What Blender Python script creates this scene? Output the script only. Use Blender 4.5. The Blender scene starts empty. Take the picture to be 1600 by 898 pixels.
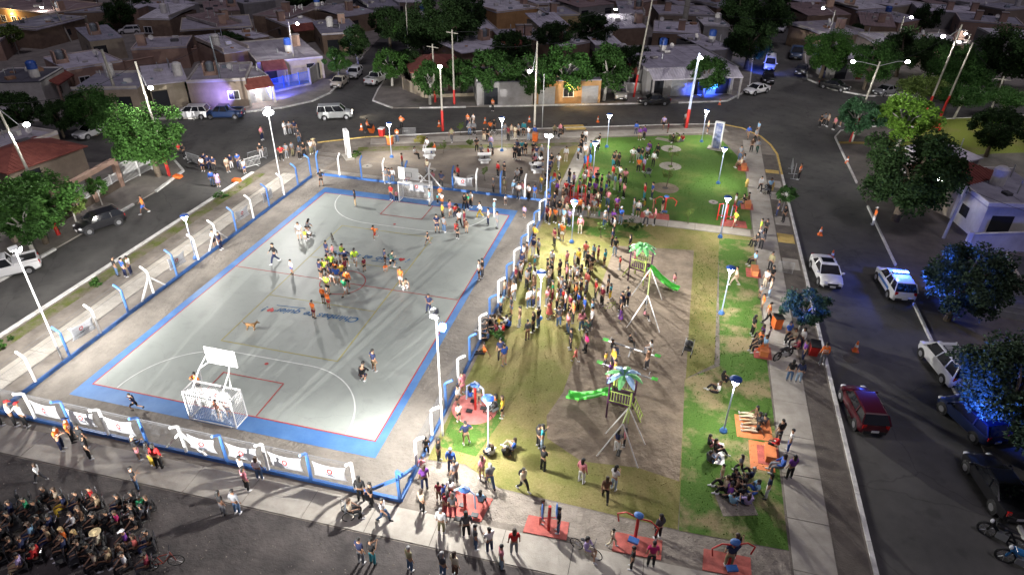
import bpy, bmesh, math, random
from mathutils import Vector, Matrix, Euler
random.seed(7)
SC = bpy.context.scene
COL = SC.collection
PI = math.pi
# ---------------------------------------------------------------- camera
# world: x across the court, y along it (away from the drone), z up, metres; origin = near left corner of the court
CAM = Vector((32.84, -24.61, 27.355))
RW = Matrix(((0.9689957, -0.1415416, 0.2025174), (0.2467162, 0.5099792, -0.8240463), (0.0133572, 0.8484617, 0.5290883)))
FPX = 1040.0
cd = bpy.data.cameras.new('camera'); cam = bpy.data.objects.new('camera', cd); COL.objects.link(cam)
cam.matrix_world = Matrix.Translation(CAM) @ RW.to_4x4()
cd.sensor_width = 36.0; cd.lens = 36.0 * FPX / 1600.0
cd.clip_start = 0.5; cd.clip_end = 2000
SC.camera = cam
# ---------------------------------------------------------------- night sky, added overhead fill that models the roofs, exposure
SUN_EL, SUN_AZ = math.radians(68), math.radians(142)
W = bpy.data.worlds.new('World'); SC.world = W; W.use_nodes = True
nt = W.node_tree; bg = nt.nodes['Background']
sky = nt.nodes.new('ShaderNodeTexSky'); sky.sky_type = 'NISHITA'; sky.sun_disc = False
sky.sun_elevation = SUN_EL; sky.sun_rotation = SUN_AZ; sky.air_density = 1.0; sky.dust_density = 3.0
tint = nt.nodes.new('ShaderNodeMixRGB'); tint.blend_type = 'MULTIPLY'; tint.inputs[0].default_value = 1.0
tint.inputs[2].default_value = (1.0, 0.86, 0.98, 1)
nt.links.new(sky.outputs[0], tint.inputs[1]); nt.links.new(tint.outputs[0], bg.inputs[0])
bg.inputs[1].default_value = 0.0115
ml = bpy.data.lights.new('roof_fill_light', 'SUN'); ml.energy = 0.52; ml.angle = math.radians(10); ml.color = (0.90, 0.84, 1.0)
mo = bpy.data.objects.new('roof_fill_light', ml); COL.objects.link(mo)
mo.rotation_euler = (math.radians(90) - SUN_EL, 0, math.radians(38))
SC.view_settings.view_transform = 'Standard'; SC.view_settings.look = 'None'
SC.view_settings.exposure = 0.12; SC.view_settings.gamma = 1.0
SC.cycles.max_bounces = 4; SC.cycles.diffuse_bounces = 2; SC.cycles.glossy_bounces = 2
SC.cycles.transmission_bounces = 2; SC.cycles.transparent_max_bounces = 6
SC.cycles.sample_clamp_indirect = 3.0; SC.cycles.use_denoising = True

def G(px, py, z=0.0):
    """where the line of sight through a point of the 1600 px wide photograph meets height z"""
    d = RW @ Vector((px - 800.0, 449.0 - py, -FPX)); t = (z - CAM.z) / d.z
    p = CAM + d * t
    return Vector((p.x, p.y, z))
def PX(p):
    q = RW.transposed() @ (Vector(p) - CAM)
    return (800 - q.x / q.z * FPX, 449 + q.y / q.z * FPX)

# ---------------------------------------------------------------- helpers
def tag(o, label=None, cat=None, group=None, kind=None):
    if label: o['label'] = label
    if cat: o['category'] = cat
    if group: o['group'] = group
    if kind: o['kind'] = kind
    return o
def empty(name, loc=(0, 0, 0), rz=0.0, parent=None):
    o = bpy.data.objects.new(name, None); COL.objects.link(o)
    o.location = loc; o.rotation_euler = (0, 0, rz); o.empty_display_size = 0.3
    if parent: o.parent = parent
    return o
def place(name, me, parent=None, loc=(0, 0, 0), rot=(0, 0, 0), scale=(1, 1, 1), color=None):
    o = bpy.data.objects.new(name, me); COL.objects.link(o)
    o.location = loc; o.rotation_euler = rot; o.scale = scale
    if parent: o.parent = parent
    if color: o.color = (*color[:3], 1)
    return o
def copy_tree(o, parent=None):
    c = o.copy(); COL.objects.link(c)
    if parent: c.parent = parent
    for ch in list(KIDS.get(o.name, ())): copy_tree(ch, c)
    return c
KIDS = {}

class MB:
    """collects faces and links them as one mesh"""
    def __init__(s): s.v = []; s.f = []; s.m = []; s.cm = 0
    def add(s, vs, fs, m=None):
        b = len(s.v); s.v += [tuple(v) for v in vs]
        for f in fs: s.f.append([b + i for i in f]); s.m.append(s.cm if m is None else m)
        return s
    def box(s, c, d, rz=0, m=None, taper=1.0, rot=None):
        x, y, z = d[0] / 2, d[1] / 2, d[2] / 2
        vs = [Vector((i * x * (taper if k > 0 else 1), j * y * (taper if k > 0 else 1), k * z)) for k in (-1, 1) for j in (-1, 1) for i in (-1, 1)]
        R = rot if rot is not None else Matrix.Rotation(rz, 3, 'Z')
        vs = [R @ v + Vector(c) for v in vs]
        return s.add(vs, [(0, 2, 3, 1), (4, 5, 7, 6), (0, 1, 5, 4), (2, 6, 7, 3), (0, 4, 6, 2), (1, 3, 7, 5)], m)
    def bar(s, a, b, w, h=None, m=None):
        a, b = Vector(a), Vector(b); h = h or w; d = (b - a); L = d.length; d.normalize()
        up = Vector((0, 0, 1)) if abs(d.z) < 0.95 else Vector((0, 1, 0))
        x = d.cross(up).normalized(); y = x.cross(d)
        vs = [p + x * (i * w / 2) + y * (j * h / 2) for p in (a, b) for (i, j) in ((-1, -1), (1, -1), (1, 1), (-1, 1))]
        return s.add(vs, [(0, 1, 5, 4), (1, 2, 6, 5), (2, 3, 7, 6), (3, 0, 4, 7), (3, 2, 1, 0), (4, 5, 6, 7)], m)
    def tube(s, pts, rs, n=8, m=None, cap=True):
        pts = [Vector(p) for p in pts]
        if not hasattr(rs, '__len__'): rs = [rs] * len(pts)
        vs = []; fs = []; x = None
        for i, p in enumerate(pts):
            d = (pts[min(i + 1, len(pts) - 1)] - pts[max(i - 1, 0)]).normalized()
            if x is None:
                up = Vector((0, 0, 1)) if abs(d.z) < 0.9 else Vector((1, 0, 0))
                x = d.cross(up).normalized()
            else:
                x = (x - d * x.dot(d)).normalized()
            y = d.cross(x)
            for k in range(n):
                a = 2 * PI * k / n; vs.append(p + (x * math.cos(a) + y * math.sin(a)) * rs[i])
        for i in range(len(pts) - 1):
            for k in range(n):
                k2 = (k + 1) % n; fs.append((i * n + k, i * n + k2, (i + 1) * n + k2, (i + 1) * n + k))
        if cap:
            fs.append(tuple(range(n))[::-1]); fs.append(tuple((len(pts) - 1) * n + k for k in range(n)))
        return s.add(vs, fs, m)
    def prism(s, poly, z0, z1, m=None):
        n = len(poly); vs = [(p[0], p[1], z0) for p in poly] + [(p[0], p[1], z1) for p in poly]
        fs = [tuple(range(n))[::-1], tuple(range(n, 2 * n))] + [(i, (i + 1) % n, n + (i + 1) % n, n + i) for i in range(n)]
        return s.add(vs, fs, m)
    def lathe(s, prof, n=16, c=(0, 0, 0), m=None):
        vs = []; fs = []
        for r, z in prof:
            for k in range(n):
                a = 2 * PI * k / n; vs.append((c[0] + r * math.cos(a), c[1] + r * math.sin(a), c[2] + z))
        for i in range(len(prof) - 1):
            for k in range(n):
                k2 = (k + 1) % n; fs.append((i * n + k, i * n + k2, (i + 1) * n + k2, (i + 1) * n + k))
        return s.add(vs, fs, m)
    def ell(s, c, r, n=10, k=6, z0=-1.0, m=None, rot=None):
        prof = []; vs = []; fs = []
        for i in range(k + 1):
            t = math.asin(max(-1, z0)) + (PI / 2 - math.asin(max(-1, z0))) * i / k
            for j in range(n):
                a = 2 * PI * j / n
                v = Vector((r[0] * math.cos(t) * math.cos(a), r[1] * math.cos(t) * math.sin(a), r[2] * math.sin(t)))
                if rot is not None: v = rot @ v
                vs.append(v + Vector(c))
        for i in range(k):
            for j in range(n):
                j2 = (j + 1) % n; fs.append((i * n + j, i * n + j2, (i + 1) * n + j2, (i + 1) * n + j))
        return s.add(vs, fs, m)
    def mesh(s, name, mats, smooth=False):
        me = bpy.data.meshes.new(name); me.from_pydata(s.v, [], s.f)
        if not isinstance(mats, (list, tuple)): mats = [mats]
        for mm in mats: me.materials.append(mm)
        if len(mats) > 1: me.polygons.foreach_set('material_index', s.m)
        if smooth:
            me.polygons.foreach_set('use_smooth', [True] * len(me.polygons))
        me.update(); me.validate(); return me
    def build(s, name, mats, parent=None, smooth=False, **kw):
        o = place(name, s.mesh(name, mats, smooth), parent, **kw)
        if parent is not None: KIDS.setdefault(parent.name, []).append(o)
        return o
def reg(o, parent):
    o.parent = parent; KIDS.setdefault(parent.name, []).append(o); return o
def smooth_by_angle(me, ang=40):
    me.polygons.foreach_set('use_smooth', [True] * len(me.polygons))
    try: me.set_sharp_from_angle(angle=math.radians(ang))
    except Exception: pass

# ---------------------------------------------------------------- materials
def new_mat(name):
    m = bpy.data.materials.new(name); m.use_nodes = True
    n = m.node_tree; b = n.nodes['Principled BSDF']; return m, n, b
def mat(name, c, rough=0.7, metal=0.0, var=0.0, scale=3.0, bump=0.0, bscale=30.0, obj=False, spec=0.5, c2=None, detail=4, coat=0.0, island=0.0, lo=0.35, hi=0.65, b2=0.0, b2scale=2.0):
    """procedural surface: base colour c drifting to c2 (or a darker/lighter c) with noise, plus bump; obj=True multiplies the object colour"""
    m, n, b = new_mat(name); N = n.nodes; L = n.links
    b.inputs['Roughness'].default_value = rough; b.inputs['Metallic'].default_value = metal
    b.inputs['Specular IOR Level'].default_value = spec; b.inputs['Coat Weight'].default_value = coat
    geo = N.new('ShaderNodeNewGeometry'); src = geo.outputs['Position'] if not obj else N.new('ShaderNodeTexCoord').outputs['Object']
    out = None
    if var or c2:
        no = N.new('ShaderNodeTexNoise'); no.inputs['Scale'].default_value = scale; no.inputs['Detail'].default_value = detail; no.inputs['Roughness'].default_value = 0.65
        L.new(src, no.inputs['Vector'])
        rp = N.new('ShaderNodeValToRGB'); rp.color_ramp.elements[0].position = lo; rp.color_ramp.elements[1].position = hi
        if c2: a, z = c, c2
        else: a = tuple(x * (1 - var) for x in c); z = tuple(min(1, x * (1 + var)) for x in c)
        rp.color_ramp.elements[0].color = (*a, 1); rp.color_ramp.elements[1].color = (*z, 1)
        L.new(no.outputs['Fac'], rp.inputs['Fac']); out = rp.outputs['Color']
    if obj:
        oi = N.new('ShaderNodeObjectInfo'); mx = N.new('ShaderNodeMixRGB'); mx.blend_type = 'MULTIPLY'; mx.inputs[0].default_value = 1
        L.new(oi.outputs['Color'], mx.inputs[1])
        if out: L.new(out, mx.inputs[2])
        else: mx.inputs[2].default_value = (*c, 1)
        out = mx.outputs[0]
    if island:
        hs = N.new('ShaderNodeHueSaturation'); mr = N.new('ShaderNodeMapRange'); mr.inputs[3].default_value = 1 - island; mr.inputs[4].default_value = 1 + island
        L.new(geo.outputs['Random Per Island'], mr.inputs[0]); L.new(mr.outputs[0], hs.inputs['Value'])
        if out: L.new(out, hs.inputs['Color'])
        else: hs.inputs['Color'].default_value = (*c, 1)
        out = hs.outputs[0]
    if out: L.new(out, b.inputs['Base Color'])
    else: b.inputs['Base Color'].default_value = (*c, 1)
    if bump or b2:
        prev = None
        for st, scl in ((b2, b2scale), (bump, bscale)):
            if not st: continue
            n2 = N.new('ShaderNodeTexNoise'); n2.inputs['Scale'].default_value = scl; n2.inputs['Detail'].default_value = 5
            L.new(src, n2.inputs['Vector'])
            bp = N.new('ShaderNodeBump'); bp.inputs['Strength'].default_value = min(1.0, st); bp.inputs['Distance'].default_value = 0.05 if scl > 8 else 0.3
            L.new(n2.outputs['Fac'], bp.inputs['Height'])
            if prev: L.new(prev, bp.inputs['Normal'])
            prev = bp.outputs['Normal']
        L.new(prev, b.inputs['Normal'])
    return m
def emit(name, c, s):
    m, n, b = new_mat(name); b.inputs['Base Color'].default_value = (*c, 1)
    b.inputs['Emission Color'].default_value = (*c, 1); b.inputs['Emission Strength'].default_value = s
    return m
M = {}
M['fabric'] = mat('fabric', (1, 1, 1), 0.85, var=0.10, scale=9, obj=True, bump=0.3, bscale=60)
M['skin'] = mat('skin', (1, 1, 1), 0.55, var=0.05, scale=12, obj=True)
M['hair'] = mat('hair', (1, 1, 1), 0.5, var=0.3, scale=40, obj=True, bump=0.4, bscale=90)
M['shoe'] = mat('shoe', (1, 1, 1), 0.6, obj=True, var=0.05)
M['paint'] = mat('car_paint', (1, 1, 1), 0.28, obj=True, var=0.04, scale=4, coat=0.6)
M['glass'] = mat('car_glass', (0.012, 0.013, 0.016), 0.06, spec=0.9)
M['rubber'] = mat('rubber', (0.015, 0.015, 0.016), 0.85, var=0.2)
M['rim'] = mat('alloy', (0.5, 0.5, 0.52), 0.35, 0.8, var=0.1)
M['black'] = mat('black_plastic', (0.02, 0.02, 0.022), 0.55, var=0.2)
M['chrome'] = mat('chrome', (0.7, 0.7, 0.72), 0.2, 1.0)
M['lens'] = mat('headlamp_glass', (0.75, 0.77, 0.8), 0.15, spec=0.9)
M['red_lens'] = mat('tail_lamp_red', (0.45, 0.01, 0.01), 0.2, spec=0.9)
M['plate'] = mat('number_plate', (0.75, 0.75, 0.75), 0.5)
M['asphalt'] = mat('asphalt', (0.052, 0.051, 0.049), 0.85, c2=(0.112, 0.107, 0.098), scale=0.22, bump=0.35, bscale=40, lo=0.3, hi=0.72, detail=8)
def add_cracks(m, scale, width, dark, stain=.72):
    N, L = m.node_tree.nodes, m.node_tree.links; b = N['Principled BSDF']; src = b.inputs['Base Color'].links[0].from_socket
    geo = N.new('ShaderNodeNewGeometry'); nz = N.new('ShaderNodeTexNoise'); nz.inputs['Scale'].default_value = .7; nz.inputs['Detail'].default_value = 6; L.new(geo.outputs['Position'], nz.inputs['Vector'])
    ad = N.new('ShaderNodeMixRGB'); ad.blend_type = 'ADD'; ad.inputs[0].default_value = 2.2; L.new(geo.outputs['Position'], ad.inputs[1]); L.new(nz.outputs['Color'], ad.inputs[2])
    vo = N.new('ShaderNodeTexVoronoi'); vo.feature = 'DISTANCE_TO_EDGE'; vo.inputs['Scale'].default_value = scale; L.new(ad.outputs[0], vo.inputs['Vector'])
    rp = N.new('ShaderNodeValToRGB'); rp.color_ramp.elements[0].position = 0; rp.color_ramp.elements[1].position = width; rp.color_ramp.elements[0].color = (dark,) * 3 + (1,); rp.color_ramp.elements[1].color = (1, 1, 1, 1)
    L.new(vo.outputs['Distance'], rp.inputs['Fac']); mx = N.new('ShaderNodeMixRGB'); mx.blend_type = 'MULTIPLY'; mx.inputs[0].default_value = 1; L.new(src, mx.inputs[1]); L.new(rp.outputs[0], mx.inputs[2])
    # broad stains
    n2 = N.new('ShaderNodeTexNoise'); n2.inputs['Scale'].default_value = .9; n2.inputs['Detail'].default_value = 3; L.new(geo.outputs['Position'], n2.inputs['Vector'])
    r2 = N.new('ShaderNodeValToRGB'); r2.color_ramp.elements[0].position = .30; r2.color_ramp.elements[1].position = .42; r2.color_ramp.elements[0].color = (stain,) * 3 + (1,); r2.color_ramp.elements[1].color = (1, 1, 1, 1); L.new(n2.outputs['Fac'], r2.inputs['Fac'])
    m2 = N.new('ShaderNodeMixRGB'); m2.blend_type = 'MULTIPLY'; m2.inputs[0].default_value = 1; L.new(mx.outputs[0], m2.inputs[1]); L.new(r2.outputs[0], m2.inputs[2]); L.new(m2.outputs[0], b.inputs['Base Color'])
add_cracks(M['asphalt'], .16, .008, .68)
M['pave'] = mat('pavement_cement', (0.16, 0.145, 0.13), 0.9, c2=(0.27, 0.245, 0.215), scale=0.5, bump=0.25, bscale=14, detail=8)
M['dirt'] = mat('dirt', (0.13, 0.112, 0.095), 0.95, c2=(0.25, 0.22, 0.185), scale=0.6, bump=0.45, bscale=14, detail=9, b2=0.3, b2scale=1.3)
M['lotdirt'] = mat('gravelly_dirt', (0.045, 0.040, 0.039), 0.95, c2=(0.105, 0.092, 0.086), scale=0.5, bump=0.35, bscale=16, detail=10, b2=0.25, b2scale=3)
M['sand'] = mat('sand', (0.20, 0.175, 0.145), 0.95, c2=(0.30, 0.265, 0.225), scale=1.1, bump=0.5, bscale=12, detail=9, b2=0.35, b2scale=3)
M['playdirt'] = mat('playground_dirt', (0.145, 0.112, 0.080), 0.95, c2=(0.27, 0.215, 0.155), scale=0.7, bump=0.5, bscale=16, detail=12, b2=0.4, b2scale=2.6)
M['slab'] = mat('concrete_slab', (0.30, 0.275, 0.235), 0.85, c2=(0.42, 0.39, 0.34), scale=0.9, bump=0.2, bscale=20, detail=8)
M['joint'] = mat('joint_mortar', (0.10, 0.09, 0.08), 0.95, var=0.2)
M['kerb'] = mat('kerb_white', (0.50, 0.49, 0.46), 0.8, c2=(0.78, 0.77, 0.74), scale=1.6, bump=0.2, bscale=20, detail=7)
M['kerb_yellow'] = mat('kerb_yellow', (0.5, 0.34, 0.08), 0.8, c2=(0.68, 0.5, 0.16), scale=2.0, detail=7)
M['court_grey'] = mat('court_paint_grey', (0.285, 0.315, 0.29), 0.5, c2=(0.345, 0.37, 0.345), scale=0.28, detail=10, bump=0.05, bscale=60, lo=0.25, hi=0.75)
add_cracks(M['court_grey'], .35, .006, .88, .93); add_cracks(M['court_grey'], 1.3, .02, .94, .97)
M['court_blue'] = mat('court_paint_blue', (0.05, 0.145, 0.37), 0.55, c2=(0.09, 0.21, 0.44), scale=0.6, detail=9)
M['white'] = mat('white_paint', (0.78, 0.78, 0.77), 0.5, var=0.04)
M['line_white'] = mat('line_white', (0.72, 0.74, 0.72), 0.6, c2=(0.62, 0.65, 0.62), scale=2)
M['line_red'] = mat('line_red', (0.45, 0.03, 0.03), 0.6, c2=(0.34, 0.04, 0.04), scale=2)
M['line_yellow'] = mat('line_yellow', (0.44, 0.36, 0.04), 0.6, c2=(0.36, 0.33, 0.08), scale=2)
M['text_blue'] = mat('text_blue', (0.012, 0.09, 0.25), 0.6, c2=(0.03, 0.13, 0.28), scale=3)
M['blue'] = mat('blue_paint', (0.045, 0.14, 0.40), 0.45, var=0.12, scale=2)
M['red'] = mat('red_paint', (0.50, 0.025, 0.02), 0.5, var=0.12, scale=2)
M['pad'] = mat('red_rubber_pad', (0.42, 0.10, 0.08), 0.8, var=0.2, scale=3, bump=0.2, bscale=40)
M['pinkpad'] = mat('pink_pad', (0.56, 0.19, 0.17), 0.8, var=0.12, scale=3)
M['orange'] = mat('orange_paint', (0.72, 0.15, 0.025), 0.6, var=0.1, scale=3)
M['orange_seat'] = mat('orange_seat', (0.62, 0.20, 0.07), 0.6, var=0.1, scale=3)
M['green_plastic'] = mat('green_plastic', (0.10, 0.55, 0.08), 0.35, var=0.06)
M['lime'] = mat('lime_paint', (0.36, 0.46, 0.10), 0.45, var=0.06)
M['purple'] = mat('dark_purple_paint', (0.06, 0.015, 0.05), 0.45, var=0.1)
M['steel'] = mat('galvanised_steel', (0.45, 0.46, 0.47), 0.45, 0.6, var=0.1)
M['wire'] = mat('fence_wire', (0.13, 0.135, 0.145), 0.6, 0.3)
M['cloth'] = mat('banner_cloth', (0.66, 0.67, 0.70), 0.8, var=0.03, scale=3)
_m, _n, _b = M['cloth'], M['cloth'].node_tree, M['cloth'].node_tree.nodes['Principled BSDF']
_t = _n.nodes.new('ShaderNodeBsdfTranslucent'); _t.inputs[0].default_value = (.8, .81, .84, 1); _x = _n.nodes.new('ShaderNodeMixShader'); _x.inputs[0].default_value = 0.5
_n.links.new(_b.outputs[0], _x.inputs[1]); _n.links.new(_t.outputs[0], _x.inputs[2]); _n.links.new(_x.outputs[0], _n.nodes['Material Output'].inputs[0])
M['logo_red'] = mat('logo_red', (0.40, 0.03, 0.03), 0.7); M['logo_grey'] = mat('logo_grey', (0.10, 0.12, 0.17), 0.7)
M['polewood'] = mat('pole_cement', (0.36, 0.34, 0.29), 0.85, var=0.15, scale=2)
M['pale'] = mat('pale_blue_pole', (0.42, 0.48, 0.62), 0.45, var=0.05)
M['bark'] = mat('bark', (0.11, 0.085, 0.06), 0.9, var=0.3, scale=8, bump=0.6, bscale=20, obj=False)
M['bark_white'] = mat('whitewashed_bark', (0.42, 0.40, 0.36), 0.85, var=0.15, scale=6, bump=0.5, bscale=20)
M['leaf'] = mat('leaf', (1, 1, 1), 0.7, obj=True, c2=(0.7, 0.78, 0.6), scale=1.0, island=0.45, spec=0.15)
M['brick'] = mat('brick_wall', (0.19, 0.13, 0.09), 0.9, c2=(0.27, 0.19, 0.135), scale=1.2, detail=9, bump=0.3, bscale=10)
M['wall'] = mat('plaster', (1, 1, 1), 0.9, obj=True, c2=(0.72, 0.70, 0.68), scale=0.7, detail=9, bump=0.15, bscale=12)
M['roof'] = mat('roof_membrane', (1, 1, 1), 0.85, obj=True, c2=(0.60, 0.59, 0.60), scale=0.55, detail=10, bump=0.2, bscale=8)
M['tile'] = mat('red_roof_tile', (0.17, 0.042, 0.032), 0.85, c2=(0.25, 0.075, 0.055), scale=1.5, detail=8, bump=0.2, bscale=20)
M['darkbox'] = mat('dark_window', (0.02, 0.022, 0.028), 0.25, spec=0.6)
M['tank_blue'] = mat('tank_blue', (0.03, 0.09, 0.36), 0.4); M['tank_grey'] = mat('tank_grey', (0.16, 0.18, 0.20), 0.5, var=0.1)
M['tank_white'] = mat('tank_white', (0.6, 0.58, 0.55), 0.5, var=0.1)
M['lamp_on'] = emit('lamp_on', (1.0, 0.98, 0.94), 90); M['flood_on'] = emit('flood_on', (1.0, 0.97, 0.92), 120)
M['blue_on'] = emit('blue_beacon_on', (0.08, 0.22, 1.0), 40)
M['head_on'] = emit('headlight_on', (1.0, 0.85, 0.6), 25)
M['warm_on'] = emit('warm_lamp_on', (1.0, 0.62, 0.25), 30)
# ---------------------------------------------------------------- ground, roads, blocks, park surfaces
def sheet(name, pts, z, m, kind='structure', parent=None, sub=None):
    bm = bmesh.new(); vs = [bm.verts.new((p[0], p[1], z)) for p in pts]; f = bm.faces.new(vs); bm.normal_update()
    if f.normal.z < 0: bmesh.ops.reverse_faces(bm, faces=[f])
    bmesh.ops.triangulate(bm, faces=bm.faces[:], ngon_method='EAR_CLIP')
    me = bpy.data.meshes.new(name); bm.to_mesh(me); bm.free(); me.materials.append(m)
    o = place(name, me, parent)
    for p in me.polygons:
        pass
    if parent is None: o['kind'] = kind
    return o
def block(name, pts, m, z0=-0.13, z1=0.0):
    bm = bmesh.new(); vs = [bm.verts.new((p[0], p[1], z1)) for p in pts]; f = bm.faces.new(vs); bm.normal_update()
    if f.normal.z < 0: f.normal_flip()
    r = bmesh.ops.extrude_face_region(bm, geom=[f])
    for v in r['geom']:
        if isinstance(v, bmesh.types.BMVert): v.co.z = z0
    bmesh.ops.recalc_face_normals(bm, faces=bm.faces[:]); bmesh.ops.triangulate(bm, faces=bm.faces[:], ngon_method='EAR_CLIP')
    me = bpy.data.meshes.new(name); bm.to_mesh(me); bm.free(); me.materials.append(m)
    o = place(name, me); o['kind'] = 'structure'; return o
RZ = -0.12
def g2(px, py, z=0.0): p = G(px, py, z); return (p.x, p.y)
sheet('street_asphalt', [(-420, -160), (460, -160), (460, 520), (-420, 520)], RZ, M['asphalt'])
NK = [(-3.1, 46.3), (13.2, 54.1), (33.7, 62.3), (38.6, 63.9)]
PARK = [(-9.75, -60), (44.75, -60), (44.75, 54.5), (44.5, 57.5), (43.2, 60.6), (41.2, 63.0), (38.9, 63.9), (33.7, 62.3), (13.2, 54.1), (-3.1, 46.3), (-7.6, 43.0), (-9.6, 38.5), (-9.75, 34)]
block('park_ground', PARK, M['dirt'])
# blocks around the park (pavements with houses on them)
W_BLOCK = [(-16.25, -60), (-16.25, 26), (-17.2, 31.5), (-20, 33.8), (-80, 10), (-200, -40), (-200, -60)]
block('west_pavement', W_BLOCK, M['pave'])
NW_BLOCK = [(-200, -20), (-90, 23.4), (-27.3, 46.7), (-18.9, 54.1), (-16.6, 58), (-16.1, 62.4), (-24.5, 99), (-40, 160), (-60, 400), (-400, 400), (-400, -20)]
block('northwest_pavement', NW_BLOCK, M['pave'])
N_BLOCK = [(-10.2, 65.9), (-8.6, 60.6), (-4.6, 58.3), (-1.2, 59.5), (10.7, 64), (32.9, 72.3), (39.5, 75.2), (42.9, 82.2), (45.9, 121), (51.9, 200), (60, 400), (-45, 400), (-33, 160), (-17.5, 99)]
block('north_pavement', N_BLOCK, M['pave'])
NE_BLOCK = [(52.3, 91.5), (55.5, 86), (60, 84.0), (80, 92.5), (200, 140), (300, 400), (75, 400), (62, 200), (54.6, 124)]
block('northeast_pavement', NE_BLOCK, M['pave'])
E_BLOCK = [(52.4, -60), (52.4, 63.0), (53.4, 65.6), (58, 68.6), (64.7, 73.4), (90, 85), (220, 138), (220, -60)]
block('east_pavement', E_BLOCK, mat('east_pavement_cement', (0.085, 0.075, 0.066), 0.9, c2=(0.17, 0.15, 0.13), scale=0.35, bump=0.3, bscale=14, detail=9))

# court
def rect(x0, y0, x1, y1): return [(x0, y0), (x1, y0), (x1, y1), (x0, y1)]
sheet('court_surround', rect(-3.3, -3.55, 22.05, 34.35), 0.003, mat('surround_dirt', (0.165, 0.148, 0.128), 0.95, c2=(0.245, 0.222, 0.19), scale=0.5, bump=0.6, bscale=11, detail=10, b2=0.45, b2scale=3.2))
sheet('court_border', rect(-0.62, -1.15, 19.5, 31.5), 0.012, M['court_blue'])
sheet('court_floor', rect(0, 0, 19, 30.3), 0.017, M['court_grey'])
LN = empty('court_lines'); LN['kind'] = 'structure'
def strip(name, pts, w, m, z=0.022, closed=False):
    pts = [Vector((p[0], p[1], 0)) for p in pts]; mb = MB(); vs = []; n = len(pts)
    for i, p in enumerate(pts):
        if closed: a, b = pts[i - 1], pts[(i + 1) % n]
        else: a, b = pts[max(i - 1, 0)], pts[min(i + 1, n - 1)]
        d1 = (p - a).normalized() if (p - a).length > 1e-6 else (b - p).normalized()
        d2 = (b - p).normalized() if (b - p).length > 1e-6 else d1
        d = (d1 + d2).normalized(); nn = Vector((-d.y, d.x, 0)); k = 1 / max(0.5, nn.dot(Vector((-d1.y, d1.x, 0))))
        vs += [(p.x - nn.x * w / 2 * k, p.y - nn.y * w / 2 * k, z), (p.x + nn.x * w / 2 * k, p.y + nn.y * w / 2 * k, z)]
    r = n if closed else n - 1
    mb.add(vs, [(2 * i, 2 * ((i + 1) % n), 2 * ((i + 1) % n) + 1, 2 * i + 1) for i in range(r)])
    return mb.build(name, m, LN)
strip('boundary_line', rect(0.03, 0.03, 18.97, 30.27), 0.08, M['line_red'], 0.021, True)
strip('halfway_line', [(0.08, 15.15), (18.92, 15.15)], 0.07, M['line_red'], 0.024)
strip('volleyball_line', rect(4.95, 6.05, 13.6, 24.1), 0.06, M['line_yellow'], 0.027, True)
strip('attack_line', [(5.0, 12.05), (13.55, 12.05)], 0.05, M['line_yellow'], 0.030)
strip('attack_line', [(5.0, 18.2), (13.55, 18.2)], 0.05, M['line_yellow'], 0.030)
def arc(cx, cy, r, a0, a1, n=24): return [(cx + r * math.cos(math.radians(a0 + (a1 - a0) * i / n)), cy + r * math.sin(math.radians(a0 + (a1 - a0) * i / n))) for i in range(n + 1)]
strip('area_line', arc(6.8, 0.1, 5.05, 180, 90) + arc(12.1, 0.1, 5.05, 90, 0), 0.08, M['line_white'], 0.033)
strip('area_line', arc(6.8, 30.2, 5.05, 180, 270) + arc(12.1, 30.2, 5.05, 270, 360), 0.08, M['line_white'], 0.033)
strip('key_line', [(7.15, 0.08), (7.15, 3.12), (11.4, 3.12), (11.4, 0.08)], 0.07, M['line_red'], 0.036)
strip('key_line', [(7.3, 30.2), (7.3, 27.2), (11.4, 27.2), (11.4, 30.2)], 0.07, M['line_red'], 0.036)
strip('centre_circle', arc(9.45, 15.15, 1.75, 0, 360, 40)[:-1], 0.07, M['line_red'], 0.039, True)
for p in ((9.3, 4.6), (9.4, 25.6)):
    MB().lathe([(0.0, 0.036), (0.13, 0.036)], 14, (*p, 0)).build('penalty_spot', M['line_red'], LN)
# painted slogan, twice
def slogan(x, y, rz):
    root = empty('court_slogan', (x, y, 0.045), rz); root['kind'] = 'structure'
    def word(t, ox, m, nm, size=0.90):
        cu = bpy.data.curves.new(nm, 'FONT'); cu.body = t; cu.size = size; cu.shear = 0.35; cu.extrude = 0.002; cu.offset = 0.008
        o = bpy.data.objects.new(nm, cu); COL.objects.link(o); bpy.context.view_layer.update()
        me = bpy.data.meshes.new_from_object(o.evaluated_get(bpy.context.evaluated_depsgraph_get())); w = o.dimensions.x
        bpy.data.objects.remove(o); me.materials.clear(); me.materials.append(m)
        place(nm, me, root, loc=(ox, 0, 0)); return ox + w
    e = word('Chimbas', 0, M['text_blue'], 'word'); e = word('te', e + 0.35, M['text_blue'], 'word')
    q0 = e + 0.35; e = word('quier', q0, M['text_blue'], 'word')
    mb = MB()   # the red hand-like heart that stands for the letter o
    mb.add([(e + 0.32 + 0.26 * (math.sin(t) ** 3), 0.36 + 0.020 * (13 * math.cos(t) - 5 * math.cos(2 * t) - 2 * math.cos(3 * t) - math.cos(4 * t)), 0.004) for t in [2 * PI * k / 26 for k in range(26)]], [tuple(range(26))])
    mb.build('heart', M['line_red'], root)
    word('!', e + 0.62, M['text_blue'], 'word')
    MB().bar((q0 - 0.1, -0.34, 0.002), (e + 0.2, -0.30, 0.002), 0.07, 0.004).build('underline', M['text_blue'], root)
slogan(5.75, 18.95, 0.06); slogan(12.95, 11.0, PI + 0.06)

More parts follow.
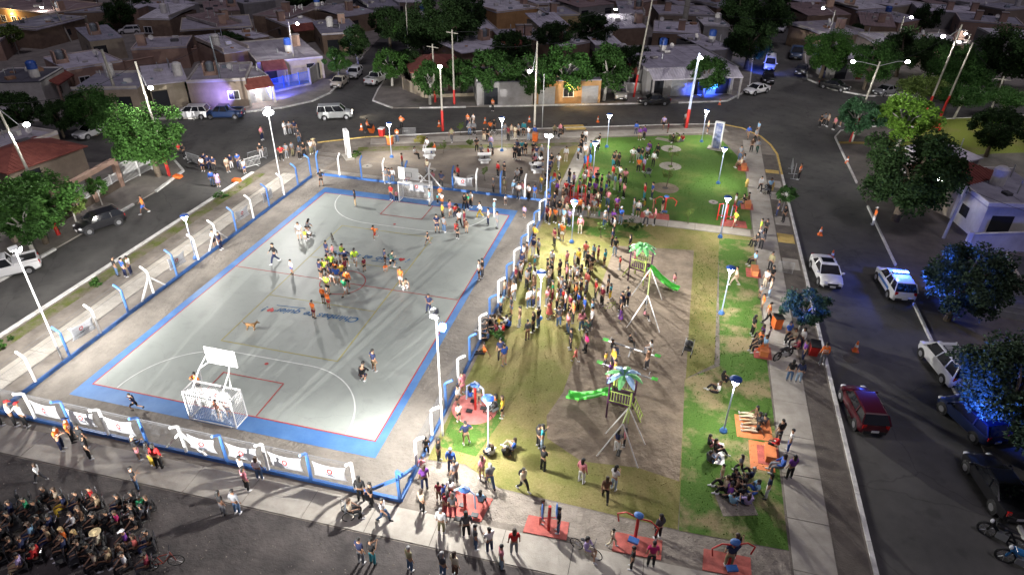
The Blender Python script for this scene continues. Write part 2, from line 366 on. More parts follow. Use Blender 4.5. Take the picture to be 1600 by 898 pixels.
# paths of cast slabs: bed + one object per slab
def slab_path(name, x0, y0, dx, dy, n, along, gap=0.035, z=0.03, m=None):
    """n slabs of dx by dy laid along x or y"""
    root = sheet(name, rect(x0, y0, x0 + (dx * n if along == 'x' else dx), y0 + (dy * n if along == 'y' else dy)), 0.006, M['joint'])
    me = MB().box((0, 0, z / 2), (dx - gap, dy - gap, z)).mesh('slab', m or M['slab'])
    for i in range(n):
        cx = x0 + dx / 2 + (dx * i if along == 'x' else 0); cy = y0 + dy / 2 + (dy * i if along == 'y' else 0)
        place('slab', me, root, loc=(cx, cy, 0.001 + random.uniform(0, 0.006)), rot=(0, 0, random.uniform(-.002, .002)))
    return root
def slant_path(name, a, b, w, n, m=None):
    a, b = Vector((*a, 0)), Vector((*b, 0)); d = b - a; L = d.length; ang = math.atan2(d.y, d.x)
    nn = Vector((-d.y, d.x, 0)).normalized() * w
    root = sheet(name, [a.xy, b.xy, (b + nn).xy, (a + nn).xy], 0.006, M['joint'])
    me = MB().box((0, 0, 0.015), (L / n - 0.03, w - 0.03, 0.03)).mesh('slab', m or M['slab'])
    for i in range(n):
        c = a + d * ((i + .5) / n) + nn / 2
        place('slab', me, root, loc=(c.x, c.y, 0.001 + random.uniform(0, .006)), rot=(0, 0, ang))
    return root
slant_path('near_path', (-9.2, -6.2), (41.05, -5.5), 1.85, 15)
slab_path('east_path', 41.1, -30.0, 2.0, 3.05, 29, 'y')
slab_path('cross_path', 23.7, 32.0, 2.45, 1.3, 7, 'x')
slab_path('middle_path', 22.2, 34.5, 1.45, 2.6, 8, 'y')
slant_path('north_path', (-1.5, 44.2), (39.6, 60.9), 2.0, 15)
slab_path('fence_path', -3.3, 34.45, 2.3, 1.25, 11, 'x')
slab_path('west_path', -6.6, -4.0, 1.7, 2.9, 13, 'y')
sheet('east_verge', rect(43.12, -60, 44.6, 54), 0.008, mat('verge_dirt', (0.095, 0.08, 0.068), 0.95, c2=(0.15, 0.13, 0.11), scale=1.2, bump=0.8, bscale=12, detail=8))
for (y0, y1) in ((31.6, 33.4), (48.2, 49.2)):
    sheet('yellow_crossing_ramp', rect(43.15, y0, 44.55, y1), 0.014, M['kerb_yellow'])
sheet('yellow_crossing_ramp', [(19.8, 55.8), (22.2, 56.75), (21.4, 58.6), (19.0, 57.6)], 0.04, M['kerb_yellow'])
for y0 in (35.2, 41, 44.2, 26.8):
    sheet('verge_slab', rect(43.2, y0, 44.5, y0 + 1.9), 0.014, M['slab'])
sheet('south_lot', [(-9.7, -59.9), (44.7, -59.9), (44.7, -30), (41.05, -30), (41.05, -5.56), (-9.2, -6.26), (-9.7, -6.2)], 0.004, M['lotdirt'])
sheet('sand_strip', [(22.3, -3.55), (41.0, -3.3), (41.0, -1.55), (35.8, -1.75), (30, -1.6), (26.6, -1.5), (24.4, -0.4), (22.3, -0.6)], 0.008, M['sand'])
sheet('playground_floor', [(28.45, 6.9), (29.3, 27.0), (35.95, 28.0), (35.75, 1.5), (33.5, 1.9), (30.5, 1.55), (28.3, 2.8), (27.9, 4.6)], 0.016, M['playdirt'])

# lawns: green, dry and bare patches driven by noise
def grass_mat(name, g1, g2_, d1, d2, lo, hi, sc=0.28):
    m, n, b = new_mat(name); N = n.nodes; L = n.links; geo = N.new('ShaderNodeNewGeometry')
    def noise(s, d=8, r=0.62):
        x = N.new('ShaderNodeTexNoise'); x.inputs['Scale'].default_value = s; x.inputs['Detail'].default_value = d; x.inputs['Roughness'].default_value = r
        L.new(geo.outputs['Position'], x.inputs['Vector']); return x.outputs['Fac']
    def ramp(f, a, z, p0, p1):
        r = N.new('ShaderNodeValToRGB'); r.color_ramp.elements[0].position = p0; r.color_ramp.elements[1].position = p1
        r.color_ramp.elements[0].color = (*a, 1); r.color_ramp.elements[1].color = (*z, 1); L.new(f, r.inputs['Fac']); return r.outputs['Color']
    fine = noise(9.0, 6, 0.75)
    a = ramp(fine, g1, g2_, 0.3, 0.7); c = ramp(fine, d1, d2, 0.3, 0.7)
    mask = ramp(noise(sc), (0, 0, 0), (1, 1, 1), lo, hi)
    mx = N.new('ShaderNodeMixRGB'); L.new(mask, mx.inputs[0]); L.new(a, mx.inputs[1]); L.new(c, mx.inputs[2])
    L.new(mx.outputs[0], b.inputs['Base Color']); b.inputs['Roughness'].default_value = 0.9; b.inputs['Specular IOR Level'].default_value = 0.15
    bp = N.new('ShaderNodeBump'); bp.inputs['Strength'].default_value = 1.0; bp.inputs['Distance'].default_value = 0.06
    L.new(noise(16, 7, 0.8), bp.inputs['Height']); L.new(bp.outputs[0], b.inputs['Normal']); return m
GREEN = ((0.055, 0.125, 0.022), (0.11, 0.21, 0.04)); DRY = ((0.19, 0.165, 0.06), (0.315, 0.27, 0.12)); BARE = ((0.27, 0.22, 0.11), (0.36, 0.30, 0.17))
M['lawn'] = grass_mat('lawn_green', *GREEN, (0.12, 0.17, 0.04), (0.20, 0.24, 0.07), 0.50, 0.70)
M['lawn_dry'] = grass_mat('lawn_dry', (0.135, 0.145, 0.04), (0.22, 0.215, 0.07), *DRY, 0.42, 0.58, 0.35)
M['lawn_mix'] = grass_mat('lawn_patchy', *GREEN, *BARE, 0.47, 0.60, 0.42)
M['lawn_edge'] = grass_mat('lawn_weedy', (0.09, 0.12, 0.03), (0.16, 0.17, 0.05), (0.16, 0.14, 0.10), (0.22, 0.19, 0.14), 0.42, 0.58, 0.8)
sheet('green_lawn', [(23.75, 33.45), (41.0, 33.5), (41.0, 47.5), (40.2, 53), (38.6, 57.8), (37.0, 59.2), (25.1, 54.6), (23.75, 53.6)], 0.012, M['lawn'])
sheet('dry_lawn', [(22.3, -0.5), (24.4, -0.3), (26.6, -1.4), (30, -1.5), (35.8, -1.65), (35.9, 10.4), (37.6, 12.3), (38.0, 27.6), (41.0, 28.2), (41.0, 31.9), (23.6, 31.9), (22.3, 31.5)], 0.011, M['lawn_dry'])
sheet('patchy_lawn', [(35.85, -1.7), (41.0, -1.5), (41.0, 31.2), (38.1, 31.0), (38.0, 28.0), (37.95, 12.2), (35.75, 10.2)], 0.018, M['lawn_mix'])
sheet('green_patch', [(22.6, 0.6), (24.8, 0.4), (25.4, 3.5), (25.0, 5.2), (23.4, 5.6), (22.5, 3.2)], 0.016, grass_mat('patch_green', *GREEN, *DRY, 0.52, 0.62, 0.9))
sheet('upper_green_patch', [(23.9, 29.0), (27.5, 28.2), (33, 29.2), (31.0, 31.2), (26, 31.8), (24, 31.6)], 0.016, grass_mat('patch_green2', *GREEN, *DRY, 0.48, 0.62, 0.7))  # greener grass patch at the far end of the dry lawn
sheet('northwest_weeds', [(-2.0, 41.7), (22.0, 50.8), (22.0, 51.9), (-2.4, 43.0)], 0.012, M['lawn_edge'])
sheet('middle_lawn', [(20.6, 34.5), (22.15, 34.5), (22.15, 51.5), (20.4, 49)], 0.011, M['lawn_dry'])
sheet('west_weeds', rect(-9.4, -3, -8.3, 33), 0.010, M['lawn_edge'])
sheet('northwest_yard', [(-3.2, 35.8), (20.4, 35.8), (20.3, 49.6), (-2.5, 41.2)], 0.009, mat('yard_dirt', (0.175, 0.145, 0.115), 0.95, c2=(0.26, 0.22, 0.175), scale=0.4, bump=0.8, bscale=9, detail=9))

# kerbs made of separate cast stones
def kerb(pts, name='kerb', m=None, w=0.16, step=3.0, gap=0.04, skip=()):
    root = empty(name); root['kind'] = 'structure'; k = 0; cache = {}
    for a, b in zip(pts, pts[1:]):
        a, b = Vector((*a, 0)), Vector((*b, 0)); L = (b - a).length; n = max(1, round(L / step)); ang = math.atan2((b - a).y, (b - a).x)
        ln = L / n; key = round(ln, 2)
        if key not in cache: cache[key] = MB().box((0, 0, -0.03), (ln - gap, w, 0.20)).mesh('kerb_stone', m or M['kerb'])
        for i in range(n):
            k += 1
            if k in skip: continue
            c = a + (b - a) * ((i + .5) / n)
            place('kerb_stone', cache[key], root, loc=(c.x, c.y, random.uniform(0, .012)), rot=(0, 0, ang))
    return root
kerb([(44.82, -30), (44.82, 48)], 'east_kerb', w=0.22)
kerb([(44.82, 48), (44.82, 54.5), (44.3, 57.6), (43.3, 60.5), (41.3, 63.0), (38.6, 64.0)], 'corner_kerb', M['kerb_yellow'], step=1.5, w=0.2)
kerb([(38.6, 64.0), (33.7, 62.4), (13.2, 54.2), (-0.6, 47.6)], 'north_kerb', step=2.6)
kerb([(-0.6, 47.6), (-3.1, 46.4), (-7.7, 43.1)], 'corner_kerb', M['kerb_yellow'], step=1.5, w=0.2)
kerb([(-9.8, -30), (-9.8, 33)], 'west_kerb', w=0.34, step=4.0)
kerb([(-16.2, -20), (-16.2, 26), (-17.1, 31.4), (-20, 33.7)], 'west_far_kerb', w=0.24, skip=(12, 13, 15))
kerb([(-60, 35.1), (-27.3, 46.8), (-18.8, 54.1), (-16.5, 58), (-16.0, 62.4), (-21, 84)], 'northwest_kerb', w=0.2)
kerb([(-14.4, 84), (-10.2, 66.1), (-8.6, 60.7), (-4.6, 58.3), (-1.2, 59.4), (10.7, 63.9), (32.9, 72.2), (39.6, 75.1), (42.95, 82.2), (45.0, 110)], 'north_far_kerb', w=0.2, skip=(11, 14, 23))
kerb([(54.0, 110), (52.3, 91.4), (55.5, 85.9), (60, 83.9), (80, 92.3)], 'northeast_kerb', w=0.16)
kerb([(52.35, -30), (52.35, 63.0), (53.4, 65.7), (58, 68.7), (64.7, 73.5), (90, 85)], 'east_far_kerb', w=0.16, skip=(3, 4, 8, 9, 12, 13, 14, 19, 20, 25, 26))
sheet('yellow_kerb_ramp', [(52.5, 60.5), (55.5, 61.2), (55.5, 62.0), (52.5, 61.3)], 0.012, M['kerb_yellow'])
# tree rings in the lawns
for (cx, cy, r, mm) in ((32.8, 52.8, 1.15, 'slab'), (33.0, 47.2, 1.2, 'slab'), (32.8, 40.9, 1.35, 'playdirt'), (1.05, 37.9, 0.55, 'slab'), (8.0, 38.8, 0.6, 'slab'), (12.9, 38.2, 0.6, 'slab'), (13.8, 47.0, 0.55, 'slab'), (37.6, 38.7, 0.45, 'slab')):
    t = MB().lathe([(0.22 * r, 0.02), (0.3 * r, 0.035), (r, 0.035), (r * 1.02, 0.0)], 28, (cx, cy, 0)).build('tree_ring', M[mm]); t['kind'] = 'structure'
    MB().lathe([(0, 0.026), (0.3 * r, 0.022)], 16, (cx, cy, 0)).build('tree_pit_soil', M['lotdirt'])['kind'] = 'structure'

sheet('median_lawn', [g2(1392, 205), g2(1440, 186), g2(1500, 184), g2(1700, 178), g2(1700, 236), g2(1560, 240), g2(1450, 246), g2(1380, 240)], 0.012, grass_mat('lawn_median', (0.16, 0.20, 0.03), (0.26, 0.30, 0.06), *DRY, 0.5, 0.7))
# ---------------------------------------------------------------- people: skinned figures, built once per pose while the scene is small
V3 = Vector
def pose(name):
    """joint positions, facing +y; sides: 0 left (x<0), 1 right"""
    J = dict(pel=V3((0, 0, .93)), wai=V3((0, 0, 1.07)), che=V3((0, .01, 1.27)), nec=V3((0, .005, 1.44)), hd0=V3((0, .02, 1.53)), hd1=V3((0, .025, 1.63)))
    sh = [V3((-.175, 0, 1.39)), V3((.175, 0, 1.39))]; el = [V3((-.23, -.02, 1.12)), V3((.23, -.02, 1.12))]; wr = [V3((-.24, .05, .88)), V3((.24, .05, .88))]
    hp = [V3((-.09, 0, .90)), V3((.09, 0, .90))]; kn = [V3((-.11, .02, .50)), V3((.11, .02, .50))]; an = [V3((-.12, -.01, .09)), V3((.12, -.01, .09))]
    if name == 'a': el = [V3((-.25, .05, 1.14)), V3((.25, .05, 1.14))]; wr = [V3((.06, .22, 1.17)), V3((-.06, .24, 1.13))]
    if name == 'k': el = [V3((-.38, -.08, 1.17)), V3((.38, -.08, 1.17))]; wr = [V3((-.17, .05, 1.0)), V3((.17, .05, 1.0))]; kn[1] = V3((.16, .05, .5)); an[1] = V3((.22, .04, .09))
    if name == 'p': el = [V3((-.23, .02, 1.13)), V3((.24, .04, 1.13))]; wr = [V3((-.10, .28, 1.17)), V3((.08, .30, 1.24))]; J['hd1'] = V3((0, .07, 1.62))
    if name == 't': el[1] = V3((.26, .12, 1.20)); wr[1] = V3((.10, .36, 1.25)); kn[0] = V3((-.13, .06, .5)); an[0] = V3((-.16, .04, .09)); J['hd1'] = V3((.03, .03, 1.63))
    if name == 'u': el[1] = V3((.32, .14, 1.46)); wr[1] = V3((.34, .30, 1.68))
    if name == 'w': kn = [V3((-.10, .22, .52)), V3((.10, -.06, .49))]; an = [V3((-.10, .30, .10)), V3((.10, -.34, .16))]; el = [V3((-.24, -.14, 1.14)), V3((.24, .08, 1.13))]; wr = [V3((-.23, -.14, .90)), V3((.22, .26, .95))]
    if name == 'r':
        kn = [V3((-.10, .34, .66)), V3((.10, -.08, .50))]; an = [V3((-.10, .20, .28)), V3((.10, -.46, .36))]; el = [V3((-.27, -.24, 1.22)), V3((.27, .16, 1.16))]; wr = [V3((-.22, -.10, 1.02)), V3((.16, .34, 1.26))]
        for k in ('wai', 'che', 'nec', 'hd0', 'hd1'): J[k] = J[k] + V3((0, (J[k].z - .93) * .22, 0))
        sh = [s + V3((0, .1, 0)) for s in sh]
    if name in 'bg' or name == 'f':
        dz = -.93 + (.56 if name in 'b' else .13); lean = -.10 if name == 'g' else .0
        for k in J: J[k] = J[k] + V3((0, lean * (J[k].z - .93), dz))
        sh = [s + V3((0, lean * .4, dz)) for s in sh]; z0 = J['pel'].z
        if name == 'b':
            hp = [V3((-.09, .02, z0 - .02)), V3((.09, .02, z0 - .02))]; kn = [V3((-.13, .44, .53)), V3((.12, .45, .52))]; an = [V3((-.14, .42, .09)), V3((.13, .50, .09))]
            el = [V3((-.24, .08, z0 + .20)), V3((.24, .08, z0 + .20))]; wr = [V3((-.13, .32, z0 + .12)), V3((.12, .34, z0 + .14))]
        elif name == 'g':
            hp = [V3((-.10, .02, .12)), V3((.10, .02, .12))]; kn = [V3((-.32, .30, .26)), V3((.16, .36, .46))]; an = [V3((.06, .46, .09)), V3((.14, .62, .08))]
            el = [V3((-.27, .06, .38)), V3((.26, .10, .40))]; wr = [V3((-.22, .28, .33)), V3((.15, .34, .50))]
        else:
            hp = [V3((-.10, .02, .12)), V3((.10, .02, .12))]; kn = [V3((-.15, .44, .22)), V3((.14, .44, .16))]; an = [V3((-.16, .84, .08)), V3((.16, .86, .08))]
            el = [V3((-.30, -.18, .40)), V3((.24, .08, .40))]; wr = [V3((-.32, -.34, .10)), V3((.14, .30, .28))]
    if name == 'c':
        for k in J: J[k] = J[k] + V3((0, (J[k].z - .93) * .42, -.50 - (J[k].z - .93) * .1))
        sh = [V3((s.x, .20, .82)) for s in sh]; z0 = J['pel'].z
        hp = [V3((-.10, .0, z0)), V3((.10, .0, z0))]; kn = [V3((-.16, .36, .46)), V3((.15, .30, .38))]; an = [V3((-.14, .08, .09)), V3((.14, .0, .12))]
        el = [V3((-.22, .36, .62)), V3((.22, .36, .60))]; wr = [V3((-.12, .50, .42)), V3((.12, .50, .40))]
    return J, sh, el, wr, hp, kn, an
_jobs = []
def skin_job(key, verts, edges, radii, m, sub=1):
    me = bpy.data.meshes.new('sk'); me.from_pydata([tuple(v) for v in verts], edges, []); ob = bpy.data.objects.new('sk', me); COL.objects.link(ob)
    ob.modifiers.new('s', 'SKIN'); sd = me.skin_vertices[0].data
    for i, r in enumerate(radii): sd[i].radius = r if hasattr(r, '__len__') else (r, r)
    sd[0].use_root = True
    ss = ob.modifiers.new('u', 'SUBSURF'); ss.levels = sub; ss.render_levels = sub
    _jobs.append((key, ob, m))
PP = {}
def build_pose(nm):
    J, sh, el, wr, hp, kn, an = pose(nm)
    # body: one continuous skinned surface with head, arms, legs
    v = [J['pel'], J['wai'], J['che'], J['nec'], J['hd0'], J['hd1'], J['hd1'] + (J['hd1'] - J['hd0']).normalized() * .07]
    r = [(.13, .10), (.12, .085), (.15, .10), (.055, .055), (.068, .075), (.078, .092), (.055, .065)]; e = [(0, 1), (1, 2), (2, 3), (3, 4), (4, 5), (5, 6)]
    for s in (0, 1):
        b = len(v); hd = wr[s] + (wr[s] - el[s]).normalized() * .07
        v += [sh[s], el[s], wr[s], hd]; r += [.05, .038, .026, (.036, .02)]; e += [(2, b), (b, b + 1), (b + 1, b + 2), (b + 2, b + 3)]
        b = len(v); v += [hp[s], kn[s], an[s]]; r += [.085, .056, .036]; e += [(0, b), (b, b + 1), (b + 1, b + 2)]
    skin_job((nm, 'body'), v, e, r, M['skin'])
    # shirts
    for kind in ('short', 'long'):
        v = [J['pel'] + V3((0, 0, .02)), J['wai'], J['che'], J['nec'] - V3((0, 0, .03))]; r = [(.165, .13), (.155, .118), (.185, .13), (.085, .075)]; e = [(0, 1), (1, 2), (2, 3)]
        for s in (0, 1):
            b = len(v); v += [sh[s], sh[s].lerp(el[s], .75) if kind == 'short' else el[s]]; r += [.072, .062 if kind == 'short' else .054]; e += [(2, b), (b, b + 1)]
            if kind == 'long': v.append(el[s].lerp(wr[s], .92)); r.append(.042); e.append((b + 1, b + 2))
        skin_job((nm, kind), v, e, r, M['fabric'])
    for kind in ('trousers', 'shorts'):
        v = [J['pel'] + V3((0, 0, .04)), J['pel'] - V3((0, 0, .02))]; r = [(.145, .115), (.15, .12)]; e = [(0, 1)]
        for s in (0, 1):
            b = len(v); v += [hp[s].lerp(kn[s], .15), kn[s] if kind == 'trousers' else hp[s].lerp(kn[s], .8)]; r += [.105, .075 if kind == 'trousers' else .092]; e += [(1, b), (b, b + 1)]
            if kind == 'trousers': v.append(kn[s].lerp(an[s], .95)); r.append(.062); e.append((b + 1, b + 2))
        skin_job((nm, kind), v, e, r, M['fabric'])
    # fingers, thumb, ears and nose belong to the body surface: added after the skin is evaluated
    ex = MB()
    for s in (0, 1):
        d = (wr[s] - el[s]).normalized(); side = d.cross(V3((0, 0, 1)) if abs(d.z) < .8 else V3((0, 1, 0))).normalized(); up = side.cross(d)
        for k, (o, L) in enumerate(((-.024, .062), (-.008, .074), (.008, .070), (.024, .055))):
            p0 = wr[s] + d * .085 + side * o; p1 = p0 + d * L * .55 - up * .004; p2 = p1 + d * L * .4 - up * .02 ; ex.tube([p0, p1, p2], [.0085, .008, .006], 4)
        t0 = wr[s] + d * .045 + side * .03 * (1 if s else -1); ex.tube([t0, t0 + side * .028 * (1 if s else -1) + d * .025, t0 + side * .034 * (1 if s else -1) + d * .055], [.010, .009, .007], 4)
    hu = (J['hd1'] - J['hd0']).normalized(); c = J['hd1']; fw = V3((0, 1, 0)); fw = (fw - hu * fw.dot(hu)).normalized()
    ex.tube([c + fw * .082 + hu * .01, c + fw * .108 - hu * .018, c + fw * .085 - hu * .024], [.008, .014, .008], 5)
    for sx in (-1, 1): ex.ell(c + V3((sx * .078, 0, -.005)), (.012, .022, .032), 6, 4)
    PP[(nm, 'extra')] = ex
    fc = MB()
    for sx in (-1, 1): fc.ell(c + fw * .083 + V3((sx * .03, 0, 0)) + hu * .015, (.013, .008, .009), 6, 4)
    fc.bar(c + fw * .082 - hu * .045 + V3((-.022, 0, 0)), c + fw * .082 - hu * .045 + V3((.022, 0, 0)), .012, .008)
    PP[(nm, 'face')] = fc.mesh('face', M['rubber'])
    # hair styles and headwear around the head centre
    rot = hu.to_track_quat('Z', 'Y').to_matrix() if hu.z < .995 else Matrix.Identity(3)
    def H_(n, f):
        mb = MB(); f(mb); PP[(nm, n)] = mb.mesh('hair', M['hair']) if n in ('short', 'long', 'bun') or n.startswith('hair') else mb.mesh(n, M['fabric'])
    hc = c + hu * .02 - fw * .012
    mb = MB(); mb.ell(hc, (.092, .105, .092), 12, 6, z0=-.12); mb.ell(hc - fw * .03 - hu * .02, (.084, .08, .085), 10, 5, z0=-.8); PP[(nm, 'hair_short')] = mb.mesh('hair', M['hair'])
    mb = MB(); mb.ell(hc, (.098, .108, .095), 12, 6, z0=-.1); mb.ell(hc - fw * .045 - hu * .10, (.10, .06, .19), 10, 6); mb.ell(hc - fw * .06 - hu * .22, (.075, .04, .13), 8, 5); PP[(nm, 'hair_long')] = mb.mesh('hair', M['hair'])
    mb = MB(); mb.ell(hc, (.096, .110, .088), 12, 5, z0=-.02); mb.add([hc + fw * .09 + V3((-.07, 0, 0)) + hu * .005, hc + fw * .09 + V3((.07, 0, 0)) + hu * .005, hc + fw * .185 + V3((.045, 0, 0)) - hu * .01, hc + fw * .185 + V3((-.045, 0, 0)) - hu * .01, hc + fw * .09 + V3((-.07, 0, 0)) + hu * .018, hc + fw * .09 + V3((.07, 0, 0)) + hu * .018, hc + fw * .185 + V3((.045, 0, 0)) + hu * .002, hc + fw * .185 + V3((-.045, 0, 0)) + hu * .002], [(0, 3, 2, 1), (4, 5, 6, 7), (0, 1, 5, 4), (1, 2, 6, 5), (2, 3, 7, 6), (3, 0, 4, 7)]); PP[(nm, 'cap')] = mb.mesh('cap', M['fabric'])
    mb = MB(); mb.ell(hc, (.10, .11, .12), 12, 5, z0=.05); mb.lathe([(.10, .02), (.27, .0), (.28, .015), (.10, .04)], 18, hc); PP[(nm, 'hat')] = mb.mesh('straw_hat', M['fabric'])
    # shoes
    for s in (0, 1):
        mb = MB(); k = kn[s]; a = an[s]; f = V3((0, 1, 0)) if nm != 'r' or s == 0 else V3((0, .7, -.7))
        if nm in ('f',): f = V3((0, .4, .9))
        f.normalize(); R = Matrix.Rotation(math.atan2(f.z, f.y), 3, 'X')
        mb.ell(a + f * .055 - V3((0, 0, .045)), (.048, .135, .045), 8, 6, rot=R); mb.tube([a + V3((0, 0, -.03)), a + V3((0, 0, .03))], [.05, .045], 7)
        PP[(nm, 'shoe', s)] = mb.mesh('shoe', M['shoe'])
    # skirt
    mb = MB(); p = J['pel']
    if nm in 'bgfc': mb.tube([p + V3((0, 0, .06)), p + V3((0, .12, 0)), p + V3((0, .34, .02 if nm != 'c' else -.05))], [.15, .2, .2], 12)
    else: mb.tube([p + V3((0, 0, .10)), p, p - V3((0, -.01, .22)), p - V3((0, -.01, .42))], [.135, .165, .21, .25], 14)
    PP[(nm, 'skirt')] = mb.mesh('skirt', M['fabric'])
    # backpack / vest stripes are worn things
    b = J['che'] - fw * .20; mb = MB(); mb.ell(b - V3((0, 0, .06)), (.14, .10, .21), 10, 6); PP[(nm, 'backpack')] = mb.mesh('backpack', M['fabric'])
POSES = 'saktpuwrbgfc'
for ch in POSES: build_pose(ch)
bpy.context.view_layer.update(); _dg = bpy.context.evaluated_depsgraph_get()
for key, ob, m in _jobs:
    me = bpy.data.meshes.new_from_object(ob.evaluated_get(_dg)); me.name = dict(body='body', short='shirt', long='shirt', trousers='trousers', shorts='shorts')[key[1]]
    me.materials.clear(); me.materials.append(m)
    if key[1] == 'body':
        ex = PP[(key[0], 'extra')]; bm = bmesh.new(); bm.from_mesh(me); vs = [bm.verts.new(v) for v in ex.v]
        for f in ex.f:
            try: bm.faces.new([vs[i] for i in f])
            except ValueError: pass
        bm.to_mesh(me); bm.free()
    me.polygons.foreach_set('use_smooth', [True] * len(me.polygons)); PP[key] = me
for key, ob, m in _jobs:
    d = ob.data; bpy.data.objects.remove(ob); bpy.data.meshes.remove(d)
CL = dict(black=(.012, .012, .014), navy=(.012, .02, .07), blue=(.03, .10, .42), sky=(.25, .45, .65), white=(.72, .72, .72), grey=(.22, .23, .25), dgrey=(.07, .07, .08), red=(.50, .02, .02), maroon=(.18, .012, .03), pink=(.62, .22, .26),
          coral=(.62, .14, .12), magenta=(.50, .02, .14), purple=(.16, .04, .28), lilac=(.42, .33, .58), orange=(.80, .18, .03), yellow=(.70, .48, .05), lime=(.48, .72, .05), green=(.03, .32, .14), dgreen=(.02, .07, .05), teal=(.03, .28, .34),
          beige=(.52, .43, .32), brown=(.13, .07, .04), khaki=(.22, .20, .11), jeans=(.07, .13, .24), ljeans=(.28, .38, .50), cream=(.65, .58, .42), tan=(.40, .30, .18))
CN = dict(dgrey='dark grey', dgreen='dark green', sky='light blue', lime='bright lime', ljeans='pale jeans', navy='navy blue')
HC = dict(k=(.010, .009, .008), b=(.05, .028, .015), y=(.35, .24, .10), g=(.32, .32, .32))
HN = dict(k='black', b='brown', y='blond', g='grey')
SKN = [(.42, .24, .15), (.34, .19, .115), (.26, .14, .085), (.48, .29, .19)]
PEOPLE = []
def build_person(px, py, ps, topc, bot, hair, face=None, s=1.0, z=0.0, extra=''):
    p = G(px, py, z); rnd = random.Random(int(px * 31 + py * 17)); child = s < .8
    if face is None:
        if 0 < p.x < 19 and 0 < p.y < 30: face = rnd.uniform(0, 360)
        else: face = math.degrees(math.atan2(15 - p.y, 9.5 - p.x)) + rnd.uniform(-45, 45)
    sc = s * rnd.uniform(.97, 1.05); wd = sc * rnd.uniform(.96, 1.14)
    name = 'person'; root = empty(name, (p.x, p.y, z), math.radians(face - 90)); root.scale = (wd, wd, sc)
    def P(n, k, col): 
        o = place(n, PP[(ps, k)], root, color=col); return o
    sk = SKN[rnd.randint(0, 3)]; P('body', 'body', sk); P('face', 'face', (.1, .05, .04))
    lng = 'L' in extra or (rnd.random() < .25 and 'T' not in extra); P('shirt', 'long' if lng else 'short', CL[topc])
    kind = 'trousers'; bc = bot
    if bot.endswith('-s'): kind, bc = 'shorts', bot[:-2]
    elif bot.endswith('-d'): kind, bc = 'skirt', bot[:-2]
    P(kind, kind, CL[bc])
    sc_ = rnd.choice([(.7, .7, .7), (.02, .02, .02), (.6, .6, .6), (.15, .15, .15), (.7, .7, .72)])
    for q in (0, 1): place('shoe', PP[(ps, 'shoe', q)], root, color=sc_)
    h0, hc = hair[0], hair[1]
    if h0 == 's': P('hair', 'hair_short', HC[hc]); hn = HN[hc] + ' short hair'
    elif h0 == 'l': P('hair', 'hair_long', HC[hc]); hn = HN[hc] + ' long hair'
    elif h0 == 'c': P('cap', 'cap', CL[dict(w='white', r='red', n='navy', k='black')[hc]]); P('hair', 'hair_short', HC['k']).scale = (.98, .98, .995); hn = dict(w='white', r='red', n='navy', k='black')[hc] + ' cap'
    else: P('straw_hat', 'hat', (.62, .50, .28)); hn = 'straw hat'
    if 'B' in extra: P('backpack', 'backpack', CL[rnd.choice(['black', 'navy', 'yellow'])])
    if 'V' in extra:   # reflective stripes
        J = pose(ps)[0]; mb = MB()
        for f in (.2, .75): c = J['wai'].lerp(J['che'], f); mb.tube([c - V3((0, 0, .02)), c + V3((0, 0, .02))], [.185, .185], 14, cap=False)
        o = mb.build('reflective_bands', M['plate'], root); o.scale = (1, .74, 1)
    PEOPLE.append(dict(o=root, px=px, py=py, ps=ps, top=topc, bot=bc, kind=kind, hn=hn, child=child, p=p)); return root
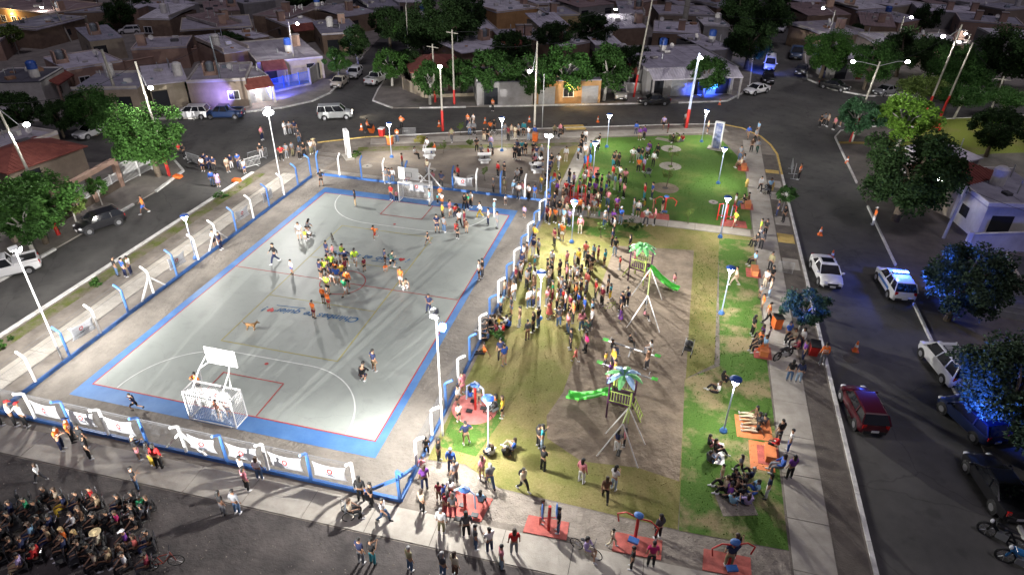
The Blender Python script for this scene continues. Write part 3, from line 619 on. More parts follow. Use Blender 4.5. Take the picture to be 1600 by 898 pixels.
# ---------------------------------------------------------------- court fence with posts, plinth, netting
X0, X1, Y0, Y1 = -3.25, 22.0, -3.55, 34.3
def fence_side(a, b, n, label, plan, outward):
    """plan: per post 'w' white, 'b' blue, 'W' white with two raking struts, '-' none"""
    root = empty('court_fence', (0, 0, 0)); tag(root, label, 'fence', 'chain link fence sides around the court')
    a, b = Vector((*a, 0)), Vector((*b, 0)); d = (b - a).normalized(); L = (b - a).length; ang = math.atan2(d.y, d.x); o = Vector((*outward, 0))
    for i in range(n):
        c = a + d * (L * (i + .5) / n)
        q = MB().box((0, 0, 0.11), (L / n - 0.02, 0.16, 0.26)).build('plinth', M['blue'], root); q.location = (c.x, c.y, 0); q.rotation_euler = (0, 0, ang)
    for i, ch in enumerate(plan):
        if ch == '-': continue
        p = a + d * (L * i / (len(plan) - 1)); mm = M['blue'] if ch in 'bB' else M['white']
        mb = MB(); mb.tube([p + Vector((0, 0, 0.2)), p + Vector((0, 0, 2.05)), p + o * 0.13 + Vector((0, 0, 2.2)), p + o * 0.5 + Vector((0, 0, 2.45))], [0.092, 0.085, 0.085, 0.08], 6)
        mb.build('post', mm, root)
        if ch in 'WB':
            for s in (-1, 1):
                MB().bar(p + Vector((0, 0, 1.65)), p + d * s * 1.25 + Vector((0, 0, 0.22)), 0.11).build('strut', mm, root)
    # netting
    mb = MB(); st = 0.13; H0, H1 = 0.24, 2.05; hh = H1 - H0
    def wire(p, q, r=0.0035):
        mb.tube([p, q], r, 3, cap=False)
    k = int((L + hh) / st)
    for i in range(k):
        for sgn in (1, -1):
            s0 = i * st - hh; e0 = s0 + hh; t0, t1 = max(0, s0), min(L, e0)
            if t1 <= t0: continue
            za, zb = H0 + (t0 - s0), H0 + (t1 - s0)
            if sgn < 0: za, zb = H1 - (t0 - s0), H1 - (t1 - s0)
            pa = a + d * t0; pb = a + d * t1
            wire((pa.x, pa.y, za), (pb.x, pb.y, zb))
    nw = mb.build('chain_link_netting', M['wire'], root); nw['kind'] = 'stuff'
    t = MB()
    for z in (0.26, 1.15, 2.04): t.bar((*a.xy, z), (*b.xy, z), 0.012)
    t.build('tension_wires', M['wire'], root)
    for k2 in (0.42, 0.8): 
        w = MB().bar((*(a + o * k2 * .5).xy, 2.15 + .27 * k2), (*(b + o * k2 * .5).xy, 2.15 + .27 * k2), 0.012).build('barbed_strand', M['wire'], root)
    return root
F_NEAR = fence_side((-3.1, Y0), (19.5, Y0), 9, 'near side court fence behind the white banners, mesh on blue plinth', 'bwbwbWbwbw', (0, -1))
F_LEFT = fence_side((X0, Y0), (X0, Y1 - 0.8), 12, 'street side court fence left of the court, mesh between bent posts', '-wbwbWbwWbwbwbb'[0:15], (-1, 0))
F_FAR = fence_side((X0 + .4, Y1), (X1, Y1), 9, 'far side court fence behind the far goal, facing the yard with tables', 'bwbwbWbwbwb', (0, 1))
F_RIGHT = fence_side((X1, Y0 + 2.3), (X1, Y1), 12, 'lawn side court fence between court and playground, lined with spectators', 'wwbwbwbwbwbwbwbb', (1, 0))
gate_corner = empty('corner_brace'); tag(gate_corner, 'blue braced corner post where near fence meets the lawn', 'fence post')
for (p, q) in (((X1 - .05, Y0, 0), (X1 - .05, Y0, 2.2)), ((X1, Y0, 1.7), (20.2, Y0, 0.3)), ((X1, Y0, 1.7), (X1, Y0 + 2.2, 0.3)), ((X1 - .05, Y0, 2.2), (X1 + .4, Y0 - .35, 2.45))):
    MB().bar(p, q, 0.14).build('post' if p[0] == q[0] and p[1] == q[1] else 'strut', M['blue'], gate_corner)
for (p, q) in (((19.5, Y0, 0.12), (X1, Y0, 0.12)), ((X1, Y0, 0.12), (X1, Y0 + 2.3, 0.12))):
    MB().bar(p, q, 0.16, 0.22).build('plinth', M['blue'], gate_corner)
# ---------------------------------------------------------------- banners
def banner(a, b, z0, z1, label, tilt=0, out=(0, -1)):
    """cloth tied by its four corners, with a ring emblem"""
    a, b = Vector((*a, 0)), Vector((*b, 0)); d = b - a; L = d.length; ux = d.normalized(); o = Vector((*out, 0))
    root = empty('banner', tuple((a + b) / 2 + Vector((0, 0, z0)))); tag(root, label, 'banner', 'white cloth banners tied to fence and goals')
    mb = MB(); NX, NZ = 12, 6; H = z1 - z0; rnd = random.Random(hash(label) % 999)
    ph = rnd.uniform(0, 6)
    def P(u, v, off=0.0):
        pin = 4 * u * (1 - u)
        x = L * (u - .5) + 0.06 * L * (0.5 - u) * 2 * math.sin(PI * v) ; z = H * v - 0.16 * H * pin * (v) - 0.03 * H * pin * (1 - v) + tilt * (u - .5)
        y = 0.05 * math.sin(u * 7 + ph) * math.sin(PI * v) + 0.09 * pin * (1 - abs(2 * v - 1)) + off
        return ux * x + o * (y + 0.1) + Vector((0, 0, z))
    vs = [P(i / NX, j / NZ) for j in range(NZ + 1) for i in range(NX + 1)]
    fs = [(j * (NX + 1) + i, j * (NX + 1) + i + 1, (j + 1) * (NX + 1) + i + 1, (j + 1) * (NX + 1) + i) for j in range(NZ) for i in range(NX)]
    mb.add(vs, fs); c = mb.build('cloth', M['cloth'], root, smooth=True)
    so = c.modifiers.new('thickness', 'SOLIDIFY'); so.thickness = 0.006
    for off in ((0.016, -0.016)):
        lg = MB(); n = 20; r0, r1 = 0.10, 0.19; cu, cv = 0.5, 0.62
        vs = []
        for k in range(n):
            an = 2 * PI * k / n
            for r in (r0, r1): vs.append(P(cu + r * math.cos(an) / L, cv + r * math.sin(an) / H, off))
        lg.add(vs, [(2 * k, 2 * k + 1, 2 * ((k + 1) % n) + 1, 2 * ((k + 1) % n)) for k in range(n)]); lg.build('ring_emblem', M['logo_red'], root)
        tx = MB()
        for (u0, u1, v) in ((0.36, 0.60, 0.33), (0.42, 0.66, 0.25)):
            tx.add([P(u0, v, off), P(u1, v, off), P(u1, v + .045, off), P(u0, v + .045, off)], [(0, 1, 2, 3)])
        tx.build('faded_print', M['logo_grey'], root)
    return root
nb = [(-0.25, 1.5), (2.15, 4.0), (4.65, 6.5), (9.95, 11.6), (12.25, 14.1), (14.75, 16.7), (17.3, 19.2)]
labs = ['bright white banner at the left end of the near fence', 'second white banner from the left on the near fence', 'third near banner, above the person in black shirt and pink shorts',
        'near fence banner just right of the strutted white post', 'near fence banner behind the person in pink shirt', 'near fence banner next to the last', 'rightmost white banner on the near fence']
for i, ((xa, xb), lb) in enumerate(zip(nb, labs)):
    banner((xa, Y0), (xb, Y0), 0.75, 1.75, lb, tilt=(-.05, .03, .0, -.06, .04, 0, .02)[i])
for (ya, yb, lb, t) in ((4.3, 2.4, 'white banner nearest the camera on the street side fence', .25), (13.8, 11.9, 'middle banner on the street side fence, past the white brace', .2), (22.6, 20.7, 'white banner on the street side fence behind two watching people', .1), (26.5, 24.8, 'farthest banner on the street side fence', .1)):
    banner((X0, ya), (X0, yb), 0.8, 1.8, lb, tilt=t, out=(-1, 0))
banner((12.2, Y1), (14.2, Y1), 0.7, 1.7, 'white banner on the far fence right of the far goal', out=(0, -1))

# ---------------------------------------------------------------- goals with basketball boards
def goal(x, y, s, label, gl):
    """x centre, y goal line, s = -1 goal behind the near line, +1 behind the far line"""
    root = empty('goal_with_board', (x, y, 0), 0 if s > 0 else PI); tag(root, label, 'goal', 'goals with basketball boards')
    def T(n, pts, r=0.045, m='white'): return MB().tube(pts, r, 8).build(n, M[m], root)
    w = 1.54
    T('goal_frame', [(-w, 0, 0.03), (-w, 0, 2.05), (w, 0, 2.05), (w, 0, 0.03)], 0.05)
    T('rear_frame', [(-w, 0, 2.05), (-w, 1.0, 2.05), (w, 1.0, 2.05), (w, 0, 2.05)], 0.04)
    T('rear_post', [(-w, 1.0, 2.05), (-w, 1.05, 0.04)], 0.045); T('rear_post', [(w, 1.0, 2.05), (w, 1.05, 0.04)], 0.045)
    T('base_rail', [(-w, 0, 0.05), (-w, 1.05, 0.05), (w, 1.05, 0.05), (w, 0, 0.05)], 0.04)
    for sx in (-1, 1):
        T('board_arm', [(sx * w * .62, 1.0, 2.05), (sx * w * .62, -0.1, 3.0), (sx * 0.6, -0.85, 3.15)], 0.04)
        T('board_brace', [(sx * w * .62, 0, 2.05), (sx * w * .62, -0.1, 3.0)], 0.035)
        T('board_brace', [(sx * w * .62, -0.1, 3.0), (sx * 0.7, -0.85, 3.75)], 0.03)
    bd = MB().box((0, -0.9, 3.42), (2.0, 0.04, 1.15)).build('backboard', M['white'], root)
    for (x0, z0, x1, z1) in ((-.3, 3.1, .3, 3.1), (-.3, 3.55, .3, 3.55), (-.3, 3.1, -.3, 3.55), (.3, 3.1, .3, 3.55)):
        q = MB().bar((x0, -0.925, z0), (x1, -0.925, z1), 0.04, 0.008).build('board_marking', M['darkbox'], bd)
    ho = MB().tube([(0.225 * math.cos(a), -1.2 + 0.225 * math.sin(a), 3.05) for a in [2 * PI * k / 16 for k in range(17)]], 0.014, 6).build('hoop', M['red'], root)
    # net: knotted squares sagging at the back and sides
    nb_ = MB()
    def N(u, v): # u across 0..1, v 0 top front .. 1 bottom back
        y_ = 0.95 * min(1, v * 2.2) - 0.12 * math.sin(PI * u) * (1 if v > .4 else 0); z_ = 2.0 - (max(0, v - .35) / .65) * 1.95
        return Vector((-w + 2 * w * u, y_, z_ - 0.12 * math.sin(PI * u) * math.sin(PI * v)))
    nx, nv = 26, 24
    for i in range(nx + 1):
        for j in range(nv): nb_.bar(N(i / nx, j / nv), N(i / nx, (j + 1) / nv), 0.012)
    for j in range(nv + 1):
        for i in range(nx): nb_.bar(N(i / nx, j / nv), N((i + 1) / nx, j / nv), 0.012)
    for sx in (-1, 1):
        for i in range(9): nb_.bar((sx * w, i * .12, 0.08), (sx * w, i * .12, 2.0), 0.012)
        for j in range(15): nb_.bar((sx * w, 0, .1 + j * .135), (sx * w, 1.0, .1 + j * .135), 0.012)
    nn = nb_.build('net', M['white'], root); nn['kind'] = 'stuff'
    return root
goal(9.35, -0.05, -1, 'near goal with tall backboard and sagging net, seen from behind', 0)
goal(9.45, 30.35, 1, 'far goal with white backboard facing the camera', 0)
banner((10.3, -0.22), (8.6, -0.22), 1.0, 2.0, 'white banner hanging in the near goal', out=(0, -1))
banner((8.7, 31.2), (10.3, 31.2), 0.95, 1.95, 'white banner hanging at the back of the far goal', out=(0, -1))
# ---------------------------------------------------------------- lamps and poles
def spot(parent, name, loc, target, watt, angle, col=(1, .97, .93), size=0.25, blend=0.6):
    l = bpy.data.lights.new(name, 'SPOT'); l.energy = watt; l.spot_size = math.radians(angle); l.spot_blend = blend; l.shadow_soft_size = size; l.color = col
    o = bpy.data.objects.new(name, l); COL.objects.link(o); o.location = loc
    d = Vector(target) - Vector(loc); o.rotation_euler = d.to_track_quat('-Z', 'Y').to_euler(); return o
def point(name, loc, watt, col=(1, .97, .93), size=0.12):
    l = bpy.data.lights.new(name, 'POINT'); l.energy = watt; l.shadow_soft_size = size; l.color = col
    o = bpy.data.objects.new(name, l); COL.objects.link(o); o.location = loc; return o
FLOOD_W, PARK_W, STREET_W = 5000, 1050, 5600
def floodlight(x, y, h, target, label, w=1.0, post='white', rear=None, ang=150, size=.22, blend=.5, big=.6):
    root = empty('floodlight_mast', (x, y, 0)); tag(root, label, 'floodlight', 'tall floodlights beside the court')
    MB().tube([(0, 0, 0), (0, 0, h * .5), (0, 0, h)], [0.065, 0.055, 0.045], 10).build('mast', M[post], root)
    for (tg, ww) in ((target, w),) + ((rear,) if rear else ()):
        d = (Vector(tg) - Vector((x, y, h))); a = math.atan2(d.y, d.x); pitch = math.atan2(-d.z, d.xy.length)
        R = Matrix.Rotation(a, 3, 'Z') @ Matrix.Rotation(pitch, 3, 'Y'); o = Vector((math.cos(a) * .22, math.sin(a) * .22, h + .1))
        MB().box(R @ Vector((0, 0, 0)) + o, (0.12, 0.80 * big, 0.46 * big), rot=R).build('lamp_housing', M['steel'], root)
        MB().ell(R @ Vector((0.07, 0, 0)) + o, (0.07, 0.36 * big, 0.30 * big), 16, 8, rot=R).build('led_panel', M['flood_on'], root)  # rounded, widened disc shaped to show the glow around the lamp
        MB().bar((0, 0, h - .05), o, .07).build('bracket', M['steel'], root)
        spot(root, 'floodlight_beam', Vector((x, y, 0)) + o + R @ Vector((0.25, 0, 0)), tg, FLOOD_W * ww, ang if tg == target or x < 20 or y < 10 else 112, size=size, blend=blend if tg == target or x < 20 or y < 10 else 1.0)
    return root
p = G(442, 302); floodlight(p.x, p.y, 8.1, (8, 15, 0), 'floodlight mast at the far left corner of the court', 1.0, rear=((-12, 42, 0), 1.5), big=1.25)
p = G(692, 680); floodlight(p.x, p.y, 8.3, (7, 16, 0), 'floodlight mast leaning over the near right touchline', 0.6, rear=((22, -9, 0), 1.9))
p = G(852, 345); floodlight(p.x, p.y, 8.1, (11, 16, 0), 'pale purple lit floodlight mast beside the crowded fence corner', 0.85, 'pale', rear=((35, 10, 0), 5.4))  # the purple light on this mast is put into its pale paint
p = G(97, 560); floodlight(p.x, p.y, 8.0, (8, 6, 0), 'floodlight mast at the left beside the street side fence', 0.9, rear=((-10, 4, 0), 1.1))
_lm = floodlight(7.6, -28.5, 3.9, (9.5, 0, 1.2), 'low floodlight mast on the open lot behind the audience', 55, ang=70, size=.06, blend=.3)
MB().box((.09, 1.45, 3.468), (3.2, .04, .8)).build('added_beam_shield', M['black'], _lm)  # added plate outside the view, keeps this beam off the seated audience
MB().bar((0, 0, 3.4), (.09, 1.45, 3.3), .05).build('added_shield_arm', M['steel'], _lm)
# park lamps: a shared mesh
_pl = dict(mast=MB().tube([(0, 0, .25), (0, 0, 3.45)], [.05, .04], 8).mesh('mast', M['pale']), foot=MB().lathe([(0, .0), (.22, .0), (.22, .12), (.12, .28), (.0, .28)], 12).mesh('foot', M['blue']),
           cone=MB().lathe([(.05, 3.45), (.07, 3.5), (.27, 3.85), (.29, 3.9)], 16).mesh('diffuser', M['lamp_on']), cap=MB().lathe([(.34, 3.9), (.34, 3.94), (.2, 4.02), (0, 4.04)], 16).mesh('cap', M['tank_blue']))
PARK = [(612, 246, 'at the far left end of the yard, above the orange bins'), (784, 236, 'in the yard left of the standing group'), (948, 230, 'at the top left corner of the green lawn'), (1096, 222, 'on the green lawn left of the purple totem'),
        (926, 278, 'beside the left edge of the green lawn and its red pad'), (1122, 287, 'standing free on the right half of the green lawn'), (1125, 371, 'beside the red exercise frame at the cross path'),
        (893, 379, 'in the dense crowd beside the court corner'), (843, 498, 'amid the spectators on the dry grass'), (1127, 490, 'on the narrow lawn right of the playground, level with the parked white car'),
        (1130, 674, 'on the narrow lawn between the picnic groups'), (763, 706, 'beside the round pink pad near the court'), (306, 404, 'by the street side fence left of the court')]
for (px, py, lb) in PARK:
    p = G(px, py); root = empty('park_lamp', (p.x, p.y, 0)); tag(root, 'park lamp ' + lb, 'lamp', 'slim park lamps with cone heads')
    for k in ('mast', 'foot', 'cone', 'cap'): place(_pl[k].name, _pl[k], root)
    point('park_lamp_light', (p.x, p.y, 3.3), PARK_W, (1, .95, .86), .10)
# street and utility poles
def pole(px, py, h, label, red=0, arm=None, watt=0, m='polewood', lean=(0, 0), r=(.15, .09), cross=False, transformer=False, cat='pole', grp='tall street poles', z=0.0, col=(1, .97, .92)):
    """arm: list of (dx,dy,dz) lamp heads relative to the pole top"""
    p = G(px, py, z); root = empty('street_pole', (p.x, p.y, z)); tag(root, label, cat, grp)
    top = Vector((lean[0], lean[1], h))
    MB().tube([(0, 0, 0), top / 2, top], [r[0], (r[0] + r[1]) / 2, r[1]], 10).build('shaft', M[m], root)
    if red: MB().tube([(0, 0, 0.02), top * (red / h)], [r[0] + .012, r[0] + .008], 10).build('painted_base', M['red'], root)
    if cross: MB().bar(top + Vector((-.9, .3, -.4)), top + Vector((.9, -.3, -.4)), .1).build('crossarm', M['polewood'], root)
    if transformer: MB().tube([top + Vector((.3, -.3, -2.6)), top + Vector((.3, -.3, -1.7))], .26, 12).build('transformer', M['tank_grey'], root)
    for (dx, dy, dz) in (arm or []):
        e = top + Vector((dx, dy, dz)); MB().tube([top + Vector((0, 0, -.5)), top * .0 + e + Vector((-dx * .3, -dy * .3, -.02)), e], .035, 6).build('lamp_arm', M['steel'], root)
        a = math.atan2(dy, dx)
        MB().box(e + Vector((math.cos(a) * .2, math.sin(a) * .2, 0.02)), (.55, .24, .07), rz=a).build('lamp_head', M['steel'], root)
        MB().ell(e + Vector((math.cos(a) * .2, math.sin(a) * .2, -.05)), (.24, .24, .17), 12, 8).build('lamp_glass', M['lamp_on'], root)  # glass swollen into a bright ball that stands for the lamp's glow
        if watt: 
            q = Vector((p.x, p.y, z)) + e + Vector((math.cos(a) * .2, math.sin(a) * .2, -.14)); spot(None, 'street_lamp_light', q, q + Vector((0, 0, -5)), watt, 165, col, .14, .35)
    return root
K = 1.0
pole(692, 205, 8.0, 'cement lamp pole with orange base on the north pavement', 2.6, [(0.1, -0.3, 0)], STREET_W, 'polewood')
pole(835, 207, 10.8, 'tallest cement pole on the north pavement with side lamp', 0, [(-.5, -.6, -3.2)], STREET_W * .8)
pole(1072, 200, 9.2, 'pale blue lit pole with red base at the north pavement corner', 2.4, [(.15, -.4, -0.4)], STREET_W, 'pale', lean=(.2, .2), r=(.2, .13))  # blue light on the shaft is put into the pale shaft colour
pole(990, 152, 14.0, 'slender leaning pole with red base before the white building', 3.2, None, 0, lean=(1.1, .6))
pole(464, 122, 8.2, 'pole with red base and lamp by the blue lit fence', 2.0, [(1.2, .1, -.2)], STREET_W * 1.4)
pole(710, 163, 9.8, 'pole with crossarm and red base at the far kerb', 2.0, None, 0, cross=True)
pole(680, 160, 7.8, 'shorter wooden pole with crossarm by the red tiled house', 2.0, None, 0, cross=True)
pole(265, 275, 11.5, 'leaning cement pole with red base under the corner tree', 2.6, [(1.3, -.5, -2.2)], STREET_W * 2.2, lean=(-.6, .3))
pole(92, 367, 11.5, 'cement pole with red base beside the left street tree', 2.8, [(1.6, .4, -1.8)], STREET_W * 2.6, lean=(-1.5, .2))
pole(355, 165, 9.0, 'thin dark pole in blue light before the tiled porch', 2.0, None, 0, m='tank_grey', lean=(-.4, 0))
pole(1328, 222, 9.5, 'cement pole with two lamps at the corner of the east street', 3.0, [(-2.6, .2, -.2), (2.8, .5, .1)], STREET_W * 1.2, lean=(.8, .4))
pole(1466, 190, 10.0, 'bare yellowish pole with long red base at the median', 3.4, None, 0, lean=(.9, .5))
pole(1442, 188, 12.0, 'pole with lamp above the dark trees right of the double lamp', 3.2, [(-1.6, -.3, -1.4)], STREET_W * 1.2, lean=(.9, .6))
pole(1474, 372, 5.0, 'pole in blue light with lamp before the red roofed house', 0, [(-1.9, .4, .2)], STREET_W * 1.5, lean=(.25, .1))
pole(1545, 180, 5.2, 'short pole with crossarm on the far median', 0, None, 0, cross=True)
pole(1283, 105, 9.0, 'lamp pole beside the lit tree at the north road', 0, [(-1.7, .2, .2)], STREET_W * 1.4)
pole(112, 66, 15.0, 'long leaning twin pole over the upper left houses', 0, None, 0, lean=(-4.4, .6))
pole(270, 45, 13.0, 'tall leaning pole behind the pink water tower', 0, None, 0, lean=(-2.2, .5))
pole(192, 178, 8.0, 'cement pole at the dark house gate on the left', 0, None, 0, lean=(-.5, .2), r=(.2, .16))
pole(1065, 60, 16.0, 'thick tapered column rising over the upper roofs', 0, None, 0, lean=(.5, 1), r=(.6, .45))
pole(735, 195, 0.9, 'low white post at the crossing', 0, None, 0, r=(.06, .06))
pole(847, 202, 6.8, 'thin grey post beside the tallest pole', 0, None, 0, m='steel', r=(.06, .05))
pole(1500, 100, 5.0, 'far small lamp pole by the right roofs', 0, [(-.6, 0, 0)], 300)
pole(1385, 118, 9, 'far lamp pole between roofs on the right', 0, [(.8, 0, 0)], 700)
pole(1648, 222, 8.0, 'lamp pole just beyond the right border of the median', 0, [(-1.2, -.2, 0)], STREET_W * 2.2)
pole(640, 100, 9, 'lamp pole hidden in the tall dark trees', 0, [(.8, -.2, 5.5)], 2500)
# far small lights
for (px, py, z, w, lb) in ((65, 12, 4, 500, 'bright little lamp on the upper left roof edge'), (962, 15, 5, 300, 'small white lamp at the upper middle houses'), (1600 - 102, 66, 4.5, 300, 'bright small lamp at right roof ridge')):
    p = G(px, py, z); o = MB().box((0, 0, 0), (.5, .2, .15)).build('wall_lamp', M['lamp_on']); o.location = p; tag(o, lb, 'lamp'); point('wall_lamp_light', (p.x, p.y - .5, p.z), w * .7)
# totems (tall sign boxes)
def totem(px, py, w, d, h, label, face, rz):
    p = G(px, py); root = empty('totem_sign', (p.x, p.y, 0), rz); tag(root, label, 'sign', 'tall totem signs')
    MB().box((0, 0, .08), (w + .9, d + .7, .16)).build('plinth', M['slab'], root)
    for s in (-1, 1): MB().box((s * (w / 2), 0, h / 2 + .1), (.12, d, h)).build('frame_side', M['white'], root)
    MB().box((0, 0, h + .12), (w + .12, d, .12)).build('frame_top', M['white'], root)
    MB().box((0, 0, h / 2 + .1), (w - .14, d * .55, h - .1)).build('panel', face, root)
    return root
totem(545, 246, 0.95, .4, 3.0, 'white framed totem with beige panel at the left end of the yard', M['slab'], math.radians(-50))
totem(1118, 233, 0.95, .4, 3.1, 'purple lit totem with blue panel on the green lawn', mat('totem_panel', (.08, .12, .30), .5, c2=(.35, .38, .5), scale=2.5), math.radians(-12))
# utility wires sagging between pole tops
def wire_run(a, b, sag, label):
    a, b = Vector(a), Vector(b); pts = [a.lerp(b, t / 10) - Vector((0, 0, sag * 4 * (t / 10) * (1 - t / 10))) for t in range(11)]
    o = MB().tube(pts, .02, 4).build('overhead_wire', M['black']); tag(o, label, 'wire', 'overhead wires between poles')
def top(px, py, h, lean=(0, 0)): p = G(px, py); return (p.x + lean[0], p.y + lean[1], h)
wire_run(top(710, 163, 9.5), top(990, 152, 13.6, (1.1, .6)), 1.2, 'overhead wire along the far side of the north street')
wire_run(top(464, 122, 8.0), top(355, 165, 8.8, (-.4, 0)), .8, 'overhead wire from the blue fence pole to the dark pole')
wire_run(top(355, 165, 8.8, (-.4, 0)), top(265, 275, 11.2, (-.6, .3)), 1.0, 'overhead wire from the dark pole to the corner tree')
wire_run(top(265, 275, 11.3, (-.6, .3)), top(92, 367, 11.3, (-1.5, .2)), 1.0, 'overhead wire along the west street')
wire_run(top(1328, 222, 9.4, (.8, .4)), top(1442, 188, 11.8, (.9, .6)), 1.0, 'overhead wire from the double lamp to the median pole')
wire_run(top(1283, 105, 8.8), top(1328, 222, 9.4, (.8, .4)), 1.5, 'overhead wire crossing the north street to the double lamp')
wire_run(top(1474, 372, 4.8, (.25, .1)), (75, 31, 3.5), .8, 'overhead wire from the blue lit pole to the right wall')
wire_run(top(835, 207, 10.6), top(710, 163, 9.4), 1.0, 'overhead wire from the tallest pole over the road')
wire_run(top(835, 207, 10.4), top(990, 152, 13.0, (1, .6)), 1.3, 'overhead wire from the tallest pole to the white building')
wire_run(top(112, 66, 14.8, (-4.4, .6)), top(270, 45, 12.8, (-2.2, .5)), 1.5, 'overhead wire above the upper left roofs')
wire_run(top(92, 367, 11, (-1.5, .2)), (-45, -8, 9), 1.2, 'overhead wire leaving at the left border')
wire_run(top(990, 152, 13.6, (1.1, .6)), top(1283, 105, 8.8), 2.0, 'overhead wire crossing the north road')
wire_run(top(1442, 188, 11.8, (.9, .6)), top(1545, 180, 5.0), .7, 'overhead wire to the short crossarm pole')
# cones
_cone = MB().box((0, 0, .03), (.42, .42, .06)).lathe([(.16, .06), (.12, .35), (.05, .8), (0, .82)], 12).mesh('cone_body', M['orange'])
_band = MB().lathe([(.128, .36), (.10, .56)], 12).mesh('white_band', M['white'])
CONES = [(565, 203, 'left of the worker pushing an orange bin'), (686, 198, 'just left of the lamp pole with orange base'), (758, 193, 'on the road behind the seated person in orange'), (827, 191, 'immediately left of the tallest pole'),
         (934, 191, 'on the road above the yellow ramp of the north path'), (1124, 164, 'near the person in red by the white car'), (1281, 367, 'on the east street left of the parked white car'), (1299, 404, 'at the rear of the parked white car'), (1336, 548, 'alone in the middle of the east street'), (1323, 255, 'by the far kerb of the east street, small')]
for (px, py, lb) in CONES:
    p = G(px, py, -.12); root = empty('traffic_cone', (p.x, p.y, -.115)); tag(root, 'orange traffic cone ' + lb, 'cone', 'orange traffic cones')
    place('cone_body', _cone, root); place('white_band', _band, root)
# ---------------------------------------------------------------- houses
WALLC = dict(cream=(.42, .36, .27), pink=(.42, .28, .22), tan=(.30, .24, .19), white=(.62, .60, .56), brown=(.21, .15, .125), orange=(.55, .32, .14), grey=(.30, .29, .29), ochre=(.42, .32, .16))
ROOFC = dict(grey=(.46, .43, .48), pale=(.64, .61, .68), dark=(.12, .12, .14), white=(.74, .72, .76), brown=(.34, .25, .24), slate=(.36, .35, .41))
def ang_of(a, b): return math.atan2(b[1] - a[1], b[0] - a[0])
def tower(root, x, y, z, kind, wall, h=1.7, w=1.5, rnd=random):
    """rooftop water tank on its masonry stand"""
    if kind == 'U':      # U shaped masonry with a dark tank between two fins
        for s in (-1, 1): MB().box((x + s * w * .5, y, z + h / 2), (.22, 1.3, h)).build('tank_tower_wall', M['wall'], root, color=wall)
        MB().box((x, y, z + .25), (w, 1.3, .5)).build('tank_stand', M['wall'], root, color=wall)
        MB().lathe([(0, .5), (.5, .5), (.55, .8), (.55, 1.5), (.3, 1.75), (0, 1.78)], 12, (x, y, z)).build('water_tank', M['tank_grey'], root)
    elif kind == 'B':
        MB().box((x, y, z + h / 2), (w * .8, 1.1, h)).build('tank_tower', M['wall'], root, color=wall)
        MB().box((x, y, z + h + .05), (w * .9, 1.2, .1)).build('tower_cap', M['roof'], root, color=(.4, .36, .34))
    elif kind == 'b':
        MB().lathe([(0, .0), (.55, .0), (.6, .15), (.6, 1.1), (.0, 1.12)], 14, (x, y, z)).build('tank_base', M['tank_white'], root)
        MB().lathe([(.62, 1.1), (.62, 1.9), (.4, 2.1), (0, 2.15)], 14, (x, y, z)).build('water_tank', M['tank_blue'], root)
    elif kind == 'w':
        MB().lathe([(0, 0), (.6, 0), (.62, .2), (.6, .4), (.62, .6), (.6, .8), (.62, 1.5), (.35, 1.75), (0, 1.78)], 14, (x, y, z)).build('water_tank', M['tank_white'], root)
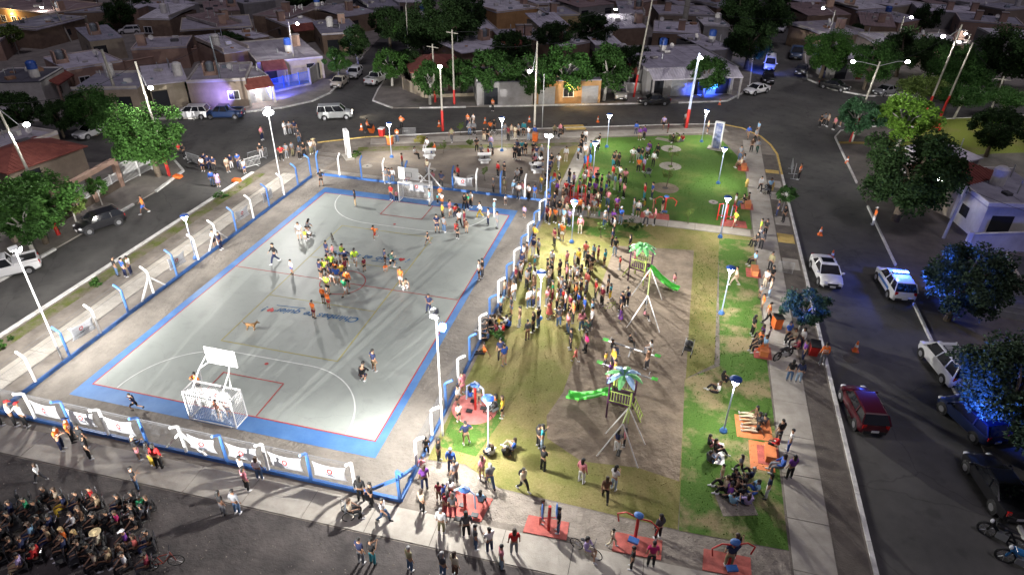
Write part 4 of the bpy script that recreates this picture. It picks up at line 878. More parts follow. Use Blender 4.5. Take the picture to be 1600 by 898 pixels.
def house(A, B, d, h, label, wall='cream', roof='grey', tanks=(), front='dw', slope=0.0, parapet=.28, porch=None, side=True, over=0.0, extra=None, light=None, zb=0.0, tile_roof=False, cat='house', world=False):
    """A, B: photo pixels of the near roof corners at height h (left, right); d depth in metres away from the camera"""
    a, b = (Vector((*A, 0)), Vector((*B, 0))) if world else (G(*A, h), G(*B, h)); L = (b - a).xy.length; rz = ang_of(a, b)
    root = empty('house', (a.x, a.y, zb), rz); tag(root, label, cat, 'low houses of the neighbourhood')
    wc, rc = WALLC[wall], ROOFC.get(roof, (.3, .3, .3))
    rnd = random.Random(int(L * 100 + a.x * 7))
    if not world and A[1] < 122 and d > 4.2: d *= 1.4; parapet *= .55
    h += rnd.uniform(-.12, .12)
    # walls: four separate wall bodies
    t = .2
    wl = [((L / 2, t / 2, h / 2), (L, t, h)), ((L / 2, d - t / 2, h / 2), (L, t, h)), ((t / 2, d / 2, h / 2), (t, d - 2 * t - .004, h)), ((L - t / 2, d / 2, h / 2), (t, d - 2 * t - .004, h))]
    mt = M['brick'] if wall == 'brown' or front.startswith('k') else M['wall']
    for c, s in wl: MB().box(c, s).build('wall', mt, root, color=wc)
    # roof
    if tile_roof:
        mb = MB(); e = .35; r = slope or 1.1
        P = [(-e, -e, h), (L + e, -e, h), (L + e, d + e, h), (-e, d + e, h)]; hip = min(d / 2, L / 2) * .9
        R1, R2 = (hip, d / 2, h + r), (L - hip, d / 2, h + r)
        mb.add(P + [R1, R2], [(0, 1, 5, 4), (1, 2, 5), (2, 3, 4, 5), (3, 0, 4)]); mb.add([(p[0], p[1], h - .12) for p in P] + P, [(3, 2, 1, 0), (0, 1, 5, 4), (1, 2, 6, 5), (2, 3, 7, 6), (3, 0, 4, 7)])
        mb.build('tiled_roof', M['tile'], root)
        rb = MB(); n = int(L / .35)
        for i in range(1, n):
            x = -e + (L + 2 * e) * i / n; f = min(1, min(x + e, L + e - x) / (hip + e))
            rb.bar((x, -e, h + .02), (x, -e + (d / 2 + e) * f, h + .02 + r * f), .07, .06)
        k = rb.build('tile_ridges', M['tile'], root); k['kind'] = 'stuff'
        MB().bar(R1, R2, .2, .14).build('ridge_cap', M['tile'], root)
    else:
        mb = MB(); o = over + .02
        vs = [(-o, -o, h), (L + o, -o, h), (L + o, d + o, h + slope), (-o, d + o, h + slope)]
        mb.add(vs + [(x, y, z + .14) for x, y, z in vs], [(3, 2, 1, 0), (4, 5, 6, 7), (0, 1, 5, 4), (1, 2, 6, 5), (2, 3, 7, 6), (3, 0, 4, 7)])
        mb.build('roof', M['roof'], root, color=rc)
        if parapet:
            zt = h + .14
            for c, s in (((L / 2, -o + .08, zt + parapet / 2), (L + 2 * o, .16, parapet)), ((L / 2, d + o - .08, zt + slope + parapet / 2), (L + 2 * o, .16, parapet)), ((-o + .08, d / 2, zt + slope / 2 + parapet / 2), (.16, d + 2 * o - .33, parapet + slope * .5)), ((L + o - .08, d / 2, zt + slope / 2 + parapet / 2), (.16, d + 2 * o - .33, parapet + slope * .5))):
                if rnd.random() < .8: MB().box(c, s).build('parapet', M['wall'], root, color=tuple(min(.72, x * .6 + .34) for x in wc))  # pale painted copings, brightened to give the roofs lit edges
        # joints / repairs in the roof: raised seams
        sm = MB(); n = max(2, int(L / (.55 if slope else 2.2)))
        for i in range(1, n): sm.bar((L * i / n, .2, h + .15), (L * i / n, d - .2, h + .15 + slope), .06, .03)
        k = sm.build('roof_seams', M['roof'], root, color=tuple(x * .8 for x in rc)); k['kind'] = 'stuff'
        for q_ in range(rnd.randint(1, 3)):   # things left on the roof
            cx_, cy_, s_ = rnd.uniform(.1, .9) * L, rnd.uniform(.15, .85) * d, rnd.uniform(.3, .9)
            MB().box((cx_, cy_, h + .14 + slope * cy_ / d + s_ * .22), (s_ * 1.4, s_, s_ * .45), rz=rnd.uniform(0, 3)).build('roof_clutter', M['wall'], root, color=rnd.choice([(.5, .48, .45), (.1, .1, .11), (.35, .2, .12), (.25, .3, .35)]))
        if rnd.random() < .7: MB().box((rnd.uniform(.2, .8) * L, rnd.uniform(.3, .8) * d, h + .42 + slope * .5), (.9, .5, .5)).build('air_unit', M['tank_white'], root)
        for q in range(rnd.randint(1, 3)):
            x, y = rnd.uniform(.1, .9) * L, rnd.uniform(.2, .9) * d; MB().tube([(x, y, h + .1), (x, y, h + rnd.uniform(.8, 1.5) + slope)], .06, 6).build('vent_pipe', M['steel'], root)
        if rnd.random() < .4:
            x, y = rnd.uniform(.1, .9) * L, rnd.uniform(.5, .9) * d; dd = MB().lathe([(0, 0), (.3, .06), (.42, .16)], 12).build('satellite_dish', M['tank_white'], root); dd.location = (x, y, h + .7 + slope); dd.rotation_euler = (1.0, .3, 0)
            MB().tube([(x, y, h + .1), (x, y, h + .75 + slope)], .04, 5).build('dish_mast', M['steel'], root)
    for (fx, fy, k) in tanks: tower(root, fx * L, fy * d, h + .14 + slope * fy, k, tuple(min(.65, x * 1.1) for x in WALLC['pink' if k in 'UB' else wall]))
    # openings on the camera side
    n = max(2, int(L / 3.0)); kinds = [c for c in front if c in 'dwgs_'] or ['w']
    for i in range(n):
        k = kinds[i % len(kinds)]; x = L * (i + .5) / n
        if k == '_': continue
        if k == 'w':
            f = MB()
            for (c, s) in (((x, -.03, 2.1), (1.5, .08, .1)), ((x, -.03, .95), (1.6, .12, .1)), ((x - .7, -.03, 1.53), (.1, .08, 1.05)), ((x + .7, -.03, 1.53), (.1, .08, 1.05)), ((x, -.03, 1.53), (.05, .06, 1.05))): f.box(c, s)
            w = f.build('window', M['white'], root); MB().box((x, -.01, 1.53), (1.3, .03, 1.05)).build('pane', M['darkbox'], w)
        elif k == 'd':
            w = MB().box((x, -.03, 1.05), (1.0, .07, 2.1)).build('door', M['steel'] if wall == 'white' else M['tile'], root); MB().box((x + .38, -.09, 1.05), (.05, .06, .16)).build('handle', M['chrome'], w)
        elif k == 'g':
            w = MB().box((x, -.02, 1.2), (2.3, .06, 2.4)).build('garage_door', M['steel'], root)
            for z in (.5, 1.0, 1.5, 2.0): MB().box((x, -.06, z), (2.3, .03, .06)).build('rib', M['steel'], w)
        elif k == 's':
            w = MB().box((x, -.01, 1.25), (1.9, .04, 2.3)).build('shade_panel', M['darkbox'], root)  # flat dark panel painted as the shade inside an open bay
    if side:
        for (sx, yy) in ((-.01, d * .35), (L + .01, d * .6)):
            w = MB().box((sx, yy, 1.55), (.06, 1.2, 1.0)).build('side_window', M['darkbox'], root)
    if porch:   # (x0, x1 fractions, depth, tile?)
        x0, x1, pd, tl = porch; x0 *= L; x1 *= L
        mb = MB(); vs = [(x0, -pd, h - .7), (x1, -pd, h - .7), (x1, 0.0, h + .25), (x0, 0, h + .25)]
        mb.add(vs + [(x, y, z + .13) for x, y, z in vs], [(3, 2, 1, 0), (4, 5, 6, 7), (0, 1, 5, 4), (1, 2, 6, 5), (2, 3, 7, 6), (3, 0, 4, 7)])
        pr = mb.build('porch_roof', M['tile'] if tl else M['roof'], root, color=rc)
        rr = MB(); k = int((x1 - x0) / .4)
        for i in range(1, k): rr.bar((x0 + (x1 - x0) * i / k, -pd, h - .56), (x0 + (x1 - x0) * i / k, 0, h + .39), .07, .06)
        k_ = rr.build('tile_ribs', M['tile'] if tl else M['roof'], pr, color=rc); k_['kind'] = 'stuff'
        for x in (x0 + .15, x1 - .15): MB().box((x, -pd + .2, (h - .7) / 2), (.25, .25, h - .72)).build('porch_post', M['wall'], root, color=wc)
    if light:
        lx, ly, lz, w_, c_ = light; MB().box((lx * L, -.12, lz), (.3, .16, .16)).build('wall_lamp', M['warm_on'] if c_[2] < .6 else M['lamp_on'], root)
        pp = root.matrix_basis @ Vector((0, 0, 0)); q = Matrix.Translation(root.location) @ Matrix.Rotation(rz, 4, 'Z') @ Vector((lx * L, -.5 - ly, lz)); point('wall_lamp_light', q, w_, c_)
    return root
H = house
H((-40, 10), (78, 24), 9, 3.2, 'orange lit house at the upper left corner of the view', 'orange', 'brown', [(.9, .3, 'U')], 'w', light=(.5, .6, 2.6, 500, (1, .7, .3)))
H((-10, 43), (56, 47), 8, 3.2, 'long flat grey roof left of the open carport', 'brown', 'grey', [], 'k_', over=.2)
H((58, 46), (136, 28), 5, 3.1, 'carport with dark open bays on the upper left', 'cream', 'slate', [], 's')
H((98, 22), (200, 19), 7, 3.0, 'low roof with a pale rim behind the carport', 'brown', 'slate', [(.75, .7, 'B')], 'k_')
H((-30, 130), (62, 128), 7, 3.8, 'white walled house with dark roof at the left edge', 'white', 'dark', [(.8, .3, 'b')], '_', parapet=.1)
H((66, 128), (98, 108), 6, 3.4, 'narrow white framed entrance with pink walls beside the white wall', 'pink', 'pale', [], 'd', porch=(.1, .9, 1.5, True))
H((105, 112), (192, 98), 7, 3.1, 'pink house with tank tower between the palm and the big tree', 'pink', 'pale', [(.12, .5, 'U')], 'w_')
H((112, 143), (214, 141), 8, 3.2, 'wide lilac grey roof above the big left tree', 'tan', 'slate', [(.3, .8, 'w')], '_s')
H((232, 134), (288, 128), 6.5, 3.2, 'sloping pale roof with wall light below, left of the painted wall', 'cream', 'pale', [(.9, .3, 'w')], 's_', slope=.8, parapet=0, over=.4)
H((205, 80), (292, 76), 6, 3.0, 'pink brick house with tall tank tower left of the ochre wall', 'pink', 'grey', [(.15, .35, 'B')], '_')
H((285, 50), (392, 44), 8, 3.3, 'long ochre walled house with flat grey roof and tank stand', 'ochre', 'grey', [(.6, .3, 'B')], 'k_', over=.3)
H((292, 132), (384, 128), 9, 3.2, 'flat grey roofed house with lilac lit front wall', 'tan', 'grey', [(.35, .4, 'U')], '_w')
H((378, 128), (420, 122), 6, 3.0, 'small white entrance with red tiled porch lit by a lamp', 'white', 'grey', [], 'd', porch=(.0, 1.0, 1.8, True), light=(.4, .4, 2.5, 420, (.9, .9, 1)))
H((402, 100), (504, 90), 11, 3.1, 'big grey roof with blue water tank behind the blue lit fence', 'cream', 'grey', [(.6, .35, 'b'), (.8, .6, 'B')], 's_', porch=(.05, .4, 2.0, True))
H((503, 56), (566, 52), 9, 3.2, 'grey hip roofed house with white tank above the corner pole', 'brown', 'slate', [(.35, .5, 'w'), (.7, .7, 'B')], 's')
H((396, 62), (420, 58), 6, 2.9, 'little roof with dish left of the blue tank house', 'brown', 'pale', [], '_')
H((448, 42), (500, 36), 8, 3.1, 'red fronted grey roof behind the parked white cars street', 'brown', 'pale', [(.2, .5, 'B')], 'd_', porch=(.1, .9, 1.6, True))
H((395, 26), (452, 30), 8, 3.2, 'dark brown brick roof left of the top street trees', 'brown', 'brown', [(.5, .5, 'B')], '_')
H((644, 112), (724, 108), 6.5, 3.0, 'corner house with red hip roof behind a low fence', 'cream', 'grey', [], 'wd', tile_roof=True, slope=1.3)
H((722, 84), (792, 74), 7, 3.0, 'long pale awning roof above the north street trees', 'brown', 'pale', [(.85, .5, 'U')], '_', slope=.6, parapet=0, over=.3)
H((724, 50), (778, 48), 7, 3.0, 'pale roof with brick front left of the orange tank tower', 'brown', 'pale', [], 'k_')
H((782, 62), (850, 60), 6, 3.0, 'roof with two round water tower stacks at the top centre', 'pink', 'grey', [(.5, .3, 'B'), (.7, .3, 'B')], '_', porch=(0, .5, 1.5, True))
H((845, 44), (888, 42), 6, 3.0, 'sloping pale roof right of the twin tower stacks', 'cream', 'pale', [], '_', slope=.9, parapet=0, over=.3)
H((776, 22), (842, 14), 8, 3.2, 'orange walled long white roof at the top centre', 'orange', 'white', [(.95, .4, 'B')], '_', slope=.5)
H((860, 26), (908, 24), 7, 3.1, 'violet grey roof with ochre side wall at the top', 'ochre', 'slate', [(.3, .4, 'B')], '_')
H((838, 128), (940, 126), 7, 3.1, 'front with warm lit garage gates behind the street trees', 'orange', 'grey', [(.6, .5, 'w')], 'gw', light=(.5, 1.0, 2.6, 900, (1, .6, .22)))
H((745, 130), (832, 128), 7, 3.1, 'dark fronted house behind the densest street trees', 'grey', 'dark', [(.5, .4, 'U')], 's_')
H((930, 72), (972, 70), 4, 3.0, 'small bright white awning roof left of the red panel roof', 'grey', 'white', [], '_', slope=.5, parapet=0)
H((952, 104), (1012, 104), 6.5, 3.0, 'white roofed shop with red sheet panel behind the pale pickup', 'white', 'white', [(.55, .7, 'w')], 's_', porch=(.45, 1.0, 1.8, True))
H((1012, 112), (1150, 108), 10, 3.6, 'large white flat roofed corner building with blue lit columns', 'grey', 'pale', [(.45, .75, 'b')], 'sgs', parapet=.35, over=.2, porch=(0, 1.0, 2.6, False))
H((950, 46), (1012, 44), 7, 3.0, 'hip shaped pale roof behind the small white awning', 'brown', 'pale', [(.9, .3, 'B')], '_', slope=.8, parapet=0)
H((1020, 52), (1095, 56), 8, 3.1, 'brown roof jumble below the thick tapered column', 'brown', 'pale', [(.6, .3, 'B')], 's_')
H((1030, 24), (1120, 26), 8, 3.2, 'flat roof with open frame right of the tapered column', 'tan', 'grey', [(.2, .4, 'B')], 's')
H((1304, 94), (1364, 93), 4.5, 3.1, 'blue walled house with pale blue sheet awning', 'grey', 'pale', [], 'sd', slope=.7, parapet=0, over=.2)
H((1368, 70), (1458, 70), 4.5, 3.4, 'white parapet roof with tower right of the blue walled house', 'cream', 'white', [(.55, .3, 'B')], '_', slope=.5)
H((1458, 72), (1516, 70), 5, 3.2, 'white roof with leaning tower stack on the right', 'pink', 'white', [(.9, .3, 'B')], '_', slope=.4)
H((1290, 58), (1350, 54), 7, 3.3, 'brown gabled roofs cluster with pinkish tower by the lit tree', 'brown', 'grey', [(.75, .4, 'B')], '_', slope=.6)
H((1262, 26), (1330, 24), 7, 3.2, 'reddish sloping roof at the top right of the north road', 'brown', 'brown', [(.8, .5, 'B')], '_', slope=.9, parapet=0)
H((1345, 40), (1400, 44), 7, 3.2, 'dark red gable roof between two tower stacks', 'brown', 'brown', [(.6, .3, 'B')], '_', slope=.8, parapet=0)
H((1435, 18), (1530, 24), 7, 3.2, 'long pale roof in the upper right corner', 'grey', 'pale', [(.55, .3, 'B'), (.95, .3, 'B')], '_')
H((1500, 34), (1600, 42), 7, 3.2, 'lilac roof at the upper right edge with chimney stacks', 'pink', 'slate', [(.3, .3, 'B'), (.7, .3, 'B')], '_')
H((1560, 62), (1640, 66), 7, 3.2, 'white roof at the right edge above the dark trees', 'grey', 'white', [(.3, .5, 'B')], '_')
# right hand corner house of three bodies

H((1508, 290), (1572, 274), 5.5, 3.4, 'cream house with brown red tiled roof right of the giant tree', 'cream', 'grey', [], 'wd', tile_roof=True, slope=1.0)
H((1480, 261), (1531, 247), 4.6, 3.1, 'pale roof behind the brown red tiled house', 'grey', 'pale', [], '_', slope=.5, parapet=0, over=.2)
H((1545, 322), (1665, 326), 8.0, 3.3, 'wide grey roof with blue lit edges at the right border', 'white', 'slate', [(.5, .6, 'w')], 'sw_', over=.3, parapet=.35)
H((1588, 436), (1680, 452), 4, 3.2, 'pale walled shop at the right border below the blue trees', 'cream', 'dark', [], 'gw')
# left bottom house with street wall
H((12, 268), (128, 228), 7, 3.0, 'house with red corrugated roof behind the front wall on the left', 'tan', 'grey', [], 's_', tile_roof=True, slope=.9)
H((-80, 240), (-20, 250), 8, 3.0, 'house mostly beyond the left edge of the view', 'tan', 'grey', [], '_')
# fillers of the far band, each with its own look
seen = []
FILL = [(-60, 62, 60), (140, 60, 52), (215, 25, 50), (250, 8, 60), (320, 14, 55), (350, 80, 40), (470, 12, 55), (540, 22, 50), (575, 8, 50), (640, 30, 45), (690, 14, 50), (745, 4, 55), (838, 2, 50), (905, 6, 55), (968, 18, 40), (985, 2, 55), (1060, 4, 50), (1120, 8, 45), (1100, 36, 40), (1270, 2, 55), (1340, 12, 50), (1395, 6, 50), (1450, 0, 50), (1515, 4, 50), (1570, 12, 50), (1405, 30, 40), (690, 62, 40), (880, 70, 42), (1110, 74, 36), (340, 40, 40), (165, 8, 50), (15, -2, 60), (85, -4, 60), (380, 2, 50), (610, -2, 50)]
wn = ['pink', 'brown', 'tan', 'cream', 'grey']; rn = ['grey', 'pale', 'slate', 'brown', 'white']; tk = ['B', 'U', 'w', 'b']
tkn = dict(B='a masonry tower', U='a tank between fins', w='a white tank', b='a blue tank')
for i, (px, py, wpx) in enumerate(FILL):
    w, r, t = wn[(i * 3) % 5], rn[(i * 2 + i // 5) % 5], tk[(i + i // 4) % 4]
    side = 'upper left' if px < 330 else 'upper centre left' if px < 700 else 'upper centre' if px < 1000 else 'upper centre right' if px < 1250 else 'upper right'
    lb = f'{r} roofed {w} walled house with {tkn[t]}, {side} background'
    while lb in seen: lb = lb.replace('house with', 'small house with') if 'small' not in lb else lb.replace('small', 'third small')
    seen.append(lb)
    H((px, py + 6), (px + wpx, py + (3, 0, 7, -2)[i % 4]), 6 + i % 3, 3.0 + .15 * (i % 3), lb, w, r, [(.2 + .15 * (i % 5), .4, t)], ('_', 's_', 'w_')[i % 3], slope=(0, .5, .8)[i % 3], parapet=(.28, 0, .2)[i % 3])
# ---------------------------------------------------------------- garden walls, gates, fences
def low_wall(pts, h, label, wall='tan', t=.2, cap=True, posts=0):
    root = empty('garden_wall', (0, 0, 0)); tag(root, label, 'wall', 'garden walls')
    for a, b in zip(pts, pts[1:]):
        MB().bar((*a, h / 2), (*b, h / 2), t, h).build('wall_panel', M['wall'], root, color=WALLC[wall])
        if cap: MB().bar((*a, h + .04), (*b, h + .04), t + .08, .08).build('coping', M['wall'], root, color=tuple(min(.7, x * 1.4) for x in WALLC[wall]))
    for a in pts: MB().box((*a, h / 2 + .1), (t + .14, t + .14, h + .24)).build('pillar', M['wall'], root, color=WALLC[wall])
    return root
def bar_fence(a, b, h, label, m, z0=.3, step=.16, base='tan', group='barred front fences', cat='fence'):
    root = empty('barred_fence', (0, 0, 0)); tag(root, label, cat, group); a, b = Vector((*a, 0)), Vector((*b, 0)); L = (b - a).length; d = (b - a) / L
    if z0 > .15: MB().bar((*a.xy, z0 / 2), (*b.xy, z0 / 2), .2, z0).build('base_wall', M['wall'], root, color=WALLC[base])
    me = MB().box((0, 0, 0), (.035, .035, h - z0)).mesh('bar', m)
    for i in range(int(L / step) + 1):
        p = a + d * min(L, i * step); place('bar', me, root, loc=(p.x, p.y, (h + z0) / 2))
    for z in (z0 + .08, h - .08): MB().bar((*a.xy, z), (*b.xy, z), .05).build('rail', m, root)
    for k in range(int(L / 2.6) + 2):
        p = a + d * min(L, k * 2.6); MB().box((p.x, p.y, h / 2 + .05), (.12, .12, h + .1)).build('fence_post', m, root)
    return root
q = lambda x, y, z=0: tuple(G(x, y, z).xy)
pf = empty('street_portal'); tag(pf, 'long pink portal wall with barred bays left of the white gate', 'wall', 'garden walls')
_P = [q(86, 352), q(120, 333), q(150, 315), q(190, 291)]
for a_, b_ in zip(_P, _P[1:]):
    MB().bar((*a_, 2.75), (*b_, 2.75), .5, .4).build('beam', M['wall'], pf, color=WALLC['pink']); MB().bar((*a_, .35), (*b_, .35), .2, .7).build('base_wall', M['wall'], pf, color=WALLC['pink'])
for a_ in _P: MB().box((*a_, 1.3), (.45, .45, 2.6)).build('pillar', M['wall'], pf, color=WALLC['pink'])
bar_fence(_P[0], _P[1], 2.1, 'first barred bay of the pink portal', M['white'], .7); bar_fence(_P[1], _P[2], 2.1, 'middle barred bay of the pink portal', M['white'], .7); bar_fence(_P[2], _P[3], 1.6, 'last barred bay of the pink portal by the gate', M['white'], .7)
bar_fence(q(191, 290), q(238, 265), 2.2, 'white barred gate beside the leaning corner pole', M['white'], .1)
low_wall([q(24, 378), q(55, 362), q(86, 345)], .9, 'low tan garden wall behind the left street tree', 'tan')
bar_fence(q(420, 147), q(486, 132), 2.0, 'dark blue lit metal fence at the northwest corner', M['blue'], .3, base='grey')  # the blue light on this fence is put into the bar paint
low_wall([q(486, 132), q(497, 124)], 2.2, 'short grey wall with blue door by the corner pole', 'grey')
low_wall([q(628, 118), q(632, 140), q(662, 152)], 1.5, 'cream low wall around the red hip roofed corner house', 'cream')
bar_fence(q(664, 153), q(745, 150), 1.6, 'dark railing with cream base along the corner house', M['black'], .45, base='cream')
bar_fence(q(750, 150), q(836, 147), 1.7, 'dark railing behind the dense street trees', M['black'], .4, base='grey')
bar_fence(q(838, 147), q(935, 146), 1.7, 'warm lit railing before the garage gates', M['kerb_yellow'], .4, base='orange')  # yellow bars and orange base carry the warm light in their colour
low_wall([q(975, 146), q(1010, 145)], 1.4, 'white washed wall with graffiti beside the pale pickup', 'white')
bar_fence(q(1052, 146), q(1138, 140), 2.0, 'blue lit railing before the large white building', M['tank_blue'], .2, base='grey')  # blue of the light is put into the railing colour
low_wall([q(1560, 470), q(1640, 520)], 2.4, 'cream wall corner at the right edge between blue trees', 'cream')
low_wall([q(1505, 395), q(1600, 392)], 1.8, 'long low wall in front of the right houses', 'white')
low_wall([(-40, 19), (-36, 12), (-33, 8)], 1.4, 'low wall of the far left yard', 'tan')
low_wall([q(310, 95), q(398, 62)], 2.2, 'pink boundary wall running between the upper left roofs', 'pink')
low_wall([q(200, 118), q(330, 92)], 2.0, 'pink boundary wall below the ochre house', 'pink')
# ---------------------------------------------------------------- trees
def crown_mesh(name, seed, n_clump, per, rx, rz, leaf, cz, shape='round', gap=.0):
    """many small folded leaves grouped in clumps through an uneven volume"""
    r = random.Random(seed); mb = MB(); C = []
    for k in range(n_clump):
        while True:
            u = Vector((r.uniform(-1, 1), r.uniform(-1, 1), r.uniform(-1, 1)))
            if .35 < u.length < 1: break
        f = u.length; u = u.normalized() * (f ** .5)
        w = 1.0
        if shape == 'cone': w = .35 + .65 * (1 - (u.z + 1) / 2)
        if shape == 'flat' and u.z < -.2: u.z = -.2
        C.append((Vector((u.x * rx * w * r.uniform(.68, 1.22), u.y * rx * w * r.uniform(.68, 1.22), cz + u.z * rz * r.uniform(.8, 1.1))), r.uniform(.4, 1.35)))
    for c, s in C:
        cr = s * rx * .25
        for i in range(per):
            v = Vector((r.gauss(0, 1), r.gauss(0, 1), r.gauss(0, .75))); v = v.normalized() * cr * (r.random() ** .4)
            p = c + v; d = Vector((r.uniform(-1, 1), r.uniform(-1, 1), r.uniform(-.8, .3))).normalized(); s2 = d.cross(Vector((r.uniform(-1, 1), r.uniform(-1, 1), r.uniform(-.2, 1)))).normalized()
            L = leaf * r.uniform(.6, 1.3); nn = d.cross(s2) * L * .14
            a, b, t1, t2 = p, p + d * L, p + d * L * .5 + s2 * L * .34 + nn, p + d * L * .5 - s2 * L * .34 + nn
            mb.add([a, t1, b, t2], [(0, 1, 2), (0, 2, 3)])
    return mb.mesh('crown', M['leaf']), C
def trunk_mesh(name, seed, h, C, r0, mat_, limbs=7, fork=.45):
    r = random.Random(seed); mb = MB(); k = h * fork
    bend = Vector((r.uniform(-.25, .25), r.uniform(-.25, .25), 0))
    mb.tube([(0, 0, 0), bend * .4 + Vector((0, 0, k * .5)), bend + Vector((0, 0, k))], [r0 * 1.25, r0, r0 * .85], 9)
    cs = sorted(C, key=lambda c: r.random())[:limbs]
    for c, s in cs:
        e = c; s0 = bend + Vector((0, 0, k * .95)); mid = s0.lerp(e, .45) + Vector((r.uniform(-.2, .2), r.uniform(-.2, .2), .25))
        mb.tube([s0, mid, e], [r0 * .6, r0 * .38, r0 * .12], 6)
    return mb.mesh('trunk', mat_)
TV = {}
def variant(k, seed, n_clump, per, rx, rz, leaf, cz, shape='round', r0=.16, limbs=7, fork=.45, bark='bark_white'):
    cm, C = crown_mesh(k, seed, n_clump, per, rx, rz, leaf, cz, shape); TV[k] = (cm, trunk_mesh(k, seed, cz + rz, C, r0, M[bark], limbs, fork), cz + rz)
variant('street', 3, 40, 200, 2.4, 1.8, .25, 3.3)
variant('street2', 8, 36, 200, 2.3, 2.0, .26, 3.5, 'cone')
variant('dense', 12, 50, 240, 2.8, 2.0, .25, 3.7, r0=.2, bark='bark')
variant('big', 21, 64, 300, 3.7, 2.7, .28, 4.7, r0=.28, bark='bark', limbs=10)
variant('wide', 31, 60, 130, 3.0, 1.1, .26, 3.2, 'flat', bark='bark_white')
variant('sapling', 40, 12, 26, .6, .8, .20, 1.9, r0=.04, limbs=4, bark='bark')
variant('young', 44, 34, 70, 1.15, 1.0, .21, 2.4, r0=.07, limbs=5)
def tree(px, py, kind, s, label, col=(.07, .13, .035), rz=None, z=0.0, sz=1.0, xy=None, group='street trees', cat='tree', sway=(0, 0)):
    p = G(px, py, z) if xy is None else Vector((*xy, 0)); i = (px * 7 + py * 13) % 628 / 100 if rz is None else rz
    root = empty('street_tree', (p.x, p.y, z), i); tag(root, label, cat, group); cm, tm, hh = TV[kind]
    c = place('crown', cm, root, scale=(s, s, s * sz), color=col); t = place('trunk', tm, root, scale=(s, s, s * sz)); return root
GR, LT, DK, YG, OL = (.04, .095, .024), (.05, .12, .026), (.03, .06, .02), (.15, .28, .04), (.12, .17, .045)
